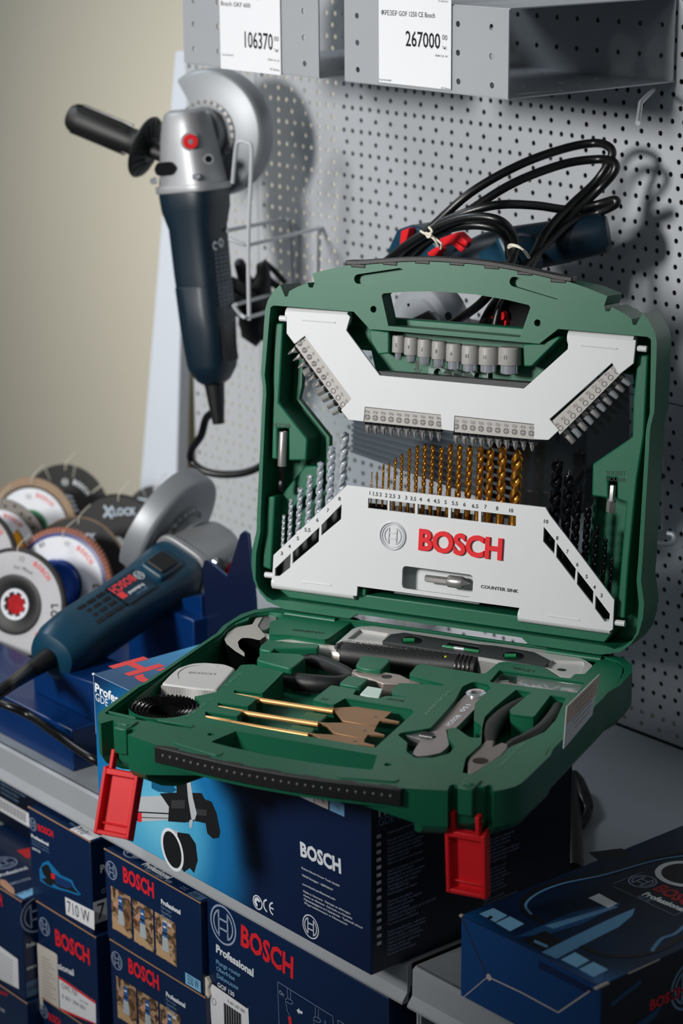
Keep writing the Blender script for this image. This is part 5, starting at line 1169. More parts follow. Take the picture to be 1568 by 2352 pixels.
# GKF 600 cartons
fy2 = -.5145
def gkf(TL, TRp, BL, BRp, dz, label, zt=None, wlabel=True):
    A_, B2, C_, D2_ = [onY(*p, fy2) for p in (TL, TRp, BL, BRp)]
    x0, x1 = (A_.x+C_.x)/2, (B2.x+D2_.x)/2; z1 = zt if zt is not None else min((A_.z+B2.z)/2, -.0385); z0 = (C_.z+D2_.z)/2 if C_.z < z1 else z1-.105
    t, W_, D_, H_ = carton(label, x0, x1, fy2, fy2+.2, z0+.0006, z1, group=cg)
    def cv(u, v): return (u*W_, v*H_)
    b = newmb(); b.emblem(.075*W_, .80*H_, 9.2, PALE, .3, TF_); fit(b, 'BOSCH', (.20*W_, .755*H_), (.53*W_, .765*H_), 14.5, REDI, .3, .035, TF_)
    fit(b, 'Professional', (.60*W_, .75*H_), (.80*W_, .75*H_), 4.6, WHT, .3, .04, TF_)
    for i, s in enumerate(('Palm router', 'Kantenfräse', 'Affleureuse')): fit(b, s, (.60*W_, (.70-.045*i)*H_), (.705*W_, (.70-.045*i)*H_), 2.8, LBL, .3, 0, TF_)
    fit(b, 'GKF 600', (.61*W_, .545*H_), (.70*W_, .545*H_), 3.4, WHT, .3, .04, TF_)
    WD1 = MATS.get('photo_wood') or patchy('photo_wood', [(34, 22, 16), (88, 58, 38), (150, 112, 78), (40, 30, 24), (186, 152, 116), (70, 44, 30)], 90)
    for i in range(3):
        xa = .06+.235*i; b.rect(xa*W_, .14*H_, (xa+.215)*W_, .62*H_, WD1, .25, TF_)
        c_ = (xa+.10)*W_
        b.poly([(c_-3, .56*H_), (c_+3.5, .56*H_), (c_+4, .40*H_), (c_-3.5, .40*H_)], .32, mat('photo_blue_tool', (36, 92, 156), .5), TF_); b.rect(c_-2, .50*H_, c_+2, .52*H_, WHT, .36, TF_); b.rect(c_-3.6, .43*H_, c_+3.6, .45*H_, K1, .36, TF_)
        b.poly([(c_-4, .40*H_), (c_+4, .40*H_), (c_+6, .25*H_), (c_-5, .24*H_)], .32, mat('photo_clear_base', (176, 186, 192), .5), TF_)
        b.poly([((xa+.005)*W_, .15*H_), ((xa+.005)*W_, .30*H_), (c_-2, .27*H_), ((xa+.2)*W_, .17*H_), ((xa+.2)*W_, .15*H_)], .30, mat('photo_pale_wood', (190, 156, 118), .6), TF_)
        b.poly([((xa+.01)*W_, .42*H_), ((xa+.06)*W_, .40*H_), (c_-3, .46*H_), (c_-3, .52*H_)], .31, mat('photo_skin', (196, 148, 120), .6), TF_)
    if wlabel: b.rect(.83*W_, .02*H_, .985*W_, .145*H_, LBL2, .3, TF_); fit(b, '550 W', (.85*W_, .04*H_), (.965*W_, .04*H_), 8.5, MATS['navy_ink'], .4, 0, TF_)
    part(b, 'front_print', t, label='BOSCH and three small workshop pictures')
    b = newmb(); T_ = TT_(H_); b.emblem(28, 18, 13, PALE, .3, T_); b.text('Professional', 52, 6, 10, WHT, T_, .03, .85); b.text('Palm router', 62, 1.5, 5, LBL, T_); b.text('GKF 600', 80, 2, 6, PALE, T_)
    b.rect(W_-22, 1.5, W_-3, 11, mat('slate_blue_label', (74, 104, 138), .5), .2, T_); b.text('550', W_-20, 2.5, 8, MATS['navy_ink'], T_, 0, .8, 0, .35)
    for i in range(6): b.rect(W_-36+(i % 3)*3, 4+(i//3)*3, W_-34.6+(i % 3)*3, 5+(i//3)*3, PALE, .3, T_)
    part(b, 'top_print', t)
    return x0, x1, z0, z1
gk_ = gkf((234, 1936), (453, 2080), (252, 2156), (472, 2293), 0, 'navy carton with three workshop pictures and a 550 W label, upper of the two')
gkf((234, 1936), (453, 2080), (252, 2156), (472, 2293), 0, 'navy palm router carton with three workshop pictures, lower of the two, cut off by the frame', zt=gk_[2]) if False else None
x0, x1, z0, z1 = gk_
_o = onY
def shifted(z1_):
    t, W_, D_, H_ = None, None, None, None
fy2_ = fy2
def gkf_low():
    global onY
    H__ = z1-z0
    def fake(a, c, y): P_ = _o(a, c, y); return Vector((P_.x+.003, P_.y, P_.z-H__))
    onY = fake
    r_ = gkf((234, 1936), (453, 2080), (252, 2156), (472, 2293), 0, 'navy carton with three workshop pictures, lower of the two, at the bottom edge', zt=z0, wlabel=False)
    onY = _o; return r_
gl_ = gkf_low()
t, W_, D_, H_ = carton('navy carton below the frame edge carrying the two palm router cartons', x0, x1, fy2, fy2+.2, -.375, gl_[2], group=cg)
t, W_, D_, H_ = carton('navy carton below the frame edge at the foot of the grinder carton stack', bx0+.012, bx1+.008, fy-.002, fy+.2, -.375, lowz, group=cg)
# GOF 130 carton
fx0 = onY(477, 2150, -.508).x; fx1 = -.0145
t, W_, D_, H_ = carton('large navy plunge router carton with red BOSCH and a barcode label, bottom centre', fx0, fx1, -.508, -.25, -.375, -.0365, flap=False, group=cg)
cf = cvF(fx0, -.508, -.375); b = newmb(); e, w0, w1 = k5([(295, 1005)])[0], *k5([(397, 1118), (715, 1325)]); bosch_face(b, cf, TF_, e, 19, w0, w1, 45)
for s, a, c, h, mt, bo in (('Professional', (251, 1163), (477, 1316), 17, WHT, .04), ('Plunge router', (252, 1235), (400, 1320), 10, LBL2, 0), ('Oberfräse', (254, 1275), (364, 1340), 10, LBL2, 0), ('Défonceuse', (256, 1318), (385, 1395), 10, LBL2, 0), ('GOF 130', (260, 1372), (362, 1438), 10, WHT, .02), ('On', (630, 1415), (658, 1435), 9, PALE, .02)):
    p = k5([a, c]); fitpx(b, cf, s, p[0], p[1], h, mt, .3, bo, TF_)
q_ = lambda pts: [cf(*p) for p in k5(pts)]
b.poly(q_([(208, 1335), (445, 1500), (452, 1640), (228, 1640)]), .3, PAPER, TF_)
b.pline(q_([(210, 1340), (443, 1503)]), 1.6, INK, .4, TF_); 
p = k5([(322, 1468), (425, 1535)]); fitpx(b, cf, '0 601 687 000', p[0], p[1], 7, INKG, .45, 0, TF_)
for i in range(22):
    u = 300+i*4.9; P_ = q_([(u, 1470+(u-300)*.67), (u+2, 1600+(u-300)*.5)]); b.line(P_[0], (P_[0][0], P_[0][1]-26), [.5, .9, 1.3][i*5 % 3], INK, .45, TF_)
e = q_([(240, 1465)])[0]; b.ring(e[0], e[1], 2.8, 3.4, INKG, .45, TF_)
LN = PALE
b.pline(q_([(632, 1640), (622, 1345), (953, 1553), (958, 1640)]), .5, LN, .3, TF_); b.pline(q_([(985, 1640), (983, 1575), (1040, 1612)]), .5, LN, .3, TF_)
for dx, dy in ((0, 0), (167, 110)):
    b.pline(q_([(680+dx, 1385+dy), (682+dx, 1445+dy)]), .45, LN, .3, TF_); b.pline(q_([(700+dx, 1398+dy), (700+dx, 1455+dy)]), .45, LN, .3, TF_)
    b.pline(q_([(668+dx, 1455+dy), (680+dx, 1443+dy), (710+dx, 1460+dy), (715+dx, 1475+dy), (700+dx, 1480+dy), (670+dx, 1462+dy), (680+dx, 1520+dy), (700+dx, 1560+dy)]), .45, LN, .3, TF_)
b.poly(q_([(683, 1550), (703, 1560), (708, 1605), (690, 1600)]), .3, REDI, TF_); b.poly(q_([(735, 1515), (752, 1505), (752, 1515), (772, 1525), (770, 1540), (750, 1532), (750, 1542)]), .3, WHT, TF_)
p = k5([(900, 1592), (912, 1598)]); fitpx(b, cf, '2', p[0], p[1], 6, LBL2, .3, 0, TF_)
part(b, 'front_print', t, label='red BOSCH, white lettering and line drawings')
b = newmb(); b.prism([(-1, 0), (3, -1), (6, 4), (4, 11), (7, 17), (3, 22), (-1, 19), (1, 10)], .5, 3.5, TWINE, T=MM@FY(0)@Matrix.Translation((-2, H_-100, 0))); part(b, 'torn_tape', t, label='torn clear tape at the corner')
# left stack
fyl = -.53; cn = onY(48, 2070, fyl); cb = onY(56, 2297, fyl)
t, W_, D_, H_ = carton('navy carton with a pale blue 900 W label and white sticker, far left middle', cn.x-.17, cn.x, fyl, fyl+.22, cb.z+.0006, cn.z, group='navy cartons in the far left stack')
cf = cvF(cn.x-.17, fyl, cb.z); b = newmb(); b.poly([cf(*p) for p in k4([(-60, 1630), (130, 1770), (138, 1985), (-60, 1880)])], .3, PAPER, TF_)
for i in range(8): p = k4([(-40, 1700+i*24), (95, 1790+i*24)]); fitpx(b, cf, 'GWS 9-125 Professional 220-240V', p[0], p[1], 3, INKG, .4, 0, TF_)
p = k4([(-60, 1350), (20, 1390)]); fitpx(b, cf, 'SCH', p[0], p[1], 24, REDI, .3, .035, TF_); part(b, 'front_print', t)
cT = cvT(cn.x-.17, fyl, cn.z); T_ = TT_(H_); b = newmb()
for s, a, c, h, mt, bo in (('BOSCH', (-10, 1000), (240, 1050), 16, REDI, .03),):
    pass
e = cT(*k4([(20, 1075)])[0]); b.emblem(e[0], e[1], 15, PALE, .3, T_)
P_ = [cT(*p) for p in k4([(120, 985), (215, 965), (220, 1040), (190, 1040)])]; b.poly(P_, .3, REDI, T_)
for s, a, c, hh_, mt in (('Professional', (5, 1175), (205, 1115), 7, WHT), ('GWS 9-115/125', (80, 1235), (228, 1190), 5, PALE)):
    A_, B_ = cT(*k4([a])[0]), cT(*k4([c])[0]); fit(b, s, A_, B_, hh_, mt, .3, .03, T_)
b.poly([cT(*p) for p in k4([(105, 1300), (150, 1285), (235, 1255), (245, 1300), (165, 1335)])], .3, LBL2, T_); A_, B_ = cT(*k4([(125, 1312)])[0]), cT(*k4([(232, 1275)])[0]); fit(b, '900 W', A_, B_, 8, MATS['navy_ink'], .4, 0, T_)
b.poly([cT(*p) for p in k4([(0, 1190), (40, 1200), (100, 1260), (110, 1310), (60, 1280), (0, 1230)])], .3, mat('photo_skin', (196, 148, 120), .6), T_)
part(b, 'top_print', t)
cR_ = cvR(cn.x, fyl, cb.z); T_ = TR_(W_); b = newmb(); e = cR_(*k4([(225, 1460)])[0]); b.emblem(e[0]+6, e[1], 19, PALE, .3, T_)
p = k4([(190, 1690), (255, 1665)]); fitpx(b, cR_, 'Profes', p[0], p[1], 10, WHT, .3, .03, T_); p = k4([(192, 1850), (260, 1825)]); fitpx(b, cR_, 'GWS 9', p[0], p[1], 6, WHT, .3, .03, T_)
b.rect(1, 3, 60, 20, mat('slate_blue_label', (74, 104, 138), .5), .2, T_); p = k4([(200, 2010), (275, 1975)]); fitpx(b, cR_, '900', p[0], p[1], 12, MATS['navy_ink'], .3, .0, T_); part(b, 'side_print', t)
t, W_, D_, H_ = carton('navy carton with dim red and white print, bottom left corner', cn.x-.17, cn.x+.004, fyl-.002, fyl+.22, -.375, cb.z, group='navy cartons in the far left stack')
b = newmb(); cf = cvF(cn.x-.17, fyl-.002, -.375); 
for s, a, c, h, mt in (('Professional', (-60, 1990), (55, 2030), 8, REDI), ('GWS 9-125', (-40, 2110), (35, 2150), 6, WHT)): p = k4([a, c]); fitpx(b, cf, s, p[0], p[1], h, mt, .3, .02, TF_)
part(b, 'front_print', t)
eb_ = onZ(0, 1905, cn.z); 
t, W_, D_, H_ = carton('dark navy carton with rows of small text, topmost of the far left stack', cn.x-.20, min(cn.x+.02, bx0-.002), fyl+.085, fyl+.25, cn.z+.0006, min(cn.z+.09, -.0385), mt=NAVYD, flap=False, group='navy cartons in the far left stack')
b = newmb(); 
for i in range(9): b.text(lines[i], 30, H_-12-i*5.2, 4, LBL, TF_, 0, .8)
b.rect(20, 14, 95, 30, PAPER, .25, TF_)
for i in range(24): b.line((26+i*2.2, 17), (26+i*2.2, 28), [.5, .9, 1.3][i*7 % 3], INK, .35, TF_)
part(b, 'front_print', t)
# --- jigsaw carton, right foreground
rx0, ry0, rz = .070, -.507, .0690
rx1 = onZ(1364, 2272, rz).x
t, W_, D_, H_ = carton('blue carton lying flat with printed saw picture and worn edges, right foreground', rx0, rx1+.0, ry0, ry0+.42, 0, rz, flap=False)
cT = cvT(rx0, ry0, rz); T_ = TT_(H_); k6 = lambda p: cr(968, 1740, 2.6133, p)
g0 = cT(*k6([(1400, 800)])[0])
GR = radial('print_glow_flat', [(0, (5, 14, 32)), (.62, (8, 32, 66)), (.84, (24, 104, 172)), (1, (34, 130, 200))], (g0[0]/1000, g0[1]/1000, 0), .17, sq=(.9, .8, 0))
b = newmb(); b.rect(.6, .6, W_-.6, D_-.6, GR, .12, T_)
qT = lambda pts: [cT(*p) for p in k6(pts)]
SK = mat('print_steel_blue', (92, 142, 182), .4); SK2 = mat('print_mid_blue', (30, 74, 120), .4)
b.poly(qT([(1000, 570), (1060, 620), (1260, 580), (1200, 545)]), .16, K1, T_)
b.poly(qT([(560, 1080), (900, 930), (1180, 870), (1200, 880), (960, 1000), (760, 1060)]), .2, SK2, T_)
b.poly(qT([(740, 1010), (1150, 890), (1180, 900), (790, 1030)]), .26, SK, T_)
b.poly(qT([(720, 1170), (900, 1080), (1150, 960), (1280, 905), (1265, 950), (1180, 1020), (1000, 1110), (810, 1210)]), .26, SK, T_)
b.poly(qT([(600, 1100), (740, 1040), (850, 1110), (740, 1170)]), .22, K1, T_); b.poly(qT([(680, 1095), (760, 1130), (750, 1145), (670, 1110)]), .3, SK, T_)
for p in ([(1000, 845), (1065, 818), (1175, 878), (1120, 905)],): b.poly(qT(p), .34, WHT, T_)
for p in ([(345, 940), (430, 905), (515, 950), (440, 990)], [(445, 995), (530, 955), (615, 1000), (530, 1045)], [(835, 1215), (920, 1170), (1008, 1220), (930, 1262)], [(943, 1272), (1030, 1228), (1120, 1275), (1030, 1320)]): b.poly(qT(p), .3, [WHT, LBL2, mat('peach_icon', (222, 206, 200), .5), LBL2][len(b.f) % 4], T_)
b.poly(qT([(390, 965), (415, 950), (430, 962), (405, 975)]), .36, K1, T_)
e = qT([(1325, 745)])[0]; b.emblem(e[0], e[1], 11.5, PALE, .3, T_)
A_, B_ = qT([(1380, 790), (1640, 920)]); fit(b, 'BOSCH', A_, B_, 13, mat('dim_red_ink', (158, 26, 34), .45), .3, .035, T_)
A_, B_ = qT([(1318, 825), (1560, 925)]); fit(b, 'Professional', A_, B_, 7, WHT, .3, .03, T_)
A_, B_ = qT([(1290, 835), (1360, 870)]); fit(b, 'GDE 162', A_, B_, 5, LBL, .3, 0, T_)
b.pline(qT([(1150, 760), (1290, 700), (1330, 690)]), .4, PALE, .28, T_); b.pline(qT([(1150, 775), (1520, 950), (1600, 910)]), .4, PALE, .28, T_)
sp = lambda pts, n=5: [(v.x, v.y) for v in spline([Vector((x, y, 0)) for x, y in qT(pts)], n)]
b.pline(sp([(1600, 560), (1400, 600), (1100, 690), (850, 740), (700, 790), (620, 850), (610, 900), (640, 940), (700, 980), (740, 1000)]), 5.5, K1, .4, T_)
b.pline(sp([(1600, 590), (1400, 620), (1100, 705), (860, 755), (720, 805), (640, 860), (625, 900), (660, 945)]), 2.2, SK, .44, T_)
b.pline(sp([(960, 1130), (1080, 1185), (1250, 1195), (1400, 1165), (1500, 1120), (1600, 1050)]), 5, K1, .4, T_); b.pline(sp([(1380, 1165), (1440, 1090), (1520, 1060), (1600, 990)]), 3, SK, .44, T_)
e = qT([(1580, 700)])[0]; b.ring(e[0], e[1], 19, 24, WHT, .42, T_, 48); b.ring(e[0], e[1], 0, 19, K1, .42, T_, 48)
part(b, 'top_print', t, label='printed saw picture, emblem and lettering on the top')
cf = cvF(rx0, ry0, 0); qF = lambda pts: [cf(*p) for p in k6(pts)]
b = newmb(); b.rect(.6, .6, W_-.6, H_-.6, mat('carton_front_blue', (10, 62, 118), .42, coat=.1), .12, TF_)
SEAM = mat('seam_dark', (26, 34, 48), .7); WORN = mat('worn_paper_edge', (186, 176, 170), .8)
b.pline(qF([(240, 950), (300, 1100), (398, 1315)]), 1.6, SEAM, .2, TF_); b.pline(qF([(398, 1315), (600, 1410), (820, 1530), (1010, 1400)]), 1.2, WORN, .25, TF_); b.pline(qF([(398, 1315), (250, 1440)]), .7, WORN, .25, TF_)
e = qF([(405, 1318)])[0]; b.ring(e[0], e[1], 0, 2.8, WORN, .3, TF_, 12)
b.poly(qF([(705, 1215), (1030, 1390), (1000, 1420), (960, 1395), (700, 1260)]), .22, mat('carton_flap_navy', (8, 36, 78), .45), TF_)
part(b, 'front_print', t, label='folded blue end flap with worn seams')
b = newmb(); T_ = TR_(W_); b.rect(.6, .6, D_-.6, H_-.6, NAVYD, .12, T_); b.emblem(95, 36, 20, LBL, .3, T_); b.poly([(20, 12), (60, 22), (66, 30), (30, 22)], .3, SK2, T_); b.poly([(10, 48), (42, 56), (42, 60), (10, 52)], .3, SK2, T_); b.text('BOSCH', 52, 30, 12, REDI, T_, .03); part(b, 'side_print', t)  # side face in darker navy, its shade painted in
b = newmb(); b.box((.3, .3, H_-.3), (3, 3, 1.8), WORN); b.box((W_-.4, .3, H_-.3), (3, 14, 1.6), WORN); b.box((W_-.2, 45, H_-.2), (1.0, 34, .9), WORN); part(b, 'worn_corner', t, bevel=.4)
# ------------------------------------------------------------------ angle grinders
def sq(hx, hy, z, n=20, e=3.2, cx=0, cy=0):
    out = []
    for k in range(n):
        a = 2*math.pi*(k+.5)/n; c, s = math.cos(a), math.sin(a)
        out.append((cx+hx*math.copysign(abs(c)**(2/e), c), cy+hy*math.copysign(abs(s)**(2/e), s), z))
    return out
def grinder(label, M, handle_dir, arc, body, sw=False, spec=False, sp=58, rb=0):
    t = thing('angle_grinder', label, 'angle grinder', M=M)
    b = newmb(); b.loft([sq(hx, hy, z, 28, 3.4 if z > -190 else 2.6) for hx, hy, z in body], TEAL if sw else TEALD)
    bd = part(b, 'motor_body', t, angle=40)
    WMX[bd.name] = M
    b = newmb(); z0 = body[0][2]
    b.loft([sq(35, 34, -3, 28, 4), sq(35.5, 34.5, 1, 28, 4), sq(35, 34, 5, 28, 4)], ALU)
    b.loft([sq(33, 31, 4, 28, 3.6), sq(31, 30, 20, 28, 3.4), sq(27, 28, 50, 28, 3.2), sq(24, 26, 70, 28, 3), sq(21, 23, 80, 28, 2.8), sq(15, 17, 84, 28, 2.6)], ALU)
    b.tube([(0, 20, sp), (0, 34, sp)], 27, ALU, 32)
    hd = part(b, 'gear_head', t, bevel=1, angle=40); WMX[hd.name] = M
    RB = MM@Matrix.Rotation(R(rb), 4, 'Z'); b = newmb(); b.tube([(0, -22, 50), (0, -32, 50)], 10, ALU, 24, RB); b.tube([(0, -31.5, 50), (0, -36.5, 50)], [8, 7.4], RED, 24, RB); b.tube([(0, -36.5, 50), (0, -37.1, 50)], 2.6, CHROME, 12, RB); part(b, 'lock_button', hd, label='round red spindle lock button')
    b = newmb(); b.prism(roundc([(-24, 17), (-4, 17), (2, 24), (-4, 31), (-22, 31), (-27, 24)], 3), 29.5, 32.6, BLKG, T=MM@FY(0)); b.tube([(17, -26, 30), (17, -33.5, 30)], 5.5, ALU, 18, RB); b.tube([(17, -30, 30), (17, -33.8, 30)], 3.6, BLKG, 18, RB); part(b, 'air_outlet', hd)
    b = newmb()
    for x_, z_ in ((-29, 8), (25, 9)): b.tube([(x_, -30, z_+4), (x_, -34, z_+4)], 3.6, CHROME, 16)
    part(b, 'screw', hd)
    b = newmb(); T_ = MM@Matrix.Translation((0, 0, sp))@Matrix.Rotation(R(-90), 4, 'X')
    b.lathe([(24, 36), (64, 37), (67.5, 39), (69, 43), (69, 62), (67, 64), (66, 62), (66.5, 44), (64, 40), (24, 39)], GUARD, T_, 48, arc=(R(arc[0]), R(arc[1]))); 
    b.lathe([(22, 33), (32, 33), (32, 40), (22, 40)], GUARD, T_, 40, cap=False)
    g = part(b, 'wheel_guard', t, angle=40); WMX[g.name] = M
    b = newmb()
    for k in range(26):
        a = 2*math.pi*k/26; b.lathe([(0, 31.5), (1.8, 31.5), (2.2, 33), (2.2, 36.5)], CHROME, T_@Matrix.Translation((34*math.cos(a), 34*math.sin(a), 0)), 8)
    b.lathe([(29, 33), (36, 33.5), (36, 36), (29, 36)], STEEL, T_, 40)
    part(b, 'toothed_clamp_ring', g)
    b = newmb(); b.tube([(0, 40, sp), (0, 56, sp)], 9, STEEL, 20); b.lathe([(0, 52), (18, 52), (18, 55), (0, 56)], STEELD, T_, 28); part(b, 'spindle_flange', t)
    if handle_dir:
        a, d = handle_dir; a = Vector(a); d = Vector(d).normalized()
        Q = d.to_track_quat('Z', 'Y').to_matrix().to_4x4(); T2 = MM@Matrix.Translation(a)@Q
        b = newmb(); b.lathe([(0, -14), (9, -14), (9, 5), (16, 6), (33, 10), (35, 13), (34, 15), (26, 15), (17, 18), (14.5, 24), (14.5, 34), (16.5, 60), (16.8, 92), (15.5, 104), (12.5, 108), (0, 109)], BLK, T2, 32)
        hn = part(b, 'side_handle', t, angle=40); WMX[hn.name] = M
        b = newmb()
        for k in range(16):
            q = 2*math.pi*k/16; b.tube([(15*math.cos(q), 15*math.sin(q), 5.5), (31*math.cos(q+.25), 31*math.sin(q+.25), 9.6)], 1.0, BLKG, 6, T2)
        for k in range(3): b.pline([(0, 0), (0, 0)], 1, BLKG); 
        for s in (-1, 1):
            for w_ in (5, 8.5):
                P_ = [(16.9*math.cos(s*1.2+u), 16.9*math.sin(s*1.2+u), z) for u, z in ((-w_/17, 34), (-w_/17, 96), (0, 101), (w_/17, 96), (w_/17, 34))]; b.tube(P_, .7, BLKG, 6, T2)
        part(b, 'grip_ribs', hn)
    b = newmb(); zt_ = body[-1][2]
    b.tube([(0, 0, zt_+4), (0, 0, zt_-18), (0, 0, zt_-45)], [11.5, 9.5, 6.5], BLK, 18)
    part(b, 'cord_sleeve', t)
    if sw:       # details on the -x face
        TX = MM @ Matrix(((0, 0, -1, 0), (0, 1, 0, 0), (1, 0, 0, 0), (0, 0, 0, 1)))     # (a,b,out)->( -out, b, a)
        b = newmb()
        for i in range(4):
            for j in range(4): b.prism([(-166+j*15, -14+i*8), (-154+j*15, -14+i*8), (-154+j*15, -9.5+i*8), (-166+j*15, -9.5+i*8)], 26.8, 27.6, BLKG, T=TX)
        for i in range(4): b.prism([(-200, -14+i*8), (-189, -14+i*8), (-189, -9.5+i*8), (-200, -9.5+i*8)], 22, 26.2, BLKG, T=TX@Matrix.Rotation(0, 4, 'Y'))
        part(b, 'air_vents', bd)
        b = newmb(); b.prism(rrect(-62, -15, -22, 15, 4), 24, 34, TEAL, T=TX); part(b, 'switch_housing', bd, bevel=3, seg=3)
        b = newmb(); b.prism(rrect(-57, -11, -30, 11, 2), 33, 37, BLK, T=TX); part(b, 'slide_switch', bd, bevel=1, label='black slide switch')
        b = newmb(); 
        b.rect(-118, -16, -70, 16, mat('teal_label', (12, 44, 62), .3), 28.1, TX)
        T3 = TX
        def tx(s, a, c, size, mt, bold):       # words reading toward the tail
            vs_, fs_ = glyphs(s, bold); w_ = max(v[0] for v in vs_)
            b.add([(a-v[0]*size*.85, c-v[1]*size, 28.4) for v in vs_], fs_, mt, T3, False)
        tx('BOSCH', -80, 12.5, 13.5, mat('coral_ink', (226, 62, 66), .45), .035); b.emblem(-73, 6, 6, WHT, 28.4, T3)
        tx('Professional', -80, -3.5, 6, WHT, .02); tx('GWS 9-125 S', -80, -9.5, 4, LBL, 0); b.rect(-117, -7, -108, 2, MATS['coral_ink'], 28.4, T3)
        part(b, 'name_print', bd, label='red BOSCH, white Professional')
        b = newmb(); T4 = MM @ Matrix.Translation((8, 0, -198))
        b.prism(rrect(-1, 11, 15, 20, 1), -9, -3, BLKG, T=T4); 
        part(b, 'tail_recess', bd)
        b = newmb(); b.lathe([(6.4, -3.4), (7.2, -2.6), (7.2, 2.6), (6.4, 3.4)], mat('coral_red_plastic', (226, 60, 56), .35), T4@Matrix.Translation((6, 15, -4))@Matrix.Rotation(R(90), 4, 'X'), 22); part(b, 'speed_wheel', bd, label='red speed wheel')
    if spec:
        b = newmb(); TXp = MM@FX(0)
        px_ = 28.6
        b.ring(-14, -62, 2.6, 5, WHT, px_, TXp, 20, .4, 5.4); b.ring(-2, -60, 3, 5, WHT, px_, TXp, 20); b.text('e', -4, -62.4, 6, WHT, TXp, 0, 1, 0, px_)
        for i in range(13):
            z = -72-i*4.6; 
            for j in range(4): b.rect(-17+j*8, z, -11.5+j*8+((i*j) % 3), z+2.2, mat('faded_spec_ink', (88, 104, 122), .5), px_, TXp)
        part(b, 'spec_print', bd, label='faded white symbols and small print')
        b = newmb()
        for k in range(7): b.prism([(-16+k*4.4, -188), (-14.4+k*4.4, -188), (-14.4+k*4.4, -148), (-16+k*4.4, -148)], 25.2, 26.6, BLKG, T=TXp)
        part(b, 'air_vents', bd)
    return t
Y1 = -.15
J = onY(445, 432, Y1); Tl = onY(492, 880, Y1); zl = (J-Tl).normalized(); yl = Vector((-.36, .93, .0)); xl = yl.cross(zl).normalized(); yl = zl.cross(xl)
M1 = Matrix((xl, yl, zl)).transposed().to_4x4(); M1.translation = J
L1 = (J-Tl).length*1000
ha = M1.inverted() @ onY(358, 348, Y1-.016); hb = M1.inverted() @ onY(200, 282, Y1-.055)
body1 = [(33.5, 32.5, -1), (34, 33, -6), (33, 32, -22), (27.5, 28.5, -42), (27, 28, -90), (26.6, 27.6, -104), (27.4, 28.4, -105), (26.6, 27.4, -150), (25.4, 26.4, -L1+22), (24, 25, -L1+16), (17, 18, -L1+4), (12, 13, -L1)]
G1 = grinder('dark blue angle grinder hanging upright on the wire rack, black side handle to the left', M1, (tuple(ha*1000), tuple((hb-ha).normalized())), (-118, 112), body1, spec=True, sp=56, rb=36)
# second grinder, lying on the stand
Tt = atD(112, 1512, 2.27); Hj = atD(409, 1311, 2.42)
z2 = (Hj-Tt).normalized(); y2 = (-.79*RT+.53*UP+.30*FW); y2 = (y2-z2*y2.dot(z2)).normalized(); x2 = y2.cross(z2)
M2 = Matrix((x2, y2, z2)).transposed().to_4x4(); M2.translation = Hj; L2 = (Hj-Tt).length*1000
body2 = [(31, 31, -1), (32, 33, -8), (31, 33, -26), (27, 30, -60), (27, 29, -120), (28, 30, -L2+40), (27.5, 29, -L2+16), (23, 25, -L2+4), (15, 18, -L2)]
G2 = grinder('teal corded angle grinder lying on the blue stand in front of the grinding discs', M2, None, (70, 292), body2, sw=True, sp=50)
def cord(name, label, pts, r, mt=CORD, sub=8, cat='cord', parent=None):
    b = MB(); o = pts[0]; b.tube([p-o for p in pts], r, mt, 12, sub=sub, T=Matrix.Identity(4))
    if parent: return part(b, name, parent, Matrix.Translation(o))
    ob = b.build(name); ob.location = o
    return tag(ob, label, cat)
e1 = M1 @ Vector((0, 0, (-L1-30)*.001)); 
cord('power_cord', 'black cord hanging from the upright grinder and looping behind the tool case', [e1, onY(474, 960, -.15), onY(462, 1000, -.148), onY(441, 1032, -.145), onY(440, 1058, -.14), onY(470, 1082, -.135), onY(520, 1090, -.12), onY(575, 1082, -.10), onY(640, 1050, -.07), onY(700, 1040, -.04)], .0044, parent=G1)
e2 = M2 @ Vector((0, 0, (-L2-30)*.001))
cord('power_cord', 'thick black cord running off the left frame edge from the teal grinder', [e2, atD(30, 1568, 2.18), atD(0, 1590, 2.16), atD(-60, 1640, 2.14)], [.0085, .0065, .006, .006], parent=G2)
# ------------------------------------------------------------------ blue display stand with discs
ys = -.4875; c0 = onY(164, 1678, ys); sz_ = c0.z
st = thing('display_stand', 'blue enamelled metal display stand holding the grinding discs and the teal grinder', 'display stand', (c0.x, ys, 0))
bw = 560
b = newmb(); b.box((-bw/2, 41, sz_*500), (bw, 82, sz_*1000), STAND); b.box((-bw/2-20, 220, 2), (bw, 270, 4), STAND); part(b, 'base_box', st, bevel=1.5)
b = newmb()
pa = onY(75, 1530, ys+.03); pb = onY(222, 1612, ys+.03)
b.prism([((pa.x-c0.x)*1000, sz_*1000), ((pb.x-c0.x)*1000, sz_*1000), ((pb.x-c0.x)*1000, (pb.z)*1000+18), ((pa.x-c0.x)*1000, pa.z*1000+4)], -60, 0, STAND, T=MM@FY(.03)); part(b, 'grinder_rest', st, bevel=1.2)
b = newmb(); b.box((-110, 215, 50), (120, 60, 100), STAND); part(b, 'cradle_block', st, bevel=1.5)
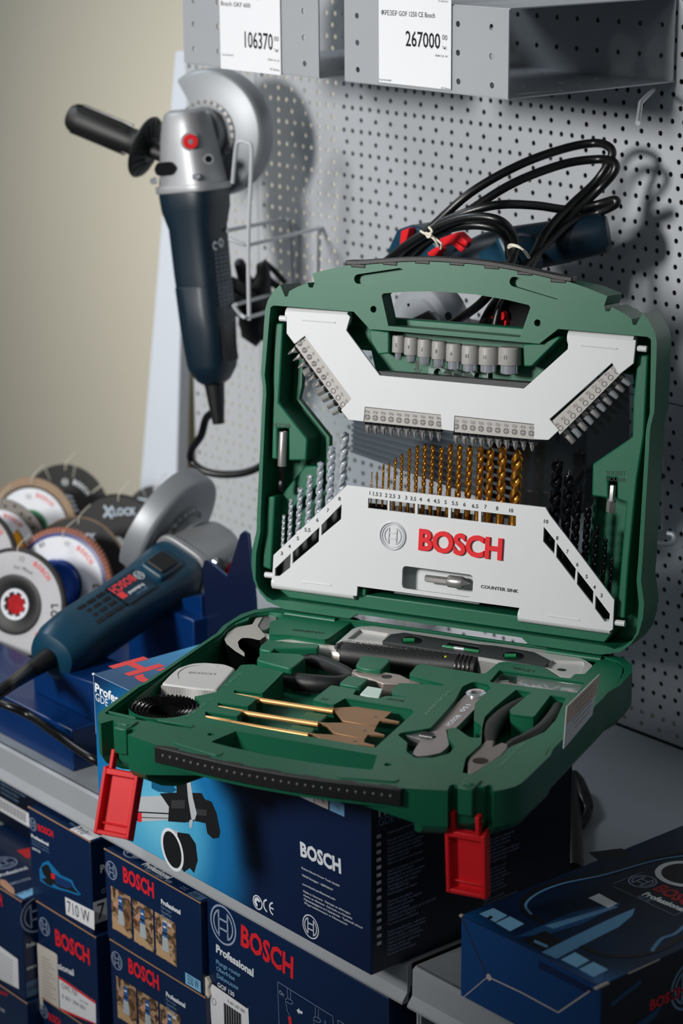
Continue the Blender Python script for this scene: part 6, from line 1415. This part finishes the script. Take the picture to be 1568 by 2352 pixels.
# crown-shaped cradle plate
yc = -.285; kc = lambda p: cr(0, 1040, 2.6133, p)
cq = lambda pts: [((lambda P_: ((P_.x-c0.x)*1000, P_.z*1000))(onY(a, c, yc))) for a, c in pts]
cp_ = cq(kc([(1213, 690), (1222, 648), (1245, 642), (1362, 742), (1438, 490), (1463, 468), (1490, 488), (1530, 880), (1560, 1500), (1235, 1500), (1225, 860)]))
b = newmb(); b.prism(cp_, -3, 0, STANDN, T=MM@FY(yc-ys), side=STAND); b.prism(cq(kc([(1110, 868), (1225, 855), (1235, 1100), (1120, 1200)])), -40, 4, STAND, T=MM@FY(yc-ys)); part(b, 'grinder_cradle', st, bevel=.6, label='navy cradle plate with V notch and blue edges')
cord('power_cord', 'thin black cord lying across the front of the blue stand at the left edge', [onZ(-40, 1602, sz_+.005), onZ(20, 1622, sz_+.005), onY(70, 1645, ys-.004), onY(120, 1680, ys-.007), onY(180, 1722, ys-.007), onY(228, 1752, ys+.0), onY(250, 1770, ys+.03)], .0042)
cord('power_cord', 'black cord curling out behind the navy carton at the right', [Vector((-.01, -.30, .012)), onZ(1306, 1800, .014), onZ(1338, 1838, .012), onZ(1347, 1865, .008), onZ(1332, 1892, .006), onZ(1300, 1908, .006), Vector((-.02, -.30, .006))], [.009, .012, .009, .005, .005, .005, .005])

def disc(px_, py_, t_, az_, el, rad, style, label):
    n = Vector((math.cos(R(az_))*math.cos(R(el)), math.sin(R(az_))*math.cos(R(el)), math.sin(R(el))))
    u = Vector((0, 0, 1)).cross(n).normalized(); v = n.cross(u)
    M = Matrix((u, v, n)).transposed().to_4x4(); M.translation = atD(px_, py_, t_)
    t = thing('grinding_disc', label, 'grinding disc', M=M, group='grinding discs on the blue stand')
    WG = mat('grey_abrasive', (186, 186, 190), .85, var=.22, scale=700, bump=.6, bscale=900); WD = mat('disc_white_label', (216, 219, 226), .5, var=.02); DK = mat('dark_abrasive', (46, 44, 44), .8, bump=.6, bscale=900); COP = mat('copper_flaps', (164, 104, 82), .7, var=.2, scale=200); BD = mat('disc_black', (15, 15, 17), .5, var=.1, scale=100)
    TN = mat('diamond_rim_tan', (140, 118, 96), .5, .3, var=.25, scale=500, bump=.5)
    b = newmb(); r_ = rad
    if style == 'metal':
        b.lathe([(11, -3), (r_-1, -3), (r_, -2), (r_, 2), (r_-1, 3), (r_*.62, 3), (r_*.55, -1), (11, -1), (11, -3)], DK, n=56); b.lathe([(28, 1.0), (r_*.56, 3.1), (r_*.93, 3.3), (r_*.93, 3.0)], WG, n=56, cap=False); bd = part(b, 'abrasive_wheel', t, angle=40)
        b = newmb(); b.lathe([(13, -1.5), (18, 0), (26, 1.5), (33, 4.6), (30, 5.4), (22, 3), (13, .4)], BLK, n=48, cap=False); part(b, 'black_hub', t, angle=50)
        b = newmb(); b.lathe([(13.5, 1), (17.5, 1.2), (17, 2.6), (14, 2.4), (13.5, 1)], WD, n=40)
        for k in range(8): b.box((13*math.cos(k*.785), 13*math.sin(k*.785), 1.6), (3.2, 3.2, 1.4), WD, MM@Matrix.Translation((13*math.cos(k*.785), 13*math.sin(k*.785), 1.6))@Matrix.Rotation(k*.785, 4, 'Z')@Matrix.Translation((-13*math.cos(k*.785), -13*math.sin(k*.785), -1.6)))
        b.lathe([(0, -1.2), (13, -1.2)], RED, n=24); part(b, 'star_hub', t, label='white star-shaped hub over a red core')
    elif style == 'flap':
        b.lathe([(11, -2), (r_, -2), (r_, 1), (r_-4, 2.5), (11, 2.5)], mat('flap_backing_blue', (22, 52, 118), .4), n=56); bd = part(b, 'backing_plate', t)
        b = newmb()
        for k in range(84): b.box((r_+1.0, 0, -1.5), (8, 3.1, 6), COP, MM@Matrix.Rotation(2*math.pi*k/84, 4, 'Z')@Matrix.Rotation(.35, 4, 'X'))
        part(b, 'abrasive_flaps', t, label='ring of copper-brown flaps')
        b = newmb(); b.lathe([(29, 2.9), (r_-5, 2.9)], WD, n=56, cap=False); part(b, 'label_ring', t)
        b = newmb(); b.lathe([(8, 2.6), (26, 2.6), (30, 11), (28, 12.5), (20, 12), (14, 9), (8, 9)], mat('flap_hub_blue', (16, 60, 142), .25, coat=.4), n=48, cap=False); part(b, 'blue_hub', t, angle=50)
    elif style == 'black':
        b.lathe([(9, -1), (r_, -1), (r_, 1), (9, 1), (9, -1)], BD, n=56); bd = part(b, 'disc_plate', t, angle=40)
        b = newmb(); b.lathe([(r_-.2, -2), (r_+1.4, -2), (r_+1.6, 0), (r_+1.4, 2), (r_-.2, 1.4)], TN if rad > 61.5 else BLK, n=56, cap=False); part(b, 'abrasive_edge', t)
    elif style == 'segment':
        def seg(k0, k1):
            a0, a1 = R(k0), R(k1); P_ = [(r_*math.cos(a0+(a1-a0)*i/8), r_*math.sin(a0+(a1-a0)*i/8)) for i in range(9)]; return P_+[((r_-16)*math.cos(a1), (r_-16)*math.sin(a1)), ((r_-16)*math.cos(a0), (r_-16)*math.sin(a0))]
        b.prism(circ(0, 0, r_-16, 48), -1, 1, BD, holes=[circ(0, 0, 9, 20)])
        for k in range(9): b.prism(seg(k*40+1.6, k*40+38.4), -1.3, 1.3, BD)
        bd = part(b, 'segmented_plate', t)
    elif style == 'diamond':
        b.lathe([(11, -1), (r_-6, -1), (r_-6, 1), (11, 1), (11, -1)], BD, n=56); bd = part(b, 'steel_core', t)
        b = newmb(); b.lathe([(r_-10, -1.6), (r_, -1.6), (r_, 1.6), (r_-10, 1.6), (r_-10, -1.6)], TN, n=90, lobe=lambda q: 1-.006*(1 if int(q*28) % 2 else 0)); part(b, 'diamond_rim', t)
        b = newmb(); b.lathe([(24, 1.3), (r_-13, 1.3)], WD, n=56, cap=False); b.lathe([(20, 1.25), (24.2, 1.35)], mat('green_label_ring', (12, 110, 66), .5), n=48, cap=False); b.box((38, -12, 1.5), (20, 11, .3), MATS['green_label_ring']); part(b, 'label_ring', t)
        b = newmb()
        for k in range(24):
            q = 2*math.pi*k/24+.1; b.tube([((r_-4)*math.cos(q)*.8*.98, (r_-4)*math.sin(q)*.78, 1.0), ((r_-4)*math.cos(q)*.8*.98, (r_-4)*math.sin(q)*.78, 1.36)], 1.3, BLKG, 10) if k in (9, 10, 11, 12) else None
        if b.v: part(b, 'vent_hole', t)
    elif style == 'saw':
        b.lathe([(11, -1), (r_, -1), (r_, 1), (11, 1), (11, -1)], mat('blade_grey', (120, 116, 112), .45, .6, var=.15), n=56); bd = part(b, 'steel_core', t)
        b = newmb(); b.lathe([(22, 1.3), (r_*.78, 1.3)], WD, n=56, cap=False); b.ring(0, 0, 24, 34, mat('amber_label', (232, 160, 24), .5), 1.5, n=30, a0=-1.2, a1=.9); b.ring(0, 0, 34, 36, BD, 1.5, n=30, a0=-1.2, a1=.9); part(b, 'label_ring', t)
        b = newmb()
        for k in range(30):
            q = 2*math.pi*k/30; rr = r_*(.86 if k % 2 else .92); b.tube([(rr*math.cos(q), rr*math.sin(q), .9), (rr*math.cos(q), rr*math.sin(q), 1.25)], 1.7, BLKG, 10)
        part(b, 'vent_hole', t)
    b = newmb()      # printing, curved around the hub
    z = 4.0 if style == 'metal' else 3.2 if style == 'flap' else 1.7
    def arc_text(s, r0, a_mid, size, mt, bold=0):
        w_ = [max([v[0] for v in glyphs(ch, bold)[0]] or [.3])+.10 for ch in s]; tot = sum(w_)*size*.85; a = R(a_mid)+tot/r0/2
        for ch, k in zip(s, w_):
            a -= k*size*.85/r0/2; b.text(ch, r0*math.cos(a)-math.sin(a)*k*size*.42, r0*math.sin(a)+math.cos(a)*k*size*.42, size, mt, None, bold, .85, a-math.pi/2, z); a -= k*size*.85/r0/2
    if style in ('metal', 'flap'):
        re = 49 if style == 'metal' else 46; arc_text('LOCK', re-3, -12, 11.5, INK, .04)
        c = (re*math.cos(R(-44)), re*math.sin(R(-44)))
        for s in ((-6, -6, 6, 6), (-6, 6, 6, -6)): b.line((c[0]+s[0], c[1]+s[1]), (c[0]+s[2], c[1]+s[3]), 3.2, REDI, z)
        arc_text('BOSCH', re, 52, 8, mat('pale_red_ink', (222, 96, 96), .5), .04); b.emblem((re+2)*math.cos(R(84)), (re+2)*math.sin(R(84)), 3.4, RAIL, z)
        if style == 'metal': arc_text('for Metal', 39, 78, 6, INKG); b.rect(-33, 32, -24, 42, mat('soft_blue_icon', (92, 140, 190), .5), z)
        else: arc_text('80', 48, 122, 8, INKG, .02)
    elif style == 'black':
        vs_, fs_ = glyphs('LOCK', .03); b.text('LOCK', -8, 34, 12.5, mat('silver_ink', (178, 192, 206), .4), None, .03, .9, .12, z)
        for s in ((-20, 31, -9, 45), (-20, 45, -9, 31)): b.line(s[:2], s[2:], 3, MATS['silver_ink'], z)
    elif style == 'segment': arc_text('BOSCH', 40, 58, 8, WHT, .03); b.emblem(40*math.cos(R(92)), 40*math.sin(R(92)), 4.4, WHT, z); [b.line((-26+i*2, 26-i*5), (10+i*3, 22-i*5.4), 2.2, mat('silver_ink', (178, 192, 206), .4), z) for i in range(4)]
    else: arc_text('BOSCH', 40, 66, 8, mat('pale_red_ink', (222, 96, 96), .5), .03); b.emblem(40*math.cos(R(98)), 40*math.sin(R(98)), 3.6, RAIL, z)
    if b.v: part(b, 'print', t)
    b = newmb(); b.tube([(-1, rad-7, 3), (-1, rad+1, 2.5), (0, rad+6, -3), (1, rad+14, -20)], .6, TWINE, 6); part(b, 'hanging_string', t)
    return t
disc(36, 1388, 2.50, -62, 14, 62, 'metal', 'grey grinding disc with black hub and red core, nearest at the left')
disc(140, 1344, 2.575, -64, 14, 60, 'flap', 'blue-hubbed flap disc with white label and copper-brown rim')
disc(178, 1312, 2.64, -62, 12, 62, 'black', 'black disc lettered LOCK, standing right behind the flap disc')
disc(272, 1250, 2.73, -60, 10, 59, 'black', 'black disc lettered LOCK partly behind the grinder guard, farther back')
disc(150, 1180, 2.86, -62, 10, 62, 'segment', 'black slotted disc, topmost of the disc display')
disc(72, 1216, 2.77, -62, 12, 63, 'diamond', 'diamond disc with tan rim, white label and green band')
disc(-2, 1266, 2.67, -60, 12, 62, 'saw', 'white and amber labelled disc with round vent holes, left edge')
disc(-70, 1282, 2.59, -60, 12, 61, 'metal', 'grey disc with dark rim cut off by the left frame edge')
disc(360, 1196, 2.84, -60, 10, 44, 'segment', 'small black disc peeking out behind the grinder guard')

# ------------------------------------------------------------------ wire rack and gloves behind the upright grinder
b = MB(); I4 = Matrix.Identity(4); o = onY(570, 560, -.09)
w3 = lambda pts: [onY(a, c, y)-o for a, c, y in pts]
for pts in ([(572, 735, -.15), (570, 560, -.15), (576, 400, -.15), (577, 338, -.15), (566, 328, -.152), (550, 325, -.155), (542, 340, -.155), (534, 420, -.15)],
            [(525, 548, -.165), (548, 558, -.158), (570, 562, -.148), (600, 556, -.12), (738, 523, -.002)], [(520, 530, -.13), (600, 514, -.06), (650, 504, -.012), (662, 508, -.01), (668, 530, -.008), (672, 650, -.004)],
            [(738, 523, -.002), (727, 535, -.006), (726, 640, -.004)], [(535, 700, -.165), (552, 722, -.158), (572, 728, -.148), (640, 708, -.07), (700, 692, -.004)], [(540, 700, -.13), (640, 672, -.02)]):
    b.tube(w3(pts), .0021, WIRE, 10, I4, sub=5)
ob = b.build('wire_rack'); ob.location = o; tag(ob, 'pale wire rack hooked into the pegboard, carrying the upright grinder', 'rack')
gt_ = thing('work_glove', 'black work glove dangling in the wire rack between the grinder and the tool case', 'glove', M=Matrix.Translation(onY(600, 690, -.05)))
o = onY(600, 690, -.05); w3 = lambda pts: [onY(a, c, y)-o for a, c, y in pts]
b = MB()
me = bpy.data.meshes.new('work_glove_body'); V = []; E = []; RR = []
def chain(root, pts, rs):
    k = root
    for p, r_ in zip(pts, rs): V.append(onY(*p)-o); RR.append(r_); E.append((k, len(V)-1)) if k is not None else None; k = len(V)-1
    return k
pal = chain(None, [(598, 735, -.05), (592, 700, -.05), (585, 665, -.055)], [.021, .026, .020])
chain(1, [(560, 640, -.06), (553, 612, -.065), (546, 597, -.07)], [.010, .009, .0085])
chain(2, [(606, 640, -.05), (604, 618, -.05), (600, 599, -.05)], [.010, .0085, .008])
chain(1, [(560, 672, -.07), (538, 655, -.09), (528, 640, -.10)], [.010, .009, .0085])
chain(1, [(560, 690, -.07), (540, 684, -.085), (526, 676, -.10)], [.009, .008, .008])
chain(0, [(560, 722, -.06), (545, 712, -.08), (530, 706, -.095)], [.009, .008, .008])
chain(0, [(594, 752, -.05), (604, 748, -.045)], [.020, .018])
me.from_pydata(V, E, []); gb = bpy.data.objects.new('glove_body', me); C.objects.link(gb); gb.parent = gt_; me.materials.append(BLK)
s = gb.modifiers.new('skin', 'SKIN'); 
for i, r_ in enumerate(RR): me.skin_vertices[0].data[i].radius = (r_, r_*.8)
me.skin_vertices[0].data[0].use_root = True
s.use_smooth_shade = True; ss = gb.modifiers.new('sub', 'SUBSURF'); ss.levels = 2; ss.render_levels = 2
b = MB(); b.tube(w3([(604, 600, -.045), (630, 622, -.035), (655, 650, -.03)]), .0032, BLK, 8, I4, sub=4); b.tube(w3([(596, 620, -.05), (640, 660, -.03), (690, 664, -.01)]), .004, BLK, 8, I4, sub=4)
ob = b.build('strap', gt_)

# ------------------------------------------------------------------ circular saw behind the lid
ysw = -.105; SM = Matrix.Translation(onY(1150, 620, ysw))
sw_ = thing('circular_saw', 'blue circular saw with red levers resting behind the raised lid of the tool case', 'circular saw', M=SM)
o = SM.translation
w3 = lambda pts: [(onY(a, c, y)-o)*1000 for a, c, y in pts]
b = newmb(); p = w3([(1075, 610, -.13), (1130, 592, -.13), (1190, 572, -.12), (1300, 553, -.095), (1385, 535, -.075), (1397, 533, -.072)])
b.tube(p, [22, 25, 22, 20.5, 19, 15], TEALD, 32); part(b, 'motor_housing', sw_, angle=50)
b = newmb(); b.tube(w3([(1150, 545, -.16), (1165, 575, -.16), (1180, 610, -.16)]), [6, 7, 6], TEAL, 14)
P_ = [(v.x, v.z) for v in w3([(1095, 585, -.15), (1160, 540, -.15), (1180, 545, -.15), (1205, 600, -.15), (1200, 640, -.15), (1080, 640, -.15)])]
b.prism(P_, 20, 48, TEAL, T=MM@FY(0)); part(b, 'housing_cover', sw_, bevel=2)
P_ = [(v.x, v.z) for v in w3([(918, 612, -.12), (925, 565, -.12), (945, 522, -.12), (975, 512, -.12), (1010, 522, -.12), (1040, 560, -.12), (1060, 620, -.12), (1000, 650, -.12)])]
b = newmb(); b.prism(P_, 5, 35, TEAL, T=MM@FY(0)); part(b, 'front_handle', sw_, bevel=3)
b = newmb()
for q in ([(918, 565), (922, 530), (940, 523), (935, 545), (928, 580)], [(1010, 548), (1050, 533), (1074, 556), (1072, 566), (1050, 556), (1068, 572), (1060, 580), (1034, 558), (1015, 568)], [(982, 580), (1005, 565), (1012, 572), (998, 590), (985, 588)]):
    b = newmb(); b.prism([(v.x, v.z) for v in w3([(x, y, -.15) for x, y in q])], 36, 46, RED, T=MM@FY(0)); part(b, 'red_lever', sw_, bevel=1, label='red lever')

gc = w3([(990, 757, -.165)])[0]
b = newmb(); TG = MM@Matrix.Translation(gc)@Matrix.Rotation(R(90), 4, 'X')
b.lathe([(0, 20), (22, 21), (32, 19), (34, 16), (43, 14), (45, 11), (45, -10), (44, -12)], mat('satin_guard_alloy', (168, 173, 180), .32, .35, var=.06), TG, 56)
g = part(b, 'blade_guard', sw_, angle=40); WMX[g.name] = SM
b = newmb()
for (x, y, r_) in ((1031, 726, 4.0), (1094, 709, 1.4), (940, 700, 1.6)): q = w3([(x, y, -.184)])[0]; b.tube([(q.x, q.y, q.z), (q.x, q.y-1.6, q.z)], r_, BLKG, 18)
part(b, 'screw', g)
b = newmb(); P_ = [(v.x, v.z) for v in w3([(985, 712, -.19), (1040, 775, -.19), (890, 775, -.19), (905, 752, -.19)])]; b.prism(P_, 84, 86, STEELD, T=MM@FY(0)); part(b, 'lower_guard_lever', sw_, bevel=1)
b = newmb(); P_ = [(v.x, v.z) for v in w3([(1105, 730, -.19), (1140, 672, -.19), (1240, 680, -.19), (1235, 830, -.19), (1140, 830, -.19)])]; b.prism(P_, 75, 85, mat('scale_plate_black', (6, 9, 13), .5), T=MM@FY(0)); dp = part(b, 'depth_scale', sw_, bevel=1); WMX[dp.name] = SM
b = newmb()
for k in range(10):
    q0, q1 = w3([(1127+k*3.2, 728+k*5, -.19)])[0], w3([(1134+k*3.2+(3 if k == 4 else 0), 726+k*5, -.19)])[0]; b.line((q0.x, q0.z), (q1.x, q1.z), .7, WHT, 0, MM@FY(-.0853))
q0 = w3([(1122, 742, -.19)])[0]; b.text('10', q0.x, q0.z-4, 5, WHT, MM@FY(-.0853), 0, .9, R(100), 0); part(b, 'scale_print', dp)
b = newmb(); q = w3([(1160, 736, -.19)])[0]; TK = MM@FY(-.085)
b.prism([(q.x+x, q.z+z) for x, z in circ(0, 0, 6, 20)], 0, 5, RED, T=TK); b.prism(roundc([(q.x-11, q.z+2), (q.x-2, q.z+9), (q.x+7, q.z+10), (q.x+8, q.z+4), (q.x+2, q.z+1)], 2), 4, 9, RED, T=TK); part(b, 'wing_knob', dp, bevel=1, label='red wing knob')
b = newmb(); bp_ = [(v.x, v.z) for v in w3([(812, 930, -.165), (1200, 990, -.165), (1190, 1175, -.165), (808, 1040, -.165)])]
SP = mat('pressed_base_plate', (132, 138, 146), .34, .75, var=.05)
b.prism(bp_, 56, 60, SP, T=MM@FY(0)); bs = part(b, 'base_plate', sw_, bevel=.6); WMX[bs.name] = SM
b = newmb(); A0, A1, A2, A3 = [Vector(p) for p in bp_]
for k in range(9):
    t = .08+k*.11; u = A0.lerp(A3, t); v = A1.lerp(A2, t); b.tube([(u.x, -60.5, u.y), (v.x, -60.5, v.y)], 1.6, SP, 8)
part(b, 'pressed_rib', bs)
b = newmb(); b.prism([(v.x, v.z) for v in w3([(1200, 1000, -.11), (1440, 870, -.11), (1440, 1060, -.11), (1340, 1180, -.11), (1200, 1170, -.11)])], 0, 60, BLK, T=MM@FY(0)); 
q = w3([(1300, 1040, -.13)])[0]; b.tube([(q.x, q.y, q.z), (q.x, q.y-24, q.z)], [34, 30], BLKG, 28); part(b, 'rear_handle', sw_, bevel=3)
b = newmb(); b.box((w3([(1000, 870, -.1)])[0].x, 10, w3([(1000, 870, -.1)])[0].z), (90, 60, 120), TEALD); part(b, 'gear_case', sw_, bevel=5)
# cords of the saw
def wy3(pts): return [onY(a, c, y*(1 if a < 1130 else max(.5, 1-(a-1130)/460))) for a, c, y in pts]
cp3 = [('cord_loop', 'highest black cord loop of the saw arching against the pegboard', [(880, 606, -.20), (930, 565, -.20), (990, 522, -.19), (1080, 443, -.17), (1190, 380, -.15), (1290, 343, -.13), (1360, 329, -.12), (1396, 336, -.12), (1404, 360, -.125), (1370, 415, -.14), (1310, 472, -.16), (1255, 532, -.18), (1215, 600, -.19), (1180, 640, -.20), (1120, 720, -.20), (1095, 790, -.20)]),
       ('cord_loop', 'second black cord loop of the saw just inside the highest one', [(930, 610, -.205), (1000, 540, -.20), (1080, 482, -.18), (1180, 420, -.16), (1290, 378, -.145), (1370, 366, -.135), (1408, 372, -.135), (1410, 395, -.14), (1370, 440, -.15), (1300, 505, -.165), (1240, 575, -.185), (1200, 640, -.20), (1150, 700, -.205), (1130, 790, -.205)]),
       ('cord_loop', 'flat black cord loop of the saw lying over the blue motor housing', [(1010, 512, -.20), (1080, 485, -.19), (1150, 470, -.18), (1230, 472, -.17), (1310, 482, -.16), (1370, 470, -.155), (1410, 459, -.15), (1412, 470, -.15), (1370, 490, -.155), (1320, 506, -.165), (1270, 545, -.18), (1225, 590, -.19), (1190, 630, -.20)]),
       ('cord_loop', 'near black cord bend tied with white twine above the case handle', [(890, 600, -.225), (930, 568, -.225), (990, 530, -.22), (1050, 505, -.215), (1100, 498, -.21), (1145, 506, -.21), (1172, 530, -.21), (1183, 565, -.21), (1170, 610, -.215), (1150, 640, -.22), (1100, 700, -.22), (1020, 755, -.22)]),
       ('cord_loop', 'second near black cord bend beside the tied one above the case handle', [(925, 598, -.215), (970, 556, -.215), (1030, 526, -.21), (1090, 517, -.205), (1140, 526, -.2), (1165, 550, -.2), (1170, 590, -.2), (1180, 625, -.2)])]
for n_, l_, p_ in cp3: cord('power_cord', l_, wy3(p_), .0041, CORD, 6, parent=sw_)
def twine(pts, r_, label):
    o_ = onY(*pts[0]); b = MB(); b.tube([onY(*p)-o_ for p in pts], r_, TWINE, 8, I4, sub=5)
    return b, o_
b, o_ = twine([(984, 537, -.232), (1000, 548, -.234), (1013, 560, -.234), (1012, 572, -.23)], .0010, ''); 
for q in ([(966, 531, -.232), (980, 538, -.236), (992, 532, -.236), (985, 522, -.232)], [(984, 540, -.236), (998, 550, -.236), (1006, 566, -.232)], [(978, 535, -.236), (990, 541, -.238), (983, 545, -.236), (978, 537, -.236)]): b.tube([onY(*p)-o_ for p in q], .0012, TWINE, 8, I4, sub=5)
ob = b.build('twine_tie'); ob.location = o_; tag(ob, 'knotted white twine tie around the cords, left of the case handle top', 'twine')
b, o_ = twine([(1167, 567, -.22), (1172, 562, -.226), (1190, 566, -.228), (1206, 578, -.222), (1215, 592, -.21)], .0011, ''); b.tube([onY(*p)-o_ for p in [(1168, 570, -.222), (1180, 565, -.228), (1200, 573, -.228), (1214, 592, -.212)]], .0010, TWINE, 8, I4, sub=4)
ob = b.build('twine_tie'); ob.location = o_; tag(ob, 'white twine tie around the cords, right, in front of the blue motor housing', 'twine')
b = MB(); o_ = Vector((-.40, -.01, .33)); b.tube([Vector((0, .012, .02)), Vector((0, 0, 0)), Vector((0, -.12, -.004)), Vector((0, -.13, .008))], .003, WIRE, 10, I4); b.tube([Vector((.13, .012, .02)), Vector((.13, 0, 0)), Vector((.13, -.12, -.004)), Vector((.13, -.13, .008))], .003, WIRE, 10, I4); b.tube([Vector((0, -.10, -.003)), Vector((.13, -.10, -.003))], .003, WIRE, 10, I4)
ob = b.build('tool_hook'); ob.location = o_; tag(ob, 'double wire hook carrying the circular saw behind the case lid', 'hook')
# clear hook bracket at the right of the lid
b = MB(); o_ = onY(1490, 1235, -.03); f = lambda pts: [onY(*p)-o_ for p in pts]
b.tube(f([(1470, 1232, -.07), (1520, 1216, -.02), (1522, 1045, -.004)]), .0009, WIRE, 8, I4); b.tube(f([(1470, 1232, -.07), (1500, 1246, -.06), (1535, 1250, -.04), (1548, 1240, -.03), (1545, 1228, -.028), (1532, 1225, -.03)]), .0026, WIRE, 10, I4, sub=4)
ob = b.build('wire_hook'); ob.location = o_; tag(ob, 'clear wire hook with curled tip beside the right edge of the lid', 'hook')
tb = thing('hanging_blister', 'small grey and black part on a hook just right of the case lid', 'hanging item', M=Matrix.Translation(onY(1500, 1080, -.06)))
b = newmb(); o_ = onY(1500, 1080, -.06); P_ = [((onY(a, c, -.06)-o_).x*1000, (onY(a, c, -.06)-o_).z*1000) for a, c in ((1478, 1040), (1500, 1034), (1520, 1048), (1515, 1075), (1478, 1085))]; b.prism(P_, 0, 14, mat('slate_plastic', (106, 114, 124), .4), T=MM@FY(0)); part(b, 'grey_shell', tb, bevel=1.5)
b = newmb(); P_ = [((onY(a, c, -.06)-o_).x*1000, (onY(a, c, -.06)-o_).z*1000) for a, c in ((1476, 1085), (1512, 1078), (1530, 1092), (1527, 1100), (1500, 1098), (1495, 1115), (1476, 1110))]; b.prism(P_, 0, 12, BLK, T=MM@FY(0)); part(b, 'black_clip', tb, bevel=1)
